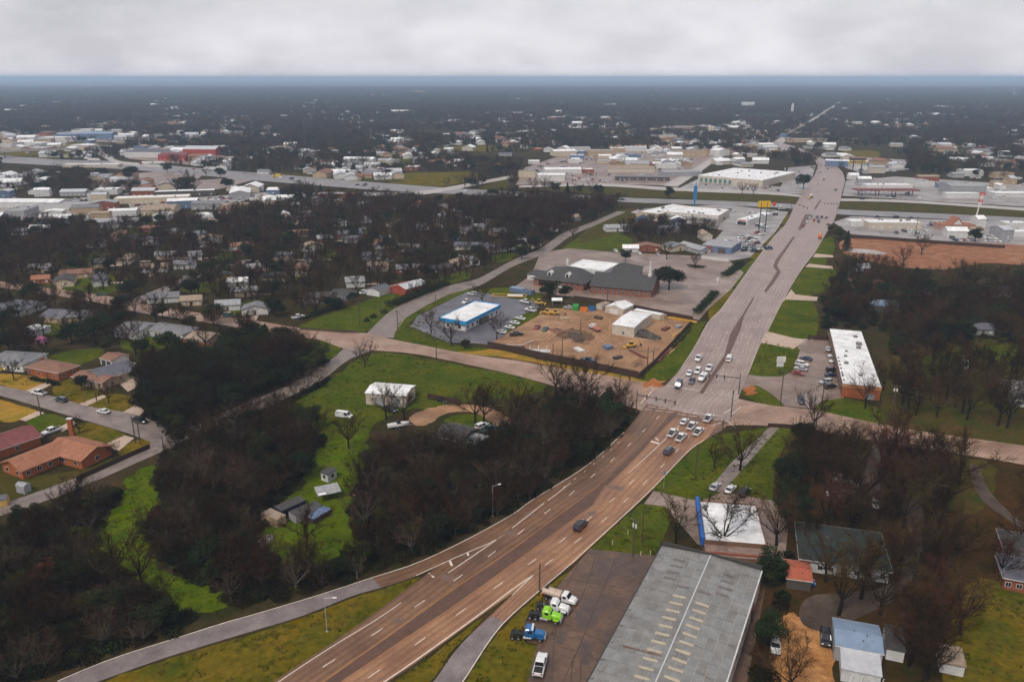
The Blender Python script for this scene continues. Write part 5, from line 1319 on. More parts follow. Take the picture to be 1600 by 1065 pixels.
# ---- crowded sheds and shops of the commercial belts
def sheds(poly, n, phrase, group, seed, size=(14,42), hs=(4,7), rot=0):
    rg = random.Random(seed); P = np.array([(p.x,p.y) for p in pts(poly)]); c = 0; tr = 0
    while c < n and tr < 5000:
        tr += 1
        x, y = rg.uniform(P[:,0].min(),P[:,0].max()), rg.uniform(P[:,1].min(),P[:,1].max())
        if not inside(P, np.array([x]), np.array([y]))[0]: continue
        W = rg.uniform(*size); D = W*rg.uniform(.4,.8); 
        if not free_spot(x, y, math.hypot(W,D)*.40): continue
        wl = rg.choice(('w_white','w_white','w_cream','w_grey','w_tan','w_brick','w_blue','w_beige','w_white')); rm = rg.choice(('r_white','r_white','r_white','r_lgrey','r_metal','r_grey','r_tan')); rf = rg.choice(('flat','gable','gable','flat','gable_y'))
        rt = thing('commercial_building', '%s %s building with %s %s roof %s' % ('long' if W > 30 else 'small' if W < 21 else 'mid-sized', wl[2:], {'r_white':'white','r_lgrey':'pale','r_metal':'steel','r_grey':'grey','r_tan':'tan'}[rm], 'flat' if rf == 'flat' else 'gabled', phrase), 'building', (x,y,0), R(rot+rg.choice((0,0,90))+rg.uniform(-8,8)), group)
        fill(rt, W, D, rg.uniform(*hs), rf, 0 if rf == 'flat' else rg.uniform(1,2.4), wl, rm, .3, win=(4,1,1), units=2 if rf == 'flat' else 0, seed=c+seed, pane=False)
        blockrect((x,y,0), W, D, rt.rotation_euler.z, 3); c += 1
sheds([(-60,302),(140,303),(440,294),(560,300),(540,318),(430,326),(200,350),(-60,350)], 26, 'below the freeway', 'sheds below the freeway', 1, (12,34), rot=8)
sheds([(-60,200),(200,198),(420,232),(700,266),(690,284),(400,260),(180,248),(-60,236)], 34, 'beyond the freeway', 'sheds beyond the freeway', 2, rot=-4)
sheds([(810,286),(870,238),(1130,234),(1050,292)], 16, 'in the muddy yards', 'sheds in the muddy yards', 3, (12,30))
sheds([(900,225),(1000,205),(1200,200),(1290,212),(1290,232),(1130,236)], 20, 'behind the huge store', 'sheds behind the huge store', 4)
sheds([(1330,262),(1640,268),(1640,322),(1450,312),(1330,300)], 13, 'round the filling station', 'sheds round the filling station', 5, (10,26))
sheds([(1310,346),(1640,354),(1640,378),(1480,374)], 6, 'beside the drive-in', 'sheds beside the drive-in', 6, (8,18))
sheds([(1330,172),(1640,168),(1640,210),(1350,216)], 22, 'in the far eastern woods', 'sheds in the eastern woods', 7)
sheds([(0,150),(420,150),(760,185),(760,215),(400,205),(0,190)], 22, 'in the far western woods', 'sheds in the western woods', 8)
sheds([(760,160),(1330,150),(1330,185),(1000,198),(760,195)], 20, 'in the hazy middle woods', 'sheds in the hazy woods', 9)
sheds([(990,345),(1090,352),(1135,352),(1120,400),(1090,380)], 3, 'below the motel', 'sheds below the motel', 10, (10,16))
# small far houses, too many and too alike to tell apart
rg = random.Random(11)
protos = []
for rm, wl in (('r_grey','w_white'),('r_lgrey','w_cream'),('r_white','w_white'),('r_brown','w_tan'),('r_slate','w_white'),('r_terra','w_brick')):
    rt = thing('suburban_house', wl, 'house', (0,0,0), 0, 'small houses in the far woods')
    wall_mesh(13,9,3,'gable',2).build('wall', M[wl], rt); roof_mesh(13,9,3,'gable',2,.4).build('roof', M[rm], rt); protos.append([rt, 0, {'r_grey':'grey-roofed','r_lgrey':'pale-roofed','r_white':'white-roofed','r_brown':'brown-roofed','r_slate':'slate-roofed','r_terra':'red-roofed'}[rm]])
cnt = 0
FARMARK = [(60,220,'the overpass sheds'),(280,250,'the red freeway hall'),(500,230,'the middle of the far woods'),(640,290,'the pale freeway ramp'),(850,225,'the scrap yards'),(1100,180,'the hazy shopping centre'),(1260,190,'the far straight road'),(1400,200,'the white office block'),(1550,240,'the white pool house'),(1500,180,'the bright white long roof'),(120,170,'the far freeway end'),(400,170,'the hazy western woods'),(650,165,'the far white roof cluster'),(900,170,'the hazy middle woods'),(150,300,'the garages below the freeway'),(350,290,'the freeway verge')]
while cnt < 150:
    py = 140 + (335-140)*rg.random()**1.6; px = rg.uniform(-40,1640)
    p = at(px, py)
    if is_blocked(p.x, p.y): continue
    if 255 < py and px > 780: continue
    pr = rg.choice(protos)
    o = pr[0] if pr[1] == 0 else copy_tree(pr[0]); pr[1] += 1
    o.location = (p.x,p.y,0); s = rg.uniform(.9,1.5); o.scale = (s, s, rg.uniform(.9,1.3)); o.rotation_euler = (0,0,rg.uniform(-.5,.5)+rg.choice((0,1.57)))
    o['label'] = '%s %s house among the trees near %s' % ('long' if s > 1.25 else 'small', pr[2], min(FARMARK, key=lambda m_: abs(m_[0]-px)+3*abs(m_[1]-py))[2]); blockrect(p, 15*s, 11*s, o.rotation_euler.z, 2); cnt += 1

# the remaining far roofs, beyond counting
pm_ = []
for rm, wl in (('r_grey','w_white'),('r_lgrey','w_cream'),('r_white','w_white'),('r_brown','w_tan'),('r_white','w_beige'),('r_metal','w_white')):
    a_, b_ = wall_mesh(14,10,3.2,'gable',1.8), roof_mesh(14,10,3.2,'gable',1.8,.4)
    nf = len(a_.f); a_.add(b_.v, b_.f); me = a_.mesh('far_roof', M[wl]); me.materials.append(M[rm])
    mi = np.zeros(len(me.polygons), np.int32); mi[nf:] = 1; me.polygons.foreach_set('material_index', mi); pm_.append(me)
dat = []
rg = random.Random(5)
while len(dat) < 1500:
    py = 130 + (300-130)*rg.random()**1.25; px = rg.uniform(-60,1660); p = at(px,py)
    if math.sin(px*.013+py*.05)+math.sin(px*.031-py*.09+2) < -.2: continue
    if 262 < py and px > 700: continue
    if not free_spot(p.x, p.y, 8): continue
    dat.append((p.x, p.y, rg.uniform(.8,1.7), rg.choice((0,1.57))+rg.uniform(-.3,.3), rg.randrange(6))); block([(p.x-9,p.y-16),(p.x+9,p.y-16),(p.x+9,p.y+8),(p.x-9,p.y+8)])
mass('distant_roofs', 'pale roofs of far-off suburbs dotted through the woods', 'roofs', pm_, dat)
# ------------------------------------------------------------------ vehicles
def paintm(n, c, rough=0.25): return mat('paint_'+n, c, rough, tuple(x*0.92 for x in c), 1.5, spec=0.5, coat=0.5, coords='object')
PAINT = dict(white=(0.72,0.72,0.71), black=(0.012,0.012,0.014), navy=(0.015,0.025,0.065), grey=(0.10,0.105,0.115), silver=(0.42,0.43,0.44), red=(0.28,0.015,0.02), slate=(0.05,0.065,0.085),
             green=(0.25,0.60,0.01), blue=(0.01,0.12,0.32), yellow=(0.70,0.46,0.02), orange=(0.65,0.20,0.02), tan=(0.45,0.33,0.22), teal=(0.02,0.10,0.10), brown=(0.10,0.06,0.045))
M['tyre'] = mat('tyre_rubber', (0.014,0.014,0.014), 0.85)
M['rim'] = mat('wheel_rim', (0.42,0.42,0.43), 0.35, metal=0.6)
M['carglass'] = mat('car_glass', (0.012,0.014,0.018), 0.06, spec=0.9)
M['headl'] = mat('headlight_clear', (0.70,0.70,0.68), 0.1, spec=0.8)
M['taill'] = mat('tail_light_red', (0.30,0.01,0.01), 0.2, spec=0.6)
M['black'] = mat('black_plastic', (0.018,0.018,0.018), 0.6)
M['chrome'] = mat('chrome_tank', (0.62,0.62,0.63), 0.18, metal=0.9)
def crosssec(x, w_, z0, z1, ch=0.12):
    return [(x,-w_+ch*.6,z0),(x,w_-ch*.6,z0),(x,w_,z0+ch),(x,w_,z1-ch),(x,w_-ch,z1),(x,-w_+ch,z1),(x,-w_,z1-ch),(x,-w_,z0+ch)]
SPEC = {  # length, width, body stations (x,z top,half width scale), cabin bottom/top polygons (x), roof z
 'sedan': dict(L=4.7, W=1.82, st=[(-2.35,.72,.86),(-2.2,.86,.95),(-1.3,.95,1),(.7,.93,1),(1.9,.80,.96),(2.25,.66,.88),(2.35,.5,.78)], cab=((-1.75,1.05),(-1.0,.25)), zb=.92, zr=1.42),
 'suv': dict(L=4.8, W=1.92, st=[(-2.4,.9,.9),(-2.3,1.05,.97),(-1.2,1.08,1),(.8,1.06,1),(1.9,.98,.96),(2.3,.85,.9),(2.4,.6,.82)], cab=((-2.32,1.15),(-2.05,.45)), zb=1.05, zr=1.72),
 'van': dict(L=5.4, W=2.0, st=[(-2.7,1.0,.95),(-2.6,1.15,1),(1.2,1.15,1),(2.2,1.0,.95),(2.6,.85,.9),(2.7,.6,.84)], cab=((-2.66,2.0),(-2.55,1.25)), zb=1.12, zr=2.05),
 'pickup': dict(L=5.8, W=1.98, st=[(-2.9,1.02,.96),(-2.8,1.06,1),(-.9,1.06,1),(.9,1.08,1),(2.3,1.04,.97),(2.8,.9,.92),(2.9,.6,.86)], cab=((-1.0,1.35),(-.75,.65)), zb=1.05, zr=1.82)}
_veh = {}
def vehicle_meshes(kind, colour, bed):
    key = (kind, colour, bed)
    if key in _veh: return _veh[key]
    s = SPEC[kind]; w_ = s['W']/2; pm_ = paintm(colour, PAINT[colour]); out = {}
    body = MB().loft([crosssec(x, w_*k, .30, z) for x, z, k in s['st']])
    out['body'] = body.mesh('body', pm_, False)
    (b0,b1),(t0,t1) = s['cab']; zb, zr = s['zb']-.03, s['zr']; wb, wt = w_*.93, w_*.76
    gl = MB().add([(b0,-wb,zb),(b1,-wb,zb),(b1,wb,zb),(b0,wb,zb),(t0,-wt,zr-.05),(t1,-wt,zr-.05),(t1,wt,zr-.05),(t0,wt,zr-.05)],[(4,5,6,7),(0,1,5,4),(1,2,6,5),(2,3,7,6),(3,0,4,7)])
    out['windows'] = gl.mesh('windows', M['carglass'])
    r = MB().loft([[(t0-.06,-wt-.03,zr-.06),(t1+.08,-wt-.03,zr-.06),(t1+.08,wt+.03,zr-.06),(t0-.06,wt+.03,zr-.06)],[(t0+.06,-wt+.08,zr+.02),(t1-.12,-wt+.08,zr+.02),(t1-.12,wt-.08,zr+.02),(t0+.06,wt-.08,zr+.02)]])
    for sy in (-1,1):   # pillars
        for (xb,xt) in ((b0,t0),((b0+b1)/2-.15,(t0+t1)/2),(b1,t1)):
            r.tube((xb,sy*wb*1.0,zb),(xt,sy*wt*1.02,zr-.03),.05,n=4)
    if kind == 'van':
        r.box(-2.6,.4,-wb*.985,wb*.985,zb,zr-.25)
    out['roof'] = r.mesh('roof', pm_)
    wh = MB().cyl((0,0,0),.36 if kind != 'sedan' else .33,.24,'y',14); out['wheel'] = wh.mesh('wheel', M['tyre'])
    out['rim'] = MB().cyl((0,0,0),.21,.26,'y',10).mesh('rim', M['rim'])
    out['headlight'] = MB().box(-.06,.06,-.2,.2,-.08,.08).mesh('headlight', M['headl'])
    out['tail_light'] = MB().box(-.05,.05,-.14,.14,-.14,.14).mesh('tail_light', M['taill'])
    if kind == 'pickup':
        z = 1.06
        out['bed'] = MB().box(-2.72,-1.1,-w_*.80,w_*.80,z-.05,z+.012).mesh('bed', M['black'] if bed == 'open' else pm_)
    out['bumper'] = MB().box(-.1,.1,-w_*.8,w_*.8,0,.2).mesh('bumper', M['black'])
    _veh[key] = out
    return out
def vehicle(kind, colour, label, px, py, head, name=None, group=None, detail=True, bed='open', scale=1.0, cat=None):
    o = at(px, py); o.z = Z_ROAD + .01
    if not isinstance(head, (int, float)): head = heading((px,py), (px+head[0], py+head[1]))
    else: head = R(head)
    mm = vehicle_meshes(kind, colour, bed); s = SPEC[kind]; L_, w_ = s['L'], s['W']/2
    rt = thing(name or {'sedan':'car','suv':'suv','van':'van','pickup':'pickup_truck'}[kind], label, cat or {'sedan':'car','suv':'car','van':'van','pickup':'pickup truck'}[kind], o, head, group)
    rt.scale = (scale*1.08,)*3
    b_ = link('body', mm['body'], rt); link('windows', mm['windows'], rt); link('roof', mm['roof'], rt)
    for x in (-L_*.30, L_*.31):
        for y in (-w_+.13, w_-.13):
            wh = link('wheel', mm['wheel'], rt, (x,y,.35))
            if detail: link('rim', mm['rim'], wh)
    if detail:
        for sy in (-1,1):
            link('headlight', mm['headlight'], b_, (L_/2-.06, sy*w_*.62, .68 if kind == 'sedan' else .82))
            link('tail_light', mm['tail_light'], b_, (-L_/2+.03, sy*w_*.74, .78 if kind == 'sedan' else .92))
        link('bumper', mm['bumper'], rt, (L_/2-.08,0,.3)); link('bumper', mm['bumper'], rt, (-L_/2+.08,0,.3))
    if kind == 'pickup': link('bed', mm['bed'], rt)
    return rt
UP, DN = (27,-27), (-20,34)
# queue on the south side of the junction, facing away
for k, c, px, py, lb, bd in [
 ('sedan','white',1069,661,'white sedan first in the left-turn lane at the south stop line','open'),
 ('pickup','white',1081,668,'white crew-cab pickup with empty dark bed behind the first white sedan','open'),
 ('pickup','white',1051,679,'white pickup with red tail lights waiting in the left-turn lane','open'),
 ('pickup','white',1064,686,'white pickup last in the middle lane of the south queue','open'),
 ('pickup','white',1091,677,'white pickup in the kerb lane of the south queue','open'),
 ('pickup','white',1107,656,'white pickup first in the kerb lane, nose at the crossing','open'),
 ('suv','slate',1045,707,'dark slate car catching up with the south queue','open'),
 ('suv','black',907,824,'lone black car driving up the highway','open')]:
    vehicle(k, c, lb, px, py, UP, bed=bd)
for k, c, px, py, lb in [
 ('van','navy',1060,604,'dark blue van first at the north stop line'), ('sedan','white',1077,585,'white sedan behind the dark blue van'),
 ('suv','white',1090,582,'white car between the white sedan and the utility truck'), ('sedan','navy',1081,597,'dark navy sedan beside the dark blue van'),
 ('pickup','white',1108,577,'white pickup behind the utility truck'), ('pickup','white',1091,562,'white pickup last in the north queue')]:
    vehicle(k, c, lb, px, py, DN)
vehicle('van','white','white van driving away up the wide road', 1139, 563, (12,-22))
# residential street
vehicle('pickup','white','white pickup parked by the pink driveway', 61, 616, (-21,-4))
vehicle('suv','slate','dark blue-grey car parked between the two white ones', 96, 627, (-21,-5))
vehicle('sedan','white','white sedan parked alone at the kerb of the residential street', 162, 645, (-21,-5))
vehicle('suv','black','black car parked beside the twin utility poles', 220, 660, (21,4))
vehicle('pickup','white','white pickup with dark load on the driveway of the terracotta house', 81, 676, (-22,8))
vehicle('suv','yellow','yellow car half seen by the grey-roofed house', 4, 578, (20,3))
vehicle('sedan','white','white car under the bare tree by the grey-roofed house', 30, 574, (20,4))
# brick building car park
for k, c, px, py, hd, lb in [
 ('sedan','navy',1259,562,(-20,-4),'dark blue sedan at the lawn edge of the brick building lot'), ('suv','white',1253,571,(20,4),'white car with dark bonnet between the blue and red cars'),
 ('sedan','silver',1251,578,(-20,-4),'silver car squeezed beside the red one'), ('sedan','red',1247,585,(20,4),'red sedan parked at the lawn edge'),
 ('sedan','white',1294,547,(2,-20),'white car alone in the middle of the brick building lot'),
 ('sedan','white',1303,558,(-20,0),'upper white sedan parked against the brick building'), ('sedan','white',1304,566,(-20,3),'second white sedan parked against the brick building'),
 ('suv','black',1301,581,(20,0),'black car third from the front wall of the brick building'), ('sedan','navy',1299,588,(20,0),'dark violet-blue sedan next to the black ones'),
 ('suv','silver',1290,599,(-20,3),'silver white car parked askew near the front of the brick building'), ('suv','black',1297,606,(20,-4),'black car in the front corner by the brick wall'),
 ('suv','slate',1252,629,(8,14),'slate grey car turning out of the car park')]:
    vehicle(k, c, lb, px, py, hd)
vehicle('sedan','silver','silver-blue sedan on the drive above the blue parapet', 1117, 763, (14,-14))
vehicle('sedan','white','white sedan parked behind the blue-edged shop', 1141, 767, (12,-12))
vehicle('suv','black','black car next to the white sedan behind the shop', 1163, 772, (12,-12))
vehicle('pickup','white','white pickup with roof light bar parked facing up the lorry lot', 844, 1042, (10,-40))
vehicle('suv','black','black car beside the barn on the orange earth', 1289, 1000, (1,20))
vehicle('sedan','white','white car behind the hedge on the orange earth', 1211, 1012, (2,20))
vehicle('sedan','white','white sedan parked alone on the homestead drive', 1368, 790, (-2,20))
vehicle('van','white','upper white van under the oaks of the homestead', 1310, 752, (22,2))
vehicle('suv','white','white car beside the upper van under the oaks', 1328, 762, (22,2))
vehicle('van','white','lower white van under the oaks of the homestead', 1324, 778, (22,3))
vehicle('sedan','white','white car behind the lower van under the oaks', 1306, 776, (22,3))
vehicle('pickup','blue','blue pickup beside the rust-red outhouse', 1250, 912, (20,2))
vehicle('van','white','white camper van on the lawn beside the metal shed', 538, 652, (22,3))
vehicle('sedan','black','black car behind the metal shed', 690, 627, (20,5)); vehicle('suv','black','dark car under the trees before the metal shed', 610, 643, (20,5))
vehicle('suv','white','white car parked under the round oak', 753, 668, (16,-7)); vehicle('pickup','teal','dark pickup beside the white car under the oak', 764, 673, (16,-7))
vehicle('pickup','white','white pickup at the corner of the shaded side road', 466, 497, (20,-3)); vehicle('pickup','navy','dark pickup outside the yard fence', 919, 565, (20,3), bed='closed')
vehicle('van','white','white recovery van before the gabled garage', 570, 459, (-20,2))
for k, c, px, py, hd, lb in [
 ('suv','white',738,461,(-20,-2),'white car entering the office lot from the street'), ('pickup','white',729,473,(-18,8),'white pickup behind the sky-blue office'),
 ('pickup','white',821,473,(-20,-4),'white pickup nearest the office lot entrance by the diggers'), ('pickup','white',829,486,(-20,-4),'second white pickup beside the diggers'),
 ('sedan','white',813,499,(-20,-4),'first white car in the row on the office lot'), ('sedan','white',804,506,(-20,-4),'second white car in the row on the office lot'),
 ('sedan','white',796,513,(-20,-4),'third white car in the row on the office lot'), ('sedan','white',783,520,(-20,-4),'white car behind the bare tree on the office lot'),
 ('pickup','black',807,524,(20,-2),'black pickup at the earth edge of the office lot'), ('sedan','red',839,513,(-12,10),'red car on the bare yard'), ('sedan','teal',852,516,(-12,10),'dark green and white car on the bare yard'),
 ('sedan','silver',888,482,(-20,-2),'silver car beside the green skip'), ('suv','black',925,455,(4,12),'black car at the church wall'), ('van','white',876,450,(20,2),'white minibus before the church'),
 ('van','white',831,437,(-2,-10),'white van at the church side door'), ('sedan','white',962,393,(12,8),'white car on the church rear car park'), ('sedan','white',999,397,(10,8),'white car beside the carport behind the church'), ('sedan','silver',1028,399,(10,8),'silver car behind the church oak')]:
    vehicle(k, c, lb, px, py, hd, detail=False)
# cars waiting at the freeway lights
for k, c, px, py, lb in [('sedan','red',1255,353,'rear red car in the file beside the dark wedge'), ('sedan','white',1261,347,'white car in the file beside the dark wedge'), ('suv','black',1267,339,'dark car at the head of the file beside the dark wedge'),
    ('suv','silver',1265,342,'silver car in the file beside the dark wedge'), ('sedan','red',1272,345,'dark red car in the middle lane at the freeway lights'), ('suv','black',1277,340,'black car in the middle lane at the freeway lights'), ('pickup','navy',1279,347,'dark pickup behind the cars at the freeway lights'),
    ('sedan','black',1284,340,'dark car in the kerb lane at the freeway lights'), ('sedan','grey',1291,341,'grey car alone in the turning lane at the freeway lights')]:
    vehicle(k, c, lb, px, py, (10,-16), detail=False)
# heavy vehicles
def wheels(rt, xs, yw, r, wd=.3, dual=()):
    for i, x in enumerate(xs):
        for sy in (-1,1):
            w2 = wd*(2.0 if i in dual else 1)
            wh = MB().cyl((0,0,0),r,w2,'y',14).build('wheel', M['tyre'], rt); wh.location = (x, sy*(yw-w2/2), r)
            MB().cyl((0,sy*.03,0),r*.5,w2+.02,'y',10).build('rim', M['rim'], wh)
def tractor(label, colour, tail, nose, group=None, visor=False):
    a_, b_ = at(*tail), at(*nose); o = (a_+b_)/2; o.z = Z_LOT+.02
    rt = thing('lorry_tractor', label, 'lorry', o, math.atan2(b_.y-a_.y, b_.x-a_.x), group)
    p = paintm(colour, PAINT[colour])
    MB().box(-3.6,3.2,-.45,.45,.75,1.0).build('chassis', M['black'], rt)
    MB().loft([crosssec(x,w_,.9,z,.2) for x, z, w_ in ((1.35,2.05,.85),(2.4,1.95,.8),(3.2,1.75,.72),(3.45,1.5,.66))]).build('bonnet', p, rt)
    MB().loft([crosssec(x,w_,.75,z,.16) for x, z, w_ in ((-.45,2.75,1.08),(.2,2.85,1.1),(.75,2.8,1.1),(1.4,2.1,1.08))]).build('cab', p, rt)
    MB().add([(.82,-.95,2.68),(.82,.95,2.68),(1.44,.98,2.08),(1.44,-.98,2.08)],[(0,3,2,1)]).box(.05,.85,-1.12,-1.09,1.95,2.55).box(.05,.85,1.09,1.12,1.95,2.55).build('windscreen', M['carglass'], rt)
    MB().box(3.38,3.6,-1.05,1.05,.45,.85).build('bumper', M['chrome'], rt)
    MB().box(3.45,3.5,-.5,.5,.9,1.5).build('grille', M['chrome'], rt)
    for sy in (-1,1):
        MB().box(1.9,3.1,sy*1.2-.22,sy*1.2+.22,1.05,1.2).build('mudguard', p, rt)
        MB().cyl((-.1,sy*.95,.75),.32,1.7,'x',12).build('fuel_tank', M['chrome'], rt)
        MB().tube((-.65,sy*.9,.9),(-.65,sy*.9,3.3),.09,n=8).build('exhaust_stack', M['chrome'], rt)
        MB().box(3.3,3.42,sy*.85-.14,sy*.85+.14,1.05,1.3).build('headlight', M['headl'], rt)
    MB().box(-2.9,-1.6,-.5,.5,1.0,1.2).build('fifth_wheel', M['black'], rt)
    if visor: MB().box(.7,1.1,-1.1,1.1,2.78,2.86).build('sun_visor', M['w_white'], rt)
    wheels(rt, (2.45,-1.9,-3.15), 1.22, .5, .28, (1,2))
    return rt
tractor('lime green lorry tractor parked between the white and blue ones','green',(824,962),(881,973))
tractor('blue lorry tractor with white sun visor, last in the parked row','blue',(797,994),(854,999), visor=True)
tractor('white lorry tractor parked between tank lorry and green one','white',(838,948),(892,960))
def rigid(label, cabc, tail, nose, body, L_=8.0, z=Z_LOT+.02):
    a_, b_ = at(*tail), at(*nose); o = (a_+b_)/2; o.z = z
    rt = thing('lorry', label, 'lorry', o, math.atan2(b_.y-a_.y, b_.x-a_.x))
    p = paintm(cabc, PAINT[cabc]); h = L_/2
    MB().box(-h,h-.4,-.5,.5,.7,.95).build('chassis', M['black'], rt)
    MB().loft([crosssec(x,w_,.7,zz_,.16) for x, zz_, w_ in ((h-3.1,2.45,1.05),(h-2.0,2.5,1.08),(h-1.5,1.75,1.05),(h-.3,1.55,.95),(h,1.2,.85))]).build('cab', p, rt)
    MB().add([(h-1.93,-.92,2.4),(h-1.93,.92,2.4),(h-1.42,.95,1.76),(h-1.42,-.95,1.76)],[(0,3,2,1)]).box(h-2.8,h-2.05,-1.09,-1.06,1.65,2.25).box(h-2.8,h-2.05,1.06,1.09,1.65,2.25).build('windscreen', M['carglass'], rt)
    for sy in (-1,1): MB().box(h-.12,h+.02,sy*.7-.15,sy*.7+.15,.95,1.15).build('headlight', M['headl'], rt)
    if body == 'tank':
        MB().loft([[(x,1.05*math.cos(t_)*s_,1.75+.85*math.sin(t_)*s_) for t_ in [2*math.pi*i/14 for i in range(14)]] for x, s_ in ((-h+.2,.86),(-h+.4,1),(h-3.6,1),(h-3.4,.86))]).build('tank', mat('tank_tan', (0.52,.42,.34),.4,(0.4,.28,.2),.8,coords='object'), rt)
        MB().box(-h+.6,-h+1.5,-.4,.4,2.58,2.7).build('hatch', M['black'], rt)
        MB().box(-h,-h+.25,-1.1,1.1,.6,1.3).build('rear_bumper', paintm('orange',PAINT['orange']), rt)
    elif body == 'box':
        MB().bbox(-h,h-3.3,-1.22,1.22,.95,3.4,.06).build('box_body', M['w_white'] if cabc != 'orange' else p, rt)
    elif body == 'service':
        MB().bbox(-h,h-3.3,-1.15,1.15,.85,1.9,.05).build('service_body', p, rt)
        MB().tube((-h+1,0,1.9),(h-3.8,0,2.6),.16,n=6).build('crane', p, rt)
    elif body == 'mixer':
        MB().loft([[(x,r_*math.cos(t_),2.3+r_*math.sin(t_)) for t_ in [2*math.pi*i/12 for i in range(12)]] for x, r_ in ((-h+.2,.6),(-h+1.8,1.2),(0,1.25),(h-3.4,.7))]).build('drum', M['w_white'], rt)
    elif body == 'flat':
        MB().box(-h,h-3.2,-1.15,1.15,.95,1.1).build('flat_bed', M['r_rust'], rt)
    wheels(rt, (h-1.3,-h+2.6,-h+1.3), 1.15, .46, .27, (1,2))
    return rt
rigid('tan tank lorry with white cab at the top of the parked row','white',(845,930),(903,947),'tank')
rigid('white utility truck with crane at the north stop line','white',(1105,583),(1090,603),'service', 7.0, Z_ROAD+.01)
rigid('white lorry with red flat bed in the contractor yard','white',(944,523),(915,508),'flat')
rigid('orange box lorry on the wide road near the freeway','orange',(1279,378),(1283,366),'box', 7.5, Z_ROAD+.01)
rigid('yellow-cabbed lorry with white drum crossing the freeway bridge','yellow',(1276,306),(1256,313),'mixer', 11, Z_ROAD+.01)
def semi(label, colour, px, py, hd, bodyc='w_white', group=None):
    o = at(px, py); o.z = Z_ROAD
    rt = thing('articulated_lorry', label, 'lorry', o, R(hd), group)
    p = paintm(colour, PAINT[colour])
    MB().bbox(-9,4.6,-1.3,1.3,1.1,4.0,.06).build('trailer', M[bodyc], rt)
    MB().loft([crosssec(x,w_,.7,z,.2) for x, z, w_ in ((5.0,3.5,1.15),(6.4,3.6,1.15),(7.0,2.1,1.1),(8.4,1.8,.95))]).build('cab', p, rt)
    wheels(rt, (7.5,5.4,-6.2,-7.5), 1.2, .5, .3, (1,2,3)); return rt
semi('white lorry with red cab on the freeway below the arcade','red',228,257,174); semi('white articulated lorry on the freeway near the loop ramp','white',148,252,-4)
semi('white articulated lorry on the freeway beyond the dark tree','white',327,266,172); semi('white lorry trailing behind on the freeway verge','white',248,257,174)
vehicle('van','yellow','yellow school van on the freeway', 433, 277, 172, scale=1.7, detail=False)
# parked crowds of the far yards: one label per yard
def parked(poly, n, label, group, seed, hd=0, cols=('white','silver','black','navy','red','grey','white','teal')):
    rg = random.Random(seed); P = np.array([(p.x,p.y) for p in pts(poly)]); c = 0; tries = 0; got = []
    while c < n and tries < 4000:
        tries += 1
        x, y = rg.uniform(P[:,0].min(),P[:,0].max()), rg.uniform(P[:,1].min(),P[:,1].max())
        if not inside(P, np.array([x]), np.array([y]))[0]: continue
        if any(abs(x-a)+abs(y-b) < 5.2 for a, b in got): continue
        got.append((x,y)); k = rg.choice(('sedan','suv','pickup','sedan','van')); col = rg.choice(cols)
        mm = vehicle_meshes(k, col, 'open')
        rt = thing({'sedan':'car','suv':'car','van':'van','pickup':'pickup_truck'}[k], '%s %s %s' % ({'navy':'dark blue','teal':'dark green'}.get(col,col), {'sedan':'saloon car','suv':'tall car','van':'van','pickup':'pickup'}[k], label), 'car', (x,y,Z_ROAD+.02), R(hd+rg.choice((0,180))+rg.uniform(-6,6)), group)
        for q in ('body','windows','roof'): link(q, mm[q], rt)
        for xx in (-1.4,1.4):
            for yy in (-.8,.8): link('wheel', mm['wheel'], rt, (xx,yy,.34))
        c += 1
parked([(815,262),(870,248),(930,252),(900,275),(830,280)], 36, 'crammed into the car scrap yard', 'scrap yard vehicles', 1, 20)
parked([(865,270),(960,272),(990,285),(880,284)], 22, 'parked along the frontage of the muddy yard', 'muddy yard frontage vehicles', 2, 80, ('white','red','white','blue','silver'))
parked([(1020,250),(1070,250),(1060,270),(1030,282)], 14, 'parked along the fence of the muddy yard', 'muddy yard fence vehicles', 3, 60)
parked([(1160,395),(1185,352),(1200,355),(1180,395)], 14, 'parked beside the burger bar and tyre garage', 'cars by the tyre garage', 4, 30)
parked([(1195,330),(1232,318),(1228,330),(1205,342)], 5, 'parked under the yellow pylon', 'cars under the yellow pylon', 5, 10)
parked([(1075,290),(1150,285),(1240,296),(1245,300),(1150,296)], 14, 'in front of the huge store', 'cars before the huge store', 6, 80)
parked([(1228,262),(1262,270),(1245,296),(1215,292)], 12, 'on the side lot of the huge store', 'cars beside the huge store', 7, 70)
parked([(1335,262),(1420,258),(1420,268),(1345,270)], 14, 'for sale under the big yellow sign', 'sales lot cars', 8, 20)
parked([(1345,312),(1440,300),(1460,308),(1440,313)], 8, 'on the filling station forecourt', 'filling station cars', 9, 0)
parked([(1375,362),(1450,358),(1450,366),(1380,366)], 7, 'parked behind the beige shop by the freeway', 'cars behind the beige shop', 10, 85)
parked([(1470,366),(1560,370),(1560,377),(1480,374)], 9, 'parked round the drive-in restaurant', 'drive-in cars', 12, 20)
parked([(1565,352),(1605,352),(1605,360),(1570,358)], 4, 'beside the drive-in', 'vehicles beside the drive-in', 13, 0, ('blue','white'))
parked([(210,322),(300,312),(400,303),(420,308),(300,322)], 16, 'on the pale lot with the long roofs', 'cars by the long roofs', 14, 30)
parked([(0,318),(60,316),(130,322),(140,340),(20,340)], 10, 'parked round the pale workshops', 'cars by the pale workshops', 15, 10)
parked([(20,232),(100,224),(190,212),(180,222),(60,230)], 12, 'parked by the blue sheds beyond the freeway', 'cars by the blue sheds', 16, 10)
parked([(280,262),(500,281),(640,293),(800,302),(980,312),(980,314),(640,296),(400,280)], 14, 'travelling on the freeway', 'freeway traffic', 17, -6)
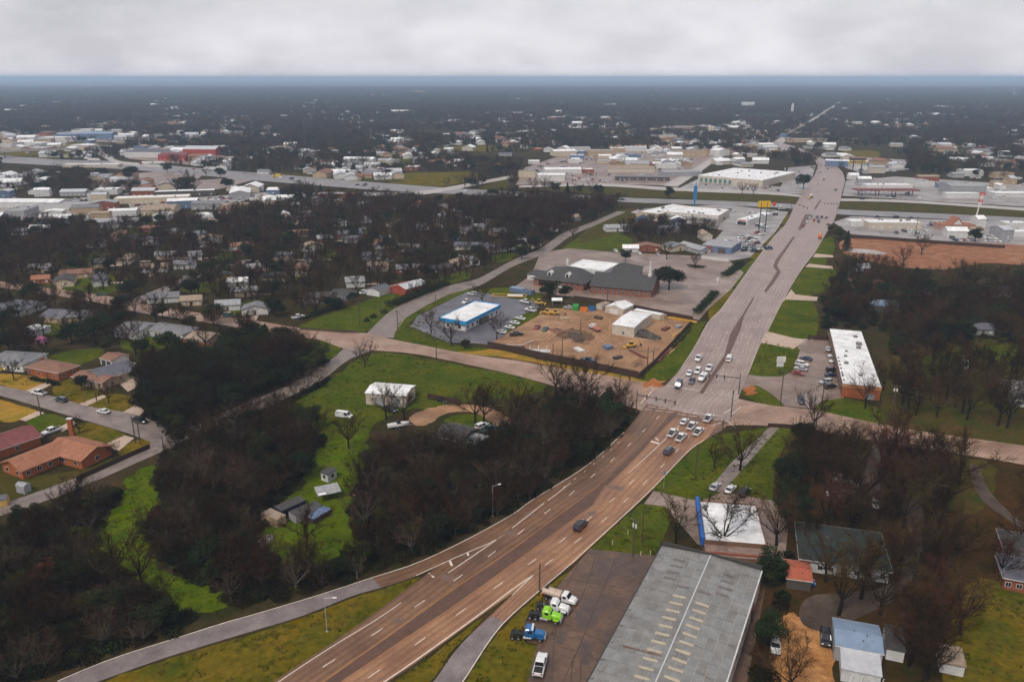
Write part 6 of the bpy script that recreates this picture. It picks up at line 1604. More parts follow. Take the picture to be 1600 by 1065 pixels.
parked([(1320,337),(1600,344),(1600,346),(1320,339)], 4, 'travelling on the freeway past the drive-in', 'freeway traffic by the drive-in', 18, -3)
parked([(1255,262),(1300,262),(1310,300),(1280,305)], 7, 'on the wide road beyond the freeway bridge', 'cars beyond the freeway bridge', 19, 60)

parked([(0,443),(160,463),(300,488),(440,512),(440,508),(300,482),(160,458),(0,439)], 5, 'parked on the tan street bend', 'tan street cars', 30, 14)
parked([(200,400),(420,370),(700,330),(860,340),(800,395),(600,440),(300,440)], 26, 'parked in the mid-distance gardens', 'garden cars', 31, 14, ('white','white','silver','black','navy','red'))
# cars of the far lots beyond counting
cm_ = []
for k_, c_ in (('sedan','white'),('suv','silver'),('pickup','white'),('sedan','black'),('van','white'),('sedan','red'),('suv','navy'),('sedan','silver')):
    mm = vehicle_meshes(k_, c_, 'open'); bm = bmesh.new(); cnts = []
    for q in ('body','windows','roof'): bm.from_mesh(mm[q]); cnts.append(len(bm.faces))
    me = bpy.data.meshes.new('far_car'); bm.to_mesh(me); bm.free()
    for q in ('body','windows'): me.materials.append(mm[q].materials[0])
    mi = np.zeros(len(me.polygons), np.int32); mi[cnts[0]:cnts[1]] = 1; me.polygons.foreach_set('material_index', mi); cm_.append(me)
rg = random.Random(8); dat = []
for poly, n in (([(-60,300),(140,303),(440,294),(560,300),(430,326),(200,350),(-60,350)],150), ([(-60,205),(200,200),(420,235),(690,270),(690,284),(400,260),(-60,238)],120), ([(810,288),(870,238),(1130,234),(1050,294)],150), ([(1330,258),(1640,266),(1640,324),(1450,314),(1325,302)],90), ([(1310,345),(1640,352),(1640,382),(1480,376)],50), ([(1140,330),(1232,322),(1205,370),(1165,402)],40), ([(900,225),(1200,200),(1290,212),(1290,232),(1130,236)],70), ([(1340,258),(1420,252),(1425,268),(1345,272)],40)):
    P = np.array([(p.x,p.y) for p in pts(poly)]); c = 0; tr = 0
    while c < n and tr < 6000:
        tr += 1; x, y = rg.uniform(P[:,0].min(),P[:,0].max()), rg.uniform(P[:,1].min(),P[:,1].max())
        if not inside(P, np.array([x]), np.array([y]))[0] or not free_spot(x, y, 3): continue
        k = rg.choice((3,4,6)); an = rg.uniform(0,3.14)          # short rows
        for i in range(k):
            dat.append((x+i*3*math.cos(an), y+i*3*math.sin(an), rg.uniform(.95,1.15), an+1.57+rg.choice((0,3.14)), rg.choice((0,0,1,2,2,3,4,5,6,7)))); c += 1
mass('distant_parked_cars', 'rows of parked cars glinting across the far commercial lots', 'cars', cm_, dat)
# ------------------------------------------------------------------ poles, signals, signs, fences, yard equipment
def height_at(base, top_y):
    b_ = at(*base); v = top_y - 532.5
    return CAM_H - b_.y*(_F*_S + v*_C)/(_F*_C - v*_S)
POLE_TOPS = {}
def utility_pole(base, top_y, label, arm=2.4, arm_head=0.0, cans=0, lean=0.0, group=None, hmax=14):
    h = min(max(height_at(base, top_y), 5), hmax)
    o = at(*base); o.z = 0
    rt = thing('utility_pole', label, 'pole', o, arm_head, group)
    dx = math.sin(lean)*h
    MB().tube((0,0,0),(dx,0,h),.21,.14,8).build('post', M['wood'], rt)
    if arm:
        ca = MB().box(-.06,.06,-arm/2,arm/2,h-.75,h-.6).build('crossarm', M['wood'], rt); ca.location = (dx,0,0)
        for y in (-arm*.45,-arm*.15,arm*.15,arm*.45): MB().tube((dx,y,h-.6),(dx,y,h-.38),.05,n=5).build('insulator', M['metal'], ca).location = (-dx,0,0)
    for i in range(cans):
        y = (-.4,.4)[i % 2]
        MB().cyl((dx+.05,y,h-1.9),.25,.9,'z',10).build('transformer', M['w_white'], rt)
    POLE_TOPS[label] = (o, h)
    return rt
for b_, ty, lb, ar, hd, cn in [
 ((64,648),617,'slender wooden pole by the residential street lawn',0,0,0), ((212,692),650,'first of the twin poles leaning over the lane corner',2.6,.9,0), ((220,695),655,'second of the twin poles beside the lane corner',2.2,.9,0),
 ((151,626),594,'wooden pole beside the walk of the round shrub',1.6,.3,0), ((257,710),680,'wooden pole at the thicket edge of the lane',0,0,0),
 ((562,509),470,'tall wooden pole on the corner plot before the red barn',2.4,1.2,0), ((595,488),460,'wooden pole nearer the red barn hedge',0,0,0), ((622,521),484,'wooden pole with crossarm at the diagonal street mouth',2.4,1.0,0),
 ((682,561),536,'wooden pole on the lawn side of the tan street',0,0,0), ((496,549),528,'short wooden pole on the grass corner below the tan street',0,0,0), ((640,468),442,'wooden pole in the hedge by the red barn',2.0,.8,0), ((681,478),460,'short lamp pole beside the office verge',0,0,0),
 ((878,563),527,'dark wooden pole inside the yard fence',2.4,.2,0), ((864,557),536,'thin pole by the white racks inside the fence',0,0,0), ((1011,580),542,'tall wooden pole in the yard corner',0,0,0), ((1020,573),547,'wooden pole with crossarm in the yard corner',2.6,.5,0),
 ((907,523),498,'wooden pole standing in the yard soil heap',0,0,0), ((949,470),446,'wooden pole behind the tan container',0,0,0), ((894,456),437,'forked light pole before the church',1.2,.1,0),
 ((1219,632),577,'tall wooden pole in front of the white sign board',2.0,1.0,0), ((1284,631),595,'wooden pole on the lawn corner by the brick lot',1.8,1.0,0), ((1275,663),635,'short dark pole by the cross street kerb',0,0,0),
 ((1391,662),600,'big transformer pole at the end of the brick building',2.8,1.3,2), ((1086,748),698,'slender wooden pole on the corner lawn',0,0,0), ((1126,705),656,'wooden pole with wide crossarm at the corner lawn kerb',2.8,.7,0),
 ((989,868),810,'transformer pole with two white cans above the lorry lot',2.2,.7,2), ((1003,847),797,'bare dark pole on the grass patch above the lorry lot',0,0,0), ((843,922),880,'thin rusty pole beside the tank lorry',0,0,0),
 ((1322,455),412,'wooden pole among the trees by the wide road',0,0,0), ((265,496),462,'wooden pole at the bend of the tan street',1.8,.3,0), ((340,520),480,'wooden pole beyond the white ranch house',1.8,.3,0), ((1430,368),322,'tall dark pole by the drive-in forecourt',2.0,.2,0)]:
    utility_pole(b_, ty, lb, ar, hd, cn)
def street_lamp(base, top_y, label, arm, arm_head):
    h = min(height_at(base, top_y), 11); o = at(*base); o.z = 0
    rt = thing('street_lamp', label, 'street lamp', o, arm_head)
    MB().tube((0,0,0),(0,0,h),.11,.06,8).build('post', M['metal'], rt)
    MB().tube((0,0,h-.1),(arm,0,h+.15),.05,.04,6).build('arm', M['metal'], rt)
    MB().bbox(arm-.1,arm+.75,-.16,.16,h+.05,h+.24,.05).build('lamp_head', M['headl'], rt)
    MB().box(-.25,.25,-.25,.25,0,.12).build('base', M['pale'], rt)
street_lamp((511,986),934,'silver street lamp on the grass wedge by the slip ramp',1.8,.0)
street_lamp((770,806),759,'dim street lamp in front of the dark thicket',1.6,.4)
street_lamp((953,657),640,'street lamp half hidden by the thicket near the junction',1.0,.4)
def signal(base, arm_end, label, heads, z=6.4):
    o = at(*base); o.z = 0; e_ = at(*arm_end, z); L_ = math.hypot(e_.x-o.x, e_.y-o.y)
    rt = thing('traffic_signal', label, 'traffic light', o, math.atan2(e_.y-o.y, e_.x-o.x))
    MB().tube((0,0,0),(0,0,z+1.6),.2,.14,8).build('post', M['darkmetal'], rt)
    MB().tube((0,0,z-.1),(L_,0,z+.2),.17,.10,8).build('mast_arm', M['darkmetal'], rt)
    for i in range(heads):
        x = L_*(1-.24*i)-.3
        hd = MB().box(x-.2,x+.2,-.22,.22,z-.9,z+.55).build('signal_head', M['black'], rt)
        for k, c in enumerate(((.02,.3,.08),(.5,.25,.02),(.5,.03,.02))):
            MB().cyl((x,-.25,z-.62+.45*k),.13,.06,'y',10).build('lens', mat('lens_%d' % k, c, .3), hd)
    MB().box(-.3,.3,-.3,.3,0,.15).build('base', M['pale'], rt)
signal((994,643),(1056,629),'signal mast with long arm at the thicket corner of the junction',4)
signal((1154,616),(1107,586),'signal mast with long arm by the traffic island',3)
signal((1142,652),(1146,612),'signal mast at the corner lawn of the junction',1)
signal((968,610),(985,590),'small signal mast beside the yard fence corner',1)
signal((1236,327),(1262,325),'signal mast at the freeway bridge before the grass bank',3); signal((1308,330),(1288,318),'signal mast at the freeway bridge by the lawn',3)
# signs
def sign(name, label, base, top_y, panels, posts, pm_, cat='sign', rot=0.0, hmax=40):
    h = min(height_at(base, top_y), hmax); o = at(*base); o.z = 0
    rt = thing(name, label, cat, o, rot)
    for x, r_ in posts: MB().tube((x,0,0),(x,0,h*.97),r_,r_*.85,8).build('post', M[pm_], rt)
    for (x0,x1,z0,z1,m_) in panels: MB().bbox(x0,x1,-.25,.25,h+z0,h+z1,.05).build('panel', M[m_] if m_ in M else MATS[m_], rt)
    return rt, h
M['sgy'] = mat('sign_yellow', (0.68,0.42,0.01), .5, (0.6,.36,.01), .5); M['sgb'] = mat('sign_tower_blue', (0.02,.17,.36), .5); M['sgr'] = mat('sign_red_bold', (.55,.05,.02), .5)
sign('pylon_sign', 'tall yellow pylon sign on two dark posts beside the wide road', (1190,363), 314, [(-4.5,4.5,-4.6,0,'sgy')], ((-2.2,.4),(2.4,.4)), 'darkmetal')
sign('tower_sign', 'slim blue sign tower with white top by the freeway', (1085,322), 284, [(-1.6,1.6,-16,-3.5,'sgb'),(-1.9,1.9,-3.4,0,'w_white')], ((0,.7),), 'sgb')
rt, h = sign('pole_sign', 'tall leaning white pole with red striped sign by the drive-in', (1521,353), 300, [(-1.6,1.6,-2.5,0,'sgr'),(-1.4,1.4,-5.2,-2.7,'w_white'),(-1.6,1.6,-7.6,-5.4,'sgr'),(-1.2,1.2,-9.6,-7.8,'w_white')], ((0,.55),), 'w_white'); rt.rotation_euler = (0, R(6), 0)
sign('sign_board', 'white double panel sign board on the rounded lawn', (1218,586), 557, [(-1.7,1.7,-2.2,0,'w_white'),(-1.5,1.1,-4.0,-2.5,'w_white')], ((-.3,.15),), 'darkmetal')
rt, h = sign('billboard', 'big yellow sales sign on dark posts at the road bend', (1338,272), 247, [(-11,11,-6.6,-3.2,'sgy'),(-10,9,-3.0,0,'w_dark')], ((-5,.8),(5,.8)), 'darkmetal')
mb = MB()
for k in range(7): mb.box(-9+k*2.6,-7.4+k*2.6,-.32,-.26,h-6.0,h-3.8)
mb.build('dark_letters', M['w_dark'], rt)
sign('shop_sign', 'small orange sign beside the burger bar', (1209,327), 316, [(-1.5,1.5,-2.6,0,'sgr')], ((0,.2),), 'darkmetal')
sign('church_sign', 'small white church sign by the entrance lawn', (1121,443), 433, [(-.7,.7,-1.5,0,'w_white')], ((0,.3),), 'w_white')
sign('street_sign', 'little blue sign on a thin post at the corner lawn kerb', (1037,761), 732, [(-.3,.3,-.9,0,'w_blue')], ((0,.05),), 'metal', hmax=5)
sign('water_tower', 'slim white water tower far off by the straight road', (1237,181), 161, [], ((0,4),), 'w_white', 'tower', hmax=45)
rt = thing('spire', 'white church spire far off near the horizon', 'spire', at(1583,150), 0)
MB().tube((0,0,0),(0,0,14),3,2.4,8).build('tower', M['w_white'], rt); MB().tube((0,0,14),(0,0,52),2.2,.2,8).build('spire_cone', M['w_white'], rt)
# roadside markers (white posts on the verge)
for px, py in ((981,835),(957,851),(1001,868),(1016,867)):
    rt = thing('marker_post', 'short white marker post on the grass above the lorry lot', 'post', at(px,py), 0, 'marker posts above the lorry lot')
    MB().tube((0,0,0),(0,0,1.3),.07,n=6).build('post', M['w_white'], rt)
def fence(pxs, h, label, m_='fence', step=2.44, name='fence'):
    P = pts(pxs); rt = thing(name, label, 'fence', P[0], 0)
    me = MB().box(0,step-.06,-.03,.03,.03,h).box(0,step-.06,-.07,-.03,h*.2,h*.2+.1).box(0,step-.06,-.07,-.03,h*.8,h*.8+.1).mesh('panel', M[m_])
    pme = MB().box(-.07,.07,-.07,.07,0,h+.1).mesh('post', M[m_])
    for a_, b_ in zip(P, P[1:]):
        L_ = (b_-a_).length; n = max(1, int(L_/step)); an = math.atan2(b_.y-a_.y, b_.x-a_.x); s = L_/n
        for i in range(n):
            p = a_ + (b_-a_)*i/n - P[0]
            link('panel', me, rt, (p.x,p.y,0), an, (s/step,1,1)); link('post', pme, rt, (p.x,p.y,0), an)
    return rt
fence([(762,542),(800,549),(860,562),(930,576),(998,590)], 2.6, 'tall dark brown board fence along the tan street side of the yard')
fence([(1000,589),(1022,570),(1050,540),(1079,508)], 2.2, 'dark fence along the highway side of the yard', 'fence')
fence([(1082,501),(1035,492),(984,481),(935,473),(897,468)], 2.2, 'dark fence between the yard and the church lot')
fence([(668,623),(695,628),(722,633)], 2.2, 'brown board fence behind the metal shed')
fence([(1096,404),(1138,409)], 2.0, 'white fence below the tyre garage', 'w_white')
fence([(1200,667),(1225,668),(1243,670)], 1.4, 'low dark fence below the cross street', 'fence')
fence([(1270,531),(1300,532),(1328,528)], 2.0, 'dark fence behind the brick building lot')
fence([(1262,530),(1268,531)], 2.2, 'dark bin enclosure beside the brick building lot') 
fence([(285,535),(305,541),(340,545)], 2.0, 'orange-brown board fence below the tan bungalow', 'w_orange')
fence([(120,752),(190,720),(235,700)], 1.6, 'dark fence between lane and terracotta house')
fence([(1312,372),(1370,374),(1480,382),(1570,388)], 2.2, 'dark fence between the red earth and the shops')
fence([(470,515),(520,518),(560,520)], 1.0, 'low wire-brown fence of the corner plot', 'wood')
# yard equipment
YEL = paintm('machine', (0.60,0.33,0.02), .5)
def digger(px, py, hd, label, m_=YEL):
    o = at(px,py); o.z = Z_LOT+.02; rt = thing('digger', label, 'digger', o, R(hd))
    MB().bbox(-2,2,-.8,.8,.7,1.6,.12).build('body', m_, rt)
    cb = MB().bbox(-.7,.8,-.75,.75,2.7,2.85,.05).build('cab_roof', m_, rt)
    MB().box(-.6,.7,-.68,.68,1.6,2.7).build('cab_glass', M['carglass'], rt)
    MB().tube((-1.8,0,1.5),(-3.6,0,3.2),.2,.17,6).tube((-3.6,0,3.2),(-4.6,0,1.2),.16,.12,6).build('boom', m_, rt)
    MB().bbox(-5.0,-4.3,-.4,.4,.5,1.2,.08).build('bucket', M['black'], rt)
    MB().tube((1.6,.6,1.3),(3.0,.6,.7),.12,n=6).tube((1.6,-.6,1.3),(3.0,-.6,.7),.12,n=6).build('loader_arm', m_, rt)
    MB().bbox(2.9,3.6,-1.1,1.1,.2,1.0,.1).build('shovel', m_, rt)
    wheels(rt, (1.5,-1.3), 1.1, .6, .4)
digger(842,476,-10,'yellow backhoe digger beside the dark oaks'); digger(855,491,160,'yellow backhoe digger at the edge of the office grass'); digger(868,492,175,'third yellow digger with raised mast on the bare yard')
digger(986,543,200,'bright yellow loader before the scrap heap')
def skip_bin(px, py, hd, col, label, L_=4.2, W_=2.0, h=1.7):
    o = at(px,py); o.z = Z_LOT+.02; rt = thing('skip', label, 'skip', o, R(hd)); p = paintm(col+'_bin', PAINT[col], .5)
    t_ = .12; l, w_ = L_/2, W_/2
    MB().add([(-l*.8,-w_,0),(l*.8,-w_,0),(l,-w_,h),(-l,-w_,h),(-l*.8,w_,0),(l*.8,w_,0),(l,w_,h),(-l,w_,h)],[(0,1,2,3),(5,4,7,6),(1,5,6,2),(4,0,3,7),(0,4,5,1)]).add([(-l+t_,-w_+t_,h*.7),(l-t_,-w_+t_,h*.7),(l-t_,w_-t_,h*.7),(-l+t_,w_-t_,h*.7)],[(0,1,2,3)]).build('bin', p, rt)
    MB().box(-l-.05,l+.05,-w_-.06,-w_+.06,h-.1,h+.06).box(-l-.05,l+.05,w_-.06,w_+.06,h-.1,h+.06).box(-l-.06,-l+.06,-w_,w_,h-.1,h+.05).box(l-.06,l+.06,-w_,w_,h-.1,h+.05).build('rim', p, rt)
M_ = PAINT; M_['grass'] = (0.03,0.35,0.06)
skip_bin(899,484,80,'grass','bright green skip in the contractor yard',4.5,2.8,2.4); skip_bin(912,486,-5,'orange','orange bin beside the green skip',3.4,2.2,1.8); skip_bin(925,485,-5,'blue','blue bin beside the tan container',3.2,2.4,2.0)
rt = thing('canopy_shelter', 'small white topped shelter beside the dark oaks', 'shelter', at(870,475), 0)
roof_mesh(5,4,2.4,'gable',.8,.2).build('roof', M['r_white'], rt)
for x in (-2.3,2.3):
    for y in (-1.8,1.8): MB().tube((x,y,0),(x,y,2.5),.06).build('post', M['metal'], rt)
def beams(label, pxs, n, L_, m_, seed, name='beam_pile', cat='beams', z0=Z_LOT):
    o = at(*pxs[0]); q = at(*pxs[1]); o.z = z0; rg = random.Random(seed)
    rt = thing(name, label, cat, o, math.atan2(q.y-o.y,q.x-o.x))
    me = MB().box(0,L_,-.2,.2,0,.35).mesh('beam', m_)
    for i in range(n): link('beam', me, rt, (rg.uniform(-1,1), (i%3)*.5-.5, (i//3)*.36), rg.uniform(-.05,.05))
beams('pile of bright yellow beams at the back of the yard', [(1047,497),(1085,504)], 6, 13, YEL, 1); beams('short yellow beams by the highway fence of the yard', [(1052,527),(1062,516)], 4, 6, YEL, 2)
RUST = mat('rust_pipe', (.20,.055,.04), .7, (.10,.04,.03), .8); beams('long rusty pipes along the highway fence', [(1028,565),(1052,543)], 6, 14, RUST, 3, 'pipe_stack', 'pipes'); beams('dark red trailer beams behind the yellow loader', [(985,548),(1009,560)], 4, 11, RUST, 4, 'trailer_bed', 'trailer')
WHI = paintm('rack', (.7,.7,.7), .5)
rt = thing('pipe_rack', 'white pipe racks inside the tan street fence', 'rack', at(841,551), R(-4))
for y in (-1.2,0,1.2): MB().tube((-5,y,.9),(5,y,.9),.22,n=8).build('pipe', WHI, rt)
for x in (-3.5,0,3.5):
    MB().tube((x,-1.6,0),(x,-1.6,2.6),.12,n=6).tube((x,1.6,0),(x,1.6,2.6),.12,n=6).tube((x,-1.6,2.5),(x,1.6,2.5),.12,n=6).build('frame', WHI, rt)
rt = thing('gate_arm', 'white bent pipe gate along the fence of the yard', 'gate', at(800,541), R(-3))
MB().tube((-7,0,.8),(4,0,.8),.14,n=6).tube((4,0,.8),(9,4,1.6),.14,n=6).build('pipe', WHI, rt)
for x in (-7,-2,3): MB().tube((x,0,0),(x,0,1.0),.1,n=6).build('post', WHI, rt)
rt = thing('flatbed_frame', 'yellow framed flatbed on the office grass', 'trailer', at(796,463), R(-6))
MB().box(-9,9,-2.6,-2.2,.5,.8).box(-9,9,2.2,2.6,.5,.8).box(-9,-8.6,-2.2,2.2,.5,.8).box(8.6,9,-2.2,2.2,.5,.8).build('frame', YEL, rt); MB().box(-1,7,-2.1,2.1,.55,.7).build('deck', M['w_white'], rt)
for x in (-6,6): MB().box(x-.3,x+.3,-1,1,0,.5).build('skid', M['black'], rt)
def heap(px, py, W, D, h, label, m_, seed, name='scrap_heap', cat='heap'):
    rg = random.Random(seed); o = at(px,py); o.z = 0; rt = thing(name, label, cat, o, rg.uniform(0,3))
    mb = MB(); n, k = 18, 5; rings = []
    for j in range(k):
        r_ = math.cos(j/(k-1)*1.45); z = h*math.sin(j/(k-1)*1.5)
        rings.append([(W/2*r_*math.cos(2*math.pi*i/n)*rg.uniform(.6,1.2), D/2*r_*math.sin(2*math.pi*i/n)*rg.uniform(.6,1.2), z*rg.uniform(.6,1.2) if j else -.05) for i in range(n)])
    mb.loft(rings); mb.build('mound', m_, rt)
    for i in range(40):
        a = rg.uniform(0,6.28); r_ = rg.uniform(0,.45); x, y = W*r_*math.cos(a), D*r_*math.sin(a); z = h*(1-(r_/.5)**2)*.9
        d = Vector((rg.uniform(-1,1),rg.uniform(-1,1),rg.uniform(-.2,.6)))*rg.uniform(.4,1.2)
        MB().tube((x,y,z),(x+d.x,y+d.y,z+d.z+.1),.09,n=4).build('piece', rg.choice((M['wood'],M['metal'],RUST,M['darkmetal'])), rt) if i < 26 else None
heap(1008,524,9,16,2.2,'grey scrap heap beside the metal workshop', mat('scrap_grey',(.030,.026,.022),.8,(.10,.085,.07),.8), 3)
heap(900,527,16,7,1.4,'heap of dark soil and timber in the yard', mat('soil_dark',(.06,.04,.028),.9,(.11,.07,.045),.8), 5, 'soil_heap')
heap(872,518,10,5,1.2,'reddish rubble heap in the yard', mat('rubble_red',(.25,.1,.07),.9,(.14,.07,.05),.8), 6, 'rubble_heap')
heap(1020,258,60,26,3.5,'rusty red scrap mound in the muddy yard beyond the freeway', RUST, 8)
heap(415,843,5,4,.7,'low heap of pale debris below the tan crate', mat('debris_pale',(.3,.27,.25),.8,(.1,.08,.07),1), 9, 'debris_heap')
heap(572,770,4,9,.8,'brick-coloured rubble strip beside the mossy clearing', mat('rubble_brick',(.18,.09,.07),.9,(.1,.06,.05),1), 10, 'rubble_heap')
for px, py, W, D, h, m_, lb in ((812,545,4,2,1.2,M['wood'],'stack of brown pallets by the tan street fence'),(905,548,5,2.4,.9,M['w_white'],'stack of white sheets on the bare yard'),(950,545,3,3,1.5,M['w_blue'],'blue covered stack on the bare yard'),(935,498,4,2,1.2,M['wood'],'timber stack before the gabled garage'),(1040,515,5,2,1.1,RUST,'rusty steel stack near the highway fence'),(965,560,4,2,1.0,M['darkmetal'],'dark steel stack by the fence corner'),(882,500,4,2.2,1.3,M['w_tan'],'tan crate stack beside the diggers'),(1060,512,3,2,1.2,M['w_grey'],'grey block stack in the yard corner')):
    o = at(px,py); o.z = Z_LOT+.02; rg_ = random.Random(px); rt = thing('material_stack', lb, 'stack', o, rg_.uniform(0,3))
    for i in range(4): MB().box(-W/2+rg_.uniform(-.2,.2),W/2+rg_.uniform(-.2,.2),-D/2,D/2,h*i/4+.02,h*(i+1)/4-.02).build('layer', m_, rt)
def dome(px, py, r_, label, col):
    o = at(px,py); o.z = 0; rt = thing('dome_tent', label, 'tent', o)
    MB().loft([[(r_*math.cos(j*.3)*math.cos(2*math.pi*i/16),r_*math.cos(j*.3)*math.sin(2*math.pi*i/16),r_*math.sin(j*.3)) for i in range(16)] for j in range(6)]).build('cover', mat(col+'_canvas', PAINT[col] if col in PAINT else (.5,.15,.3), .6), rt)
    MB().box(-r_*.3,r_*.3,-r_*1.0,-r_*.75,0,r_*.6).build('entrance', M['darkmetal'], rt)
dome(447,373,4.5,'green dome tent beside the brown-roofed bungalow','grass'); dome(65,534,2.6,'pink dome tent below the purple-grey roofs','pink')
rt = thing('boat', 'white motor boat on a trailer under the bare trees', 'boat', at(623,668), R(22))
MB().loft([[(x,-w_,1.0),(x,0,.6),(x,w_,1.0),(x,w_*.9,1.7),(x,-w_*.9,1.7)] for x, w_ in ((-3.6,.95),(-1,1.1),(1.8,1.0),(3.6,.15))]).build('hull', M['w_white'], rt)
MB().add([(-.6,-.8,1.7),(.9,-.8,1.7),(.9,.8,1.7),(-.6,.8,1.7),(-.5,-.7,2.5),(.3,-.7,2.5),(.3,.7,2.5),(-.5,.7,2.5)],[(4,5,6,7),(0,1,5,4),(1,2,6,5),(2,3,7,6),(3,0,4,7)]).build('wheelhouse', M['carglass'], rt)
MB().box(-3.4,4.4,-.5,-.4,.5,.6).box(-3.4,4.4,.4,.5,.5,.6).build('trailer_frame', M['metal'], rt); wheels(rt, (-1.2,-.2), 1.1, .34, .2)
# wires
def wire(a_, b_, label, sag=1.2, group='overhead wires'):
    mb = MB(); n = 10; P = []
    for i in range(n+1):
        t_ = i/n; p = a_ + (b_-a_)*t_; P.append(Vector((p.x,p.y,p.z - sag*4*t_*(1-t_))))
    for p, q in zip(P, P[1:]): mb.tube(p, q, .035, n=4, cap=False)
    tag(mb.build('overhead_wire', M['darkmetal']), label, 'wire', group)
def top(label): o, h = POLE_TOPS[label]; return Vector((o.x,o.y,h))
T1, T2, T3 = top('big transformer pole at the end of the brick building'), top('wooden pole on the lawn corner by the brick lot'), top('tall wooden pole in front of the white sign board')
E1 = at(1700,660,11)
for dz in (-.4,-1.0,-3.0):
    v = Vector((0,0,dz))
    wire(T1+v, E1+v, 'overhead wire running from the big transformer pole across the meadow', 1.6, 'meadow wires'); wire(T1+v, T3+v, 'overhead wire from the transformer pole to the sign board pole', 1.2, 'car park wires')
A1, A2, A3 = top('dark wooden pole inside the yard fence'), top('wooden pole with crossarm in the yard corner'), top('wooden pole on the lawn side of the tan street')
for dz in (-.4,-.9): wire(A1+Vector((0,0,dz)), A2+Vector((0,0,dz)), 'overhead wire along the tan street side of the yard', 1.0, 'yard wires')
for dz in (-.4,-.9): wire(A1+Vector((0,0,dz)), A3+Vector((0,0,dz)), 'overhead wire from the yard pole towards the lawn', 1.4, 'lawn wires')

def chain(names, label, group, dzs=(-.4,-1.1)):
    for n0, n1 in zip(names, names[1:]):
        for dz in dzs: wire(top(n0)+Vector((0,0,dz)), top(n1)+Vector((0,0,dz)), label, 1.0, group)
chain(['transformer pole with two white cans above the lorry lot','slender wooden pole on the corner lawn','wooden pole with wide crossarm at the corner lawn kerb','wooden pole on the lawn corner by the brick lot'], 'overhead wire along the lorry lot and corner lawn', 'corner lawn wires')
chain(['tall wooden pole on the corner plot before the red barn','wooden pole with crossarm at the diagonal street mouth','wooden pole on the lawn side of the tan street'], 'overhead wire over the diagonal street mouth', 'diagonal street wires')
chain(['slender wooden pole by the residential street lawn','wooden pole beside the walk of the round shrub'], 'overhead wire over the residential street', 'residential wires'); chain(['first of the twin poles leaning over the lane corner','wooden pole at the thicket edge of the lane'], 'overhead wire at the lane corner', 'lane wires')
# ------------------------------------------------------------------ trees
M['bark'] = mat('bark_dark', (0.026,0.019,0.015), 0.95, (0.016,0.012,0.010), 2.0, spec=0.03, coords='object')
M['twig'] = mat('twigs_brown', (0.062,0.034,0.016), 0.95, (0.038,0.021,0.010), 0.3, spec=0.03, coords='object', rnd=0.5)
M['twigd'] = mat('twigs_blackish', (0.030,0.0165,0.008), 0.95, (0.018,0.010,0.005), 0.3, spec=0.03, coords='object', rnd=0.4)
M['twigg'] = mat('twigs_greyish', (0.085,0.058,0.038), 0.95, (0.055,0.037,0.024), 0.3, spec=0.03, coords='object', rnd=0.35)
M['barkm'] = mat('bark_brown_grey', (0.075,0.056,0.042), 0.95, (0.042,0.031,0.024), 1.0, spec=0.05, coords='object')
M['barkp'] = mat('bark_pale', (0.15,0.125,0.105), 0.95, (0.09,0.075,0.062), 1.0, spec=0.05, coords='object')
M['twigr'] = mat('twigs_russet', (0.062,0.031,0.014), 0.95, (0.042,0.023,0.012), 0.3, spec=0.03, coords='object', rnd=0.2)
M['leaf'] = mat('leaves_dark_green', (0.011,0.018,0.005), 0.7, (0.020,0.029,0.007), 0.5, spec=0.1, coords='object', rnd=0.35)
M['leafo'] = mat('leaves_olive', (0.042,0.046,0.007), 0.75, (0.022,0.027,0.006), 0.5, spec=0.1, coords='object', rnd=0.35)
M['leafr'] = mat('leaves_rust', (0.16,0.062,0.020), 0.8, (0.09,0.04,0.016), 0.5, spec=0.1, coords='object', rnd=0.3)
M['brush'] = mat('brush_brown', (0.024,0.017,0.008), 0.9, (0.015,0.016,0.005), 0.3, spec=0.03, coords='object', rnd=0.5)

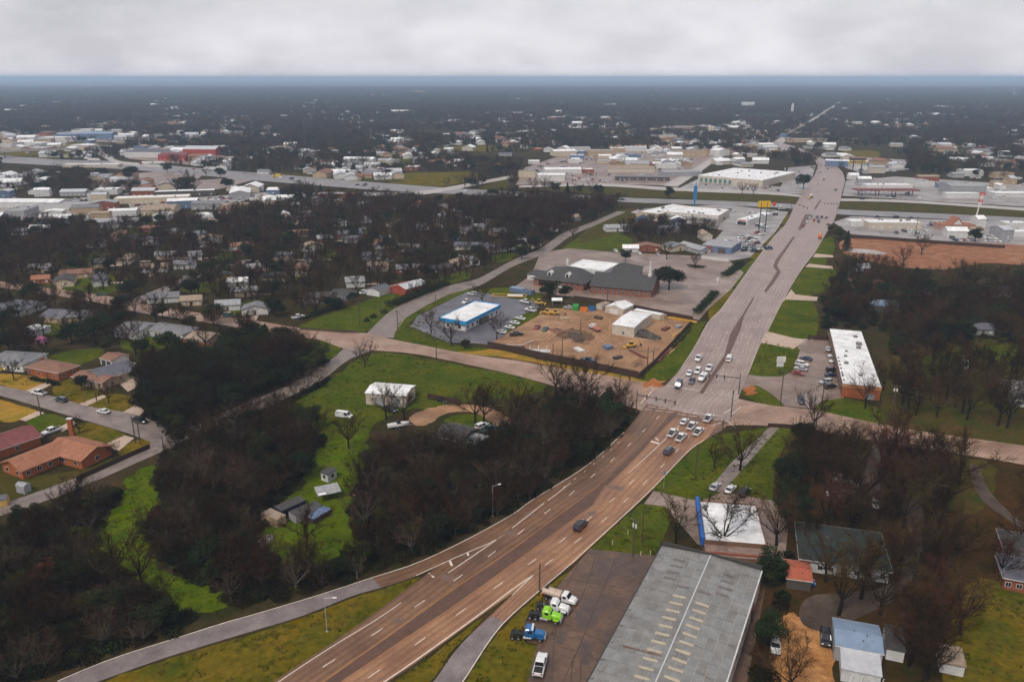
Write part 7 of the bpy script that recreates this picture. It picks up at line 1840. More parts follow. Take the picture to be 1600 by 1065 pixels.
def strip_quad(mb, a, b, w0, w1, rg):
    d = (b-a); n = d.cross(Vector((rg.uniform(-1,1),rg.uniform(-1,1),rg.uniform(-1,1))))
    if n.length < 1e-5: return
    n.normalize()
    mb.add([a-n*w0, a+n*w0, b+n*w1, b-n*w1], [(0,1,2,3)])
def bare_tree(seed, H, spread, limbs=6, twigs=1500, low=.28, tw=0.030):
    rg = random.Random(seed); tr, cr_ = MB(), MB()
    r0 = H*.028
    fork = Vector((rg.uniform(-.3,.3), rg.uniform(-.3,.3), H*low))
    tr.tube((0,0,-.2), fork*.5, r0*1.25, r0, 7); tr.tube(fork*.5, fork, r0, r0*.85, 7)
    ends = []
    for i in range(limbs):
        a = 2*math.pi*(i+rg.uniform(-.3,.3))/limbs; el = rg.uniform(.55,1.25) if i else 1.45
        p, d = fork.copy(), Vector((math.cos(a)*math.cos(el), math.sin(a)*math.cos(el), math.sin(el)))
        L_ = (H-fork.z)*rg.uniform(.75,1.0)/max(.65,math.sin(el))*.9
        L_ = min(L_, spread*1.25/max(.25,math.cos(el))); r_ = r0*.55; seg = 4
        for s in range(seg):
            q = p + d*L_/seg; (tr if s < 3 else cr_).tube(p, q, r_, r_*.72, 5, False)
            r_ *= .72
            for b_ in range(2 if s else 1):
                d2 = (d + Vector((rg.uniform(-1,1),rg.uniform(-1,1),rg.uniform(-.3,.7)))*.9).normalized(); l2 = L_*rg.uniform(.22,.4)
                q2 = q + d2*l2; cr_.tube(q, q2, r_*.6, r_*.25, 4, False); ends.append((q, q2, d2, l2))
            d = (d + Vector((rg.uniform(-.25,.25),rg.uniform(-.25,.25),rg.uniform(0,.25)))).normalized(); p = q
        ends.append((p-d*L_/seg, p, d, L_*.3))
    per = max(4, twigs//(len(ends)*3))
    for (p, q, d, l) in ends:
        for k in range(per):
            s = p + (q-p)*rg.uniform(.25,1.0)
            d1 = (d + Vector((rg.uniform(-1,1),rg.uniform(-1,1),rg.uniform(-.5,.9)))*1.0).normalized()
            e_ = s + d1*l*rg.uniform(.4,.8); strip_quad(cr_, s, e_, tw*1.3, tw*.8, rg)
            for m_ in range(2):
                s2 = s + (e_-s)*rg.uniform(.3,.95); d3 = (d1 + Vector((rg.uniform(-1,1),rg.uniform(-1,1),rg.uniform(-.6,.8)))*1.1).normalized()
                strip_quad(cr_, s2, s2 + d3*l*rg.uniform(.3,.6), tw, tw*.5, rg)
    return tr, cr_
def leafy_tree(seed, H, R_, n=2600, size=.42, base=.22, lobes=11, cone=False):
    rg = random.Random(seed); tr, cr_ = MB(), MB()
    tr.tube((0,0,-.2),(0,0,H*(.8 if cone else .45)),H*.028,H*.014,7)
    L_ = []
    if cone:
        for k in range(lobes*2):
            t_ = (k+.5)/(lobes*2); r_ = R_*(1-t_)**.8; a = k*2.4
            L_.append((Vector((math.cos(a)*r_*.5, math.sin(a)*r_*.5, H*(base+t_*(1-base)))), max(.35,r_*.62), .9))
    else:
        for k in range(lobes):
            a = k*2.4+rg.uniform(-.4,.4); rr_ = R_*rg.uniform(.25,.72) if k else 0; z = H*rg.uniform(.42,.85) if k else H*.78
            c = Vector((math.cos(a)*rr_, math.sin(a)*rr_, z)); L_.append((c, R_*rg.uniform(.32,.5), rg.uniform(.6,.85)))
            tr.tube((0,0,H*.3), c, H*.012, H*.004, 5, False)
    for k in range(n):
        c, r_, fl = L_[k % len(L_)]
        u = Vector((rg.gauss(0,1),rg.gauss(0,1),rg.gauss(0,1))).normalized()
        p = c + Vector((u.x,u.y,u.z*fl))*r_*rg.uniform(.55,1.12)
        t_ = (u + Vector((rg.uniform(-1,1),rg.uniform(-1,1),rg.uniform(-1,1)))*.9).normalized()
        a_ = t_.orthogonal().normalized(); b_ = t_.cross(a_); s = size*rg.uniform(.5,1.2)
        cr_.add([p-a_*s*.5, p+b_*s*.45, p+a_*s*.6, p-b_*s*.4], [(0,1,2,3)])
    return tr, cr_
def bush_mesh(seed, R_, H, n=500, size=.4, bare=True):
    rg = random.Random(seed); mb = MB()
    for k in range(n):
        a = rg.uniform(0,6.283); r_ = R_*math.sqrt(rg.random()); z = H*rg.random()*(1-(r_/R_)**2*.6)
        p = Vector((math.cos(a)*r_, math.sin(a)*r_, z))
        if bare and k % 2:
            d = Vector((rg.uniform(-.6,.6),rg.uniform(-.6,.6),rg.uniform(.2,1)))*rg.uniform(.5,1.4); strip_quad(mb, p, p+d, .03, .015, rg)
        else:
            t_ = Vector((rg.uniform(-1,1),rg.uniform(-1,1),rg.uniform(0,1))).normalized(); a_ = t_.orthogonal().normalized(); b_ = t_.cross(a_); s = size*rg.uniform(.4,1.1)
            mb.add([p-a_*s*.5, p+b_*s*.4, p+a_*s*.5, p-b_*s*.45], [(0,1,2,3)])
    return mb
PROTO = {}
def proto(key, tc_, tm, cm):
    tr, cr_ = tc_
    PROTO[key] = (tr.mesh('trunk', M[tm]), cr_.mesh('crown', M[cm]))
for i in range(5): proto('bare%d' % i, bare_tree(20+i, 11.5, 5.2, 6+i % 3, 1500), 'bark', 'twig')
for i in range(3): proto('dense%d' % i, bare_tree(40+i, 10.5, 4.0, 8, 1250, .2, .028), 'barkm', ('twig','twigd','twigd')[i])
for i in range(2): proto('pale%d' % i, bare_tree(50+i, 10.5, 4.4, 8, 1150, .2, .030), 'barkp', 'twigg')
for i in range(2): proto('russet%d' % i, bare_tree(60+i, 9.5, 4.2, 8, 1250, .2, .028), 'barkm', 'twigr')
for i in range(3): proto('oak%d' % i, leafy_tree(70+i, 10, 5.6, 4200, .5), 'bark', 'leaf')
for i in range(2): proto('olive%d' % i, leafy_tree(80+i, 8.5, 4.2, 3000, .42), 'bark', 'leafo')
for i in range(2): proto('cedar%d' % i, leafy_tree(90+i, 9.5, 2.8, 2600, .42, .06, 10, True), 'bark', 'leaf')
proto('rust0', leafy_tree(99, 7, 2.8, 1300, .4), 'bark', 'leafr')
def tree(key, x, y, s, rz, label, group=None, sz=1.0, name=None):
    nm = name or {'bare':'bare_tree','dens':'bare_tree','pale':'bare_tree','russ':'bare_tree','oak0':'evergreen_oak','oak1':'evergreen_oak','oak2':'evergreen_oak','oliv':'evergreen_tree','ceda':'cedar_tree','rust':'autumn_tree'}[key[:4]]
    rt = thing(nm, label, 'tree', (x,y,0), rz, group); rt.scale = (s,s,s*sz)
    a_, b_ = PROTO[key]
    link('trunk', a_, rt); link('crown', b_, rt)
    return rt
NAMED = 0
def named(key, px, py, s, label, sz=1.0):
    global NAMED; p = at(px,py); NAMED += 1
    tree(key, p.x, p.y, s, NAMED*1.3, label, None, sz)
for a in [
 ('bare0',743,664,1.15,'round-crowned dark oak standing in the grass oval'), ('bare1',756,662,1.05,'second dark oak close behind the one in the grass oval'), ('bare2',810,660,1.0,'spreading bare oak at the end of the earth drive'),
 ('bare3',912,624,1.25,'big spreading bare oak at the tan street edge'), ('bare4',868,618,1.1,'bare oak left of the big spreading one by the tan street'), ('bare1',632,655,.85,'slim bare tree before the metal shed door'), ('bare0',604,655,.9,'bare tree before the metal shed wall'),
 ('dense0',570,573,.95,'bushy pale-twigged tree at the lane junction'), ('bare2',1156,735,1.0,'dark oak on the corner lawn beside the drive'), ('bare3',1116,732,.55,'small forked tree on the corner lawn'), ('bare0',1131,862,1.15,'bare tree spreading before the white shop roof'),
 ('bare4',1056,848,.95,'bare tree by the warehouse end wall'), ('bare2',1213,852,1.0,'bare tree at the shop corner by the hedge'), ('bare1',1352,637,.95,'bare tree on the bright lawn before the brick wall'), ('bare3',1380,610,.8,'bare tree beside the brick building roof edge'), ('dense1',1270,668,1.1,'bushy brown tree at the cross street below the car park'),
 ('bare0',1498,757,1.25,'lone spreading oak beside the grey track'), ('bare1',1478,625,1.1,'wide oak on the shaded meadow'), ('bare2',1430,648,1.0,'oak at the meadow edge of the cross street'), ('bare4',1545,620,1.0,'oak on the meadow near the white house'), ('bare3',1400,700,1.1,'tall bare tree at the cross street below the transformer pole'),
 ('bare2',1388,740,1.2,'tall bare tree on the island of the curved drive'), ('bare0',1296,760,1.0,'bare tree leaning over the white vans'), ('bare4',1440,745,1.05,'bare tree beside the curved drive'), ('bare3',1340,800,1.1,'bare tree in front of the teal tarpaulin house'), ('bare1',1490,880,1.0,'twisted bare tree with pale bark by the lawn'), ('bare2',1500,990,1.1,'mossy bare tree on the yellow-green lawn edge'),
 ('bare4',1310,960,1.2,'bare tree on the planted circle of the drive'), ('bare0',1345,935,1.15,'second bare tree by the planted circle'), ('bare1',1375,960,1.0,'bare tree between drive and metal barn'), ('bare3',1235,1085,.9,'bare tree on the orange earth at the bottom edge'), ('bare0',1420,1040,.9,'pale-barked stump tree beside the dark shed'),
 ('oak0',1045,452,1.7,'big dark evergreen oak on the church car park',.72), ('oak1',858,468,1.05,'dark round oak between office lot and church'), ('oak2',883,466,.7,'smaller dark oak beside the round one near the church'), ('oak1',977,408,.75,'dark evergreen behind the white church roof'), ('bare2',1042,405,.8,'bare tree in the church car park corner'), ('bare4',1085,420,.7,'small bare tree on the planted island of the church lot'),
 ('oak2',128,610,.62,'round clipped evergreen shrub tree in front of the brown front roof'), ('bare1',22,592,.65,'bare tree on the golden lawn'), ('bare0',47,560,1.1,'tall bare tree in front of the grey-roofed house'), ('dense2',125,676,.5,'small bushy tree on the terracotta house lawn'), ('bare3',170,630,.6,'thin bare tree beside the walk across the street'), ('dense0',178,712,.45,'rounded shrub tree at the corner of the terracotta house'),
 ('oak0',150,538,1.3,'large dark oak between the garden sheds'), ('oak1',175,520,1.0,'dark oak left of the white ranch house'), ('cedar0',278,556,1.0,'dark cedar spire beside the board fence'), ('bare2',162,452,1.0,'lone leaning bare tree in the green clearing'), ('bare4',212,492,.9,'bare tree in front of the grey-roofed white house'),
 ('bare3',706,540,.9,'bare tree in front of the sky-blue office'), ('bare0',674,520,.8,'purple-brown bare tree at the office corner'), ('bare4',776,530,.8,'bare tree in front of the parked white car row'), ('olive0',727,545,.55,'olive bush tree beside the yard fence end'), ('bare1',754,475,.8,'bare tree beyond the office entrance'),
 ('oak0',420,415,.9,'dark evergreen beside the tan house'), ('cedar1',1322,392,1.4,'tall dark cedar by the red earth plot'), ('oak2',1290,486,.85,'dark evergreen at the dull lawn edge'), ('oak0',1255,296,1.6,'dark clump of oaks beside the huge store'), ('oak1',1523,378,1.0,'dark evergreen behind the drive-in'), ('bare0',1440,398,1.0,'wide bare tree at the red earth fence'), ('bare2',1412,415,.9,'bare tree on the red earth'),
 ('oak1',1045,310,1.1,'dark round tree before the blue sign tower'), ('oak2',835,392,1.1,'dark oak beside the diagonal street'), ('oak1',815,405,.9,'dark oak in the shrubs by the diagonal street'), ('oak0',205,282,1.6,'big dark tree below the freeway'), ('oak1',262,270,1.2,'round dark tree at the freeway verge'), ('oak2',345,278,1.2,'dark tree at the freeway verge near the lorry'),
 ('bare1',1290,908,.95,'bare tree between outhouse and dark green roof'), ('bare4',1352,912,1.0,'bare tree before the white wall of the dark green roof'), ('bare2',1398,905,1.0,'bare tree at the corner of the dark green roof'), ('dense1',1262,850,.8,'twiggy tree over the end of the dark green roof'), ('bare3',1330,838,1.0,'bare tree rising behind the teal tarpaulin'), ('bare0',1590,860,.9,'bare tree screening the edge houses'), ('bare1',1562,905,.9,'bare tree beside the edge house wall'),
 ('rust0',75,915,1.0,'small rust-leaved tree in the thicket by the green strip'), ('bare4',180,905,1.0,'dark forked tree standing on the bright green strip'), ('bare2',222,915,.95,'bare tree at the lower end of the bright green strip'), ('bare0',480,858,.9,'thin bare tree in front of the blue tarp'), ('bare1',545,700,.9,'bare tree at the upper end of the mossy clearing'), ('olive1',600,830,.8,'yellow-tinted small tree by the mossy clearing')]:
    named(*a)
# woods and gardens: (outline, kinds, metres between trees, size range, label, group)
WOODS = [
 ([(0,835),(60,806),(130,785),(200,760),(155,815),(148,860),(200,915),(310,958),(280,988),(170,1022),(70,1060),(0,1085),(-60,1100),(-60,830)], ('dense0','dense1','dense2','russet0','pale0','olive1','dense1','oak1','pale1','olive0'), 3.9, (.42,.75), 'bare tangled tree in the thicket on the corner beside the bright green strip', 'thicket beside the green strip'),
 ([(262,708),(330,672),(430,650),(490,655),(540,690),(500,700),(470,750),(425,800),(392,850),(440,882),(500,888),(562,852),(548,800),(556,760),(582,715),(640,690),(720,700),(800,672),(870,625),(940,628),(990,645),(965,682),(930,712),(880,745),(800,798),(720,840),(640,876),(560,905),(480,927),(370,950),(350,938),(262,888),(232,848),(242,780),(250,728)], ('dense0','dense1','dense2','russet0','pale1','dense1','pale0','dense2','russet1','olive1','oak2'), 4.5, (.5,.88), 'bare brown tree in the long thicket along the highway', 'thicket along the highway'),
 ([(262,706),(330,666),(437,632),(500,599),(512,604),(445,642),(335,684),(275,708)], ('dense0','dense2','russet0','olive1','pale0'), 4.2, (.5,.8), 'bare brown tree hugging the lane', 'lane edge scrub'),
 ([(215,600),(260,575),(330,560),(400,525),(470,548),(518,566),(450,602),(400,622),(330,652),(268,682),(225,650)], ('oak0','olive0','dense0','cedar0','dense1','olive1','oak2','dense2'), 4.4, (.7,1.1), 'shadowy tree in the grove above the narrow lane', 'grove above the narrow lane'),
 ([(1232,690),(1262,690),(1250,760),(1236,860),(1222,960),(1196,1080),(1140,1120),(1150,1040),(1190,930),(1208,810)], ('cedar0','oak0','olive0','dense1','cedar1','oak1'), 3.6, (.6,.9), 'dark evergreen in the screen between warehouse and homestead', 'evergreen screen by the warehouse'),
 ([(1262,700),(1350,715),(1460,720),(1500,800),(1480,930),(1560,900),(1600,800),(1640,760),(1640,900),(1480,960),(1450,1080),(1395,1080),(1430,950),(1400,840),(1260,830),(1240,900),(1240,830)], ('bare0','bare1','bare2','bare3','bare4','russet0','dense1','dense2'), 5.4, (.7,1.1), 'bare oak in the homestead grove', 'homestead grove'),
 ([(1300,470),(1320,420),(1400,442),(1520,444),(1640,442),(1640,560),(1560,535),(1440,545),(1395,560),(1390,520),(1330,512),(1275,520),(1285,490)], ('dense0','oak0','bare1','dense1','cedar0','oak1','bare3','dense2','bare0','pale0'), 7.4, (.7,1.15), 'dark tree in the wood between brick building and red earth', 'wood below the red earth'),
 ([(1390,570),(1640,560),(1640,690),(1500,660),(1395,640)], ('bare0','dense1','bare3','bare4','bare1','dense2'), 8.5, (.7,1.25), 'bare oak scattered over the shaded meadow', 'meadow oaks'),
 ([(-60,470),(60,462),(215,490),(380,515),(440,524),(400,530),(300,560),(215,600),(120,560),(-60,545)], ('bare0','oak0','bare1','dense0','bare2','olive0'), 10, (.7,1.1), 'garden tree among the ranch houses of the tan street', 'gardens of the tan street'),
 ([(-60,335),(210,352),(400,310),(600,305),(720,312),(800,300),(900,315),(960,325),(870,385),(800,405),(700,445),(620,478),(540,492),(420,500),(160,458),(-60,430)], ('bare0','bare1','bare2','dense2','bare3','bare4','oak0','bare1','olive0','bare2','russet0'), 8.3, (.55,.95), 'bare tree of the brown neighbourhood woods', 'neighbourhood woods'),
 ([(985,345),(1090,345),(1135,352),(1125,372),(1060,378),(1000,385),(975,372)], ('dense0','dense1','bare1','dense2'), 6.5, (.45,.7), 'bare tree in the dark wood below the motel', 'wood below the motel'),
 ([(640,478),(700,448),(760,436),(790,445),(760,452),(725,448),(690,462)], ('olive0','oak1'), 9, (.35,.5), 'shrub on the verge of the diagonal street', 'verge shrubs'),
 ([(600,330),(960,320),(985,330),(900,345),(880,360),(860,372),(640,360)], ('dense0','bare1','bare0','dense1'), 9, (.8,1.1), 'tree in the upper gardens near the motel', 'upper gardens'),
]
rg = random.Random(77); CAND = []
def blockedmask(X, Y):
    m = np.zeros(X.shape, bool)
    for b_, (x0, y0, x1, y1) in zip(BLOCKED, BOXES):
        if x1 < X.min() or x0 > X.max() or y1 < Y.min() or y0 > Y.max(): continue
        k = np.where((X >= x0) & (X <= x1) & (Y >= y0) & (Y <= y1))[0]
        if len(k): m[k] |= inside(b_, X[k], Y[k])
    return m
rs = np.random.RandomState(5)
for wi, (poly, kinds, step, sr, lb, gr) in enumerate(WOODS):
    P = np.array([(p.x,p.y) for p in pts(poly)])
    xs_ = np.arange(P[:,0].min(), P[:,0].max(), step); ys_ = np.arange(P[:,1].min(), P[:,1].max(), step)
    X, Y = [a_.ravel() for a_ in np.meshgrid(xs_, ys_)]
    X = X + rs.uniform(-.7,.7,X.shape)*step; Y = Y + rs.uniform(-.7,.7,Y.shape)*step
    k = inside(P, X, Y); X, Y = X[k], Y[k]; k = ~blockedmask(X, Y); X, Y = X[k], Y[k]
    for x, y in zip(X, Y):
        s = rg.uniform(*sr); CAND.append((s/math.hypot(x,y), x, y, s, rg.choice(kinds), lb, gr))
CAND.sort(reverse=True)
# keep some of every wood as single trees, the largest in the picture first, 300 trees in all
lim = 300 - NAMED
MARKS = {
 'thicket beside the green strip': ('corner thicket', [(40,1040,'the slip ramp bend'),(150,1000,'the slip ramp verge'),(260,965,'the green strip foot'),(80,915,'the rust-leaved tree'),(150,860,'the green strip middle'),(190,770,'the green strip top'),(30,850,'the picture edge below the lane'),(110,810,'the lane scrub'),(20,960,'the deep corner brush')]),
 'thicket along the highway': ('highway thicket', [(300,720,'the lane end'),(280,820,'the green strip side'),(380,900,'the slip ramp start'),(520,905,'the silver street lamp side'),(420,720,'the dark thicket heart'),(620,860,'the ramp gore chevrons'),(640,740,'the mossy clearing'),(720,800,'the painted gore'),(770,790,'the dim street lamp'),(720,710,'the dark cottage'),(850,730,'the highway bend'),(820,680,'the earth drive end'),(930,690,'the hidden street lamp'),(970,650,'the long signal arm'),(560,880,'the tarped trailer'),(880,650,'the spreading street oaks')]),
 'grove above the narrow lane': ('lane grove', [(250,640,'the black parked car'),(300,600,'the grey-violet roofs'),(400,560,'the tan street'),(480,570,'the lane junction'),(330,650,'the narrow lane bend')]),
 'evergreen screen by the warehouse': ('evergreen screen', [(1240,720,'the corner lawn'),(1225,830,'the shop corner'),(1215,900,'the loading shelter'),(1190,990,'the warehouse side'),(1160,1070,'the bottom edge')]),
 'homestead grove': ('homestead grove', [(1300,730,'the white vans'),(1450,750,'the curved drive'),(1580,800,'the grey track'),(1540,880,'the blue-roofed house'),(1430,1000,'the dark shed'),(1470,900,'the twisted pale tree'),(1260,830,'the shop hedge'),(1350,745,'the lone white sedan'),(1400,790,'the drive bend'),(1430,850,'the drive edge'),(1520,740,'the cross street'),(1480,820,'the brown lawn'),(1600,880,'the edge houses'),(1340,720,'the upper drive')]),
 'lane edge scrub': ('lane scrub', [(300,690,'the lane end'),(400,650,'the lane middle'),(480,620,'the green lawn corner')]),
 'meadow oaks': ('meadow', [(1420,600,'the brick building'),(1480,590,'the tiny white shed'),(1560,590,'the green clearing'),(1600,640,'the white edge house'),(1500,650,'the cross street'),(1430,640,'the transformer pole')]),
 'wood below the red earth': ('red earth wood', [(1330,450,'the wide road verge'),(1400,440,'the brown-roofed house'),(1480,440,'the red earth'),(1570,450,'the long slate roof'),(1400,520,'the brick building'),(1500,520,'the hidden white house'),(1600,520,'the picture edge')]),
}
LOOK = {'pale':'pale-barked','bare':'open bare','dens':'twiggy brown','russ':'russet-twigged','oak0':'dark evergreen','oak1':'dark evergreen','oak2':'dark evergreen','ceda':'pointed cedar','oliv':'olive-green'}
def woodlabel(x, y, s, key, lb, gr):
    if gr not in MARKS: return lb
    nm, mk = MARKS[gr]; best = min(mk, key=lambda m_: (at(m_[0],m_[1]).xy - Vector((x,y))).length)
    sz = 'tall' if s > .78 else 'middling' if s > .62 else 'low'
    return '%s %s tree of the %s by %s' % (sz, LOOK[key[:4]], nm, best[2])
for q in CAND[:lim]:
    _, x, y, s, key, lb, gr = q
    tree(key, x, y, s, rg.uniform(0,6.28), woodlabel(x, y, s, key, lb, gr), gr, rg.uniform(.85,1.15))
REST = CAND[lim:]

# ---- all the other trees, out to the horizon: one mass
def far_mesh(key, name):
    a_, b_ = PROTO[key]; bm = bmesh.new(); bm.from_mesh(a_); nf = len(bm.faces); bm.from_mesh(b_)
    me = bpy.data.meshes.new(name); bm.to_mesh(me); bm.free()
    me.materials.append(a_.materials[0]); me.materials.append(b_.materials[0])
    mi = np.zeros(len(me.polygons), np.int32); mi[nf:] = 1; me.polygons.foreach_set('material_index', mi); me.update()
    return me
FK = ['bare0','pale1','dense0','dense1','pale0','russet0','oak0','oak1','cedar0','olive0']
idx = {k: i for i, k in enumerate(FK)}
alias = {'dense2':'dense1','bare2':'bare0','bare1':'bare0','bare3':'bare0','bare4':'bare0','russet1':'russet0','oak2':'oak1','cedar1':'cedar0','olive1':'olive0'}
data = [(x, y, s, rg.uniform(0,6.28), idx[alias.get(key,key)]) for _, x, y, s, key, lb, gr in REST]
# scattered belt beyond the modelled neighbourhoods: rows of depth with growing spacing
near_polys = [np.array([(p.x,p.y) for p in pts(w_[0])]) for w_ in WOODS]
y = 560.0; F2 = []
while y < 9500:
    step = 7.5 + y*0.0030; hw = y*.70 + 60
    n = int(2*hw/step); X = np.linspace(-hw, hw, n) + rs.uniform(-.5,.5,n)*step; Y = y + rs.uniform(-.5,.5,n)*step
    k = ~blockedmask(X, Y)
    for q in near_polys: k &= ~inside(q, X, Y)
    # leave glades
    gl = np.sin(X*.011+Y*.004)+np.sin(Y*.013-X*.003+1.7)+np.sin(X*.037+2)*np.sin(Y*.021)
    k &= (gl > -1.15)
    for x, yy in zip(X[k], Y[k]): F2.append((x, yy))
    y += step*.9
for x, yy in F2:
    s = rg.uniform(.75,1.15)*(1 + yy*.00006); u = rg.random()
    key = rg.choice(('pale0','pale1','russet0','bare0','pale0','dense0')) if u < .68 else rg.choice(FK[6:])  # mostly paler kinds this far off: haze brightening put into the tree colour
    data.append((x, yy, s, rg.uniform(0,6.28), idx[key]))
print('trees', NAMED, 'cand', len(CAND), 'mass', len(data))
mass('distant_woods', 'bare and evergreen trees merging into woods out to the horizon', 'woods', [far_mesh(k, 'far_'+k) for k in FK], data)
# ---- undergrowth of the thickets
BM = [bush_mesh(1,1.6,1.3,260,.5).mesh('brush_plant', M['brush']), bush_mesh(2,1.9,1.7,300,.5).mesh('brush_plant', M['brush']), bush_mesh(3,1.5,1.2,240,.45,False).mesh('brush_plant', M['leafo']), bush_mesh(4,1.4,1.5,260,.5,False).mesh('brush_plant', M['leaf'])]
und = []
for wi in (0,1,2,3,4,6):
    poly = WOODS[wi][0]; st_ = 2.3 if wi < 5 else 5.0
    P = np.array([(p.x,p.y) for p in pts(poly)]); xs_ = np.arange(P[:,0].min(), P[:,0].max(), st_); ys_ = np.arange(P[:,1].min(), P[:,1].max(), st_)
    X, Y = [a_.ravel() for a_ in np.meshgrid(xs_, ys_)]; X = X + rs.uniform(-.5,.5,X.shape)*st_; Y = Y + rs.uniform(-.5,.5,Y.shape)*st_
    k = inside(P, X, Y); X, Y = X[k], Y[k]; k = ~blockedmask(X, Y)
    for x, yy in zip(X[k], Y[k]): und.append((x, yy, rg.uniform(.7,1.4), rg.uniform(0,6.28), rg.choice((0,0,1,1,2,3) if wi != 4 else (2,3,1))))
mass('undergrowth', 'brown brush and brambles under the thicket trees', 'undergrowth', BM, und)
# ---- hedges and single shrubs
def hedge(pxs, wd, h, label, m_='leaf', seed=1, dens=16):
    P = pts(pxs); rg_ = random.Random(seed); mb = MB()
    for a_, b_ in zip(P, P[1:]):
        L_ = (b_-a_).length
        for k in range(int(L_*dens*wd)):
            t_ = rg_.random(); c = a_ + (b_-a_)*t_; hh = h*(.75+.25*math.sin(t_*L_*.9))
            p = Vector((c.x+rg_.uniform(-1,1)*wd/2, c.y+rg_.uniform(-1,1)*wd/2, hh*rg_.random()**.6)) - P[0]
            t2 = Vector((rg_.uniform(-1,1),rg_.uniform(-1,1),rg_.uniform(-.2,1))).normalized(); u = t2.orthogonal().normalized(); v = t2.cross(u); s = .55*rg_.uniform(.5,1.2)
            mb.add([p-u*s*.5,p+v*s*.45,p+u*s*.55,p-v*s*.4],[(0,1,2,3)])
    o = mb.build('hedge', M[m_]); o.location = P[0]; tag(o, label, 'hedge')
hedge([(608,480),(640,468),(665,458),(697,445)], 5, 3.6, 'tall dark hedge along the diagonal street by the red barn', 'leaf', 1, 22)
hedge([(470,500),(500,490),(540,478)], 3, 1.6, 'low dark hedge along the corner plot', 'leaf', 2)
hedge([(1088,490),(1100,478),(1118,458)], 4, 2.4, 'dark hedge along the church car park edge', 'leaf', 3, 20); hedge([(1132,432),(1150,420),(1158,412)], 5, 2.2, 'dark hedge row beyond the church entrance', 'leaf', 4, 20)
hedge([(1078,416),(1098,418)], 5, 1.2, 'low shrubs on the church lot island', 'leaf', 5)
hedge([(48,592),(75,598),(92,602)], 2.0, 1.2, 'clipped hedge under the windows of the brown-roofed house', 'leaf', 6, 30); hedge([(450,632),(500,603),(515,592)], 2, 1.6, 'dark scrub along the lane edge of the green lawn', 'brush', 7)
hedge([(600,556),(700,566),(690,572)], 1, .4, 'weeds along the tan street lawn', 'leafo', 8, 4); hedge([(1052,545),(1078,514)], 2, 1.4, 'weeds along the highway fence of the yard', 'leafo', 9)
hedge([(1000,330),(1080,338),(1130,345)], 5, 3, 'dark scrub along the motel front', 'brush', 11)
for px, py, r_, lb in ((573,502,1.6,'first round bush on the corner plot'),(584,496,1.7,'second round bush on the corner plot'),(600,489,1.8,'third round bush nearest the barn hedge'),(240,492,1.3,'small bush by the tan street driveway'),(274,500,1.2,'clipped dark bush beside the white ranch house'),(727,540,2.2,'dark evergreen bush at the fence end'),(470,536,1.8,'scrubby bush on the grass corner')):
    o = bush_mesh(int(px),r_,r_*1.3,420,.45,False).build('bush', M['leaf']); p = at(px,py); o.location = (p.x,p.y,0); tag(o, lb, 'bush')

# ---- turf: tufts and weeds that break up the mown grass of the near lawns
def tuft_mesh(seed, m_, r_=.5, h=.22, n=26):
    rg_ = random.Random(seed); mb = MB()
    for k in range(n):
        a = rg_.uniform(0,6.283); q = r_*math.sqrt(rg_.random()); p = Vector((math.cos(a)*q, math.sin(a)*q, 0)); d = Vector((rg_.uniform(-.5,.5),rg_.uniform(-.5,.5),1)).normalized()*h*rg_.uniform(.5,1.2)
        u = Vector((math.cos(a*3), math.sin(a*3), 0))*rg_.uniform(.05,.12)
        mb.add([p-u, p+u, p+d+u*.4, p+d-u*.4], [(0,1,2,3)])
    return mb.mesh('tuft', M[m_])
M['tuft1'] = mat('tuft_green', (0.070,0.108,0.006), .9, (0.098,0.118,0.010), 1.0, spec=.05, coords='object', rnd=.4); M['tuft2'] = mat('tuft_straw', (0.16,0.115,0.030), .9, (0.10,0.080,0.016), 1.0, spec=.05, coords='object', rnd=.3); M['tuft3'] = mat('tuft_dark', (0.050,0.074,0.006), .9, (0.066,0.086,0.008), 1.0, spec=.05, coords='object', rnd=.3)
TM = [tuft_mesh(1,'tuft1'), tuft_mesh(2,'tuft2'), tuft_mesh(3,'tuft3'), tuft_mesh(4,'tuft3',.8,.35,40)]
tf = []
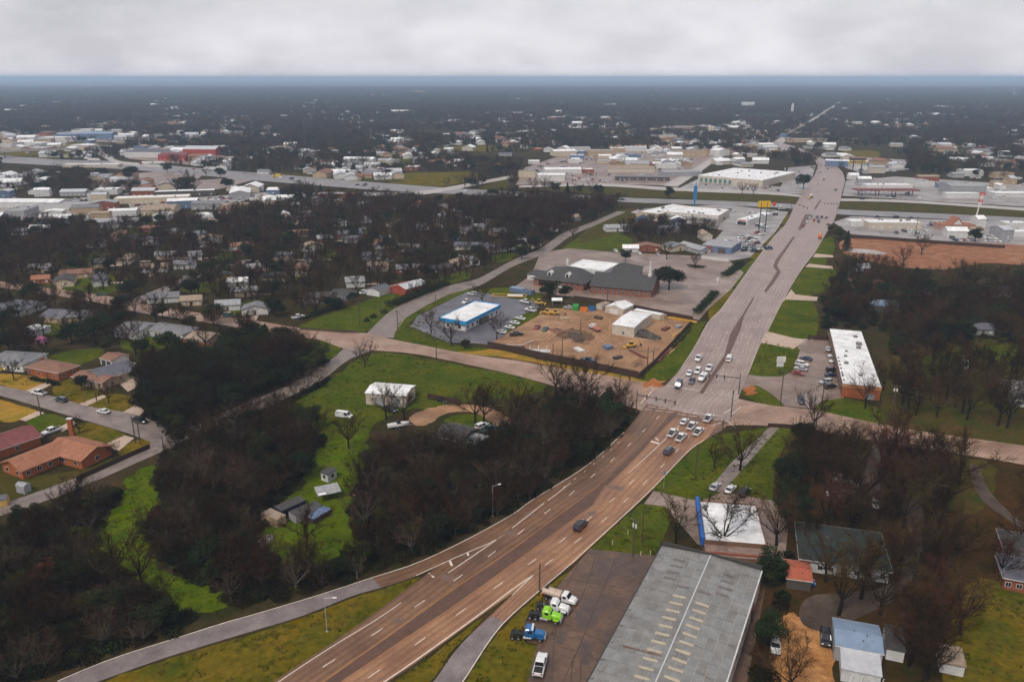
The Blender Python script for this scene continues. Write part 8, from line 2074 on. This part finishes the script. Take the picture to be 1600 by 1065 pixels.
for poly, dens, mix in (([(160,1066),(250,1034),(400,988),(550,934),(648,905),(607,944),(550,986),(487,1028),(427,1068),(335,1130),(100,1120)],.5,(0,1,1,0)), ([(616,1066),(757,961),(795,930),(728,994),(672,1066),(560,1150)],.5,(0,1,1,0)), ([(726,1066),(769,1000),(850,921),(888,896),(842,950),(818,975),(839,1006),(826,1066)],.45,(0,1,0,2)), ([(922,857),(1006,787),(1048,812),(1020,867)],.5,(0,2,1)),
    ([(1021,767),(1087,698),(1180,671),(1240,670),(1213,782),(1094,783)],.35,(0,2,1)), ([(437,636),(540,575),(590,551),(680,563),(850,600),(740,625),(640,640),(570,690),(520,690)],.2,(0,0,1,2)), ([(500,698),(560,680),(578,715),(545,800),(560,850),(440,880),(395,850),(470,755)],.4,(0,0,0,1)), ([(206,738),(246,727),(228,850),(322,920),(352,942),(300,957),(150,868),(143,832)],.4,(0,0,0,1)),
    ([(1500,925),(1545,905),(1640,950),(1640,1100),(1490,1100)],.5,(0,1,2)), ([(1390,565),(1640,530),(1640,690),(1400,650)],.12,(0,1,0,2)), ([(612,526),(690,466),(736,450),(650,496),(762,545),(640,540)],.3,(0,2,1)), ([(1169,584),(1197,533),(1250,547),(1240,580)],.3,(0,2,1)), ([(1274,637),(1310,622),(1382,660)],.3,(0,2)), ([(-30,590),(70,590),(66,605),(0,600)],.3,(1,1,0)), ([(88,618),(150,600),(152,622),(130,632)],.4,(0,1,2)), ([(468,512),(560,475),(636,460),(570,518)],.2,(0,2,1))):
    P = np.array([(p.x,p.y) for p in pts(poly)]); A = (P[:,0].max()-P[:,0].min())*(P[:,1].max()-P[:,1].min()); n = int(A*dens)
    X, Y = rs.uniform(P[:,0].min(),P[:,0].max(),n), rs.uniform(P[:,1].min(),P[:,1].max(),n); k = inside(P, X, Y)
    for b_, bx in ROADS:
        q = np.where(k & (X >= bx[0]) & (X <= bx[2]) & (Y >= bx[1]) & (Y <= bx[3]))[0]
        if len(q): k[q] &= ~inside(b_, X[q], Y[q])
    X, Y = X[k], Y[k]; cl = np.sin(X*.31+Y*.17)+np.sin(Y*.43-X*.11)+rs.uniform(-1,1,len(X))
    for x, yy, c_ in zip(X, Y, cl):
        if c_ > -.4: tf.append((x, yy, rg.uniform(.6,1.5), rg.uniform(0,6.28), rg.choice(mix)))
print('tufts', len(tf))
mass('turf_tufts', 'tufts and weeds in the rough winter turf', 'grass', TM, tf)
# ------------------------------------------------------------------ the air
hz = MB().box(-30000, 30000, -250, 32000, -1.0, 128.0).build('haze', None)
hm = bpy.data.materials.new('haze_air'); hm.use_nodes = True
t = hm.node_tree; t.nodes.clear()
pv = t.nodes.new('ShaderNodeVolumePrincipled')
pv.inputs['Color'].default_value = (0.58, 0.77, 1.0, 1)
pv.inputs['Density'].default_value = 0.00012
ou = t.nodes.new('ShaderNodeOutputMaterial')
t.links.new(pv.outputs[0], ou.inputs['Volume'])
hz.data.materials.append(hm)
tag(hz, 'bluish winter haze over the whole town', 'haze', kind='stuff')
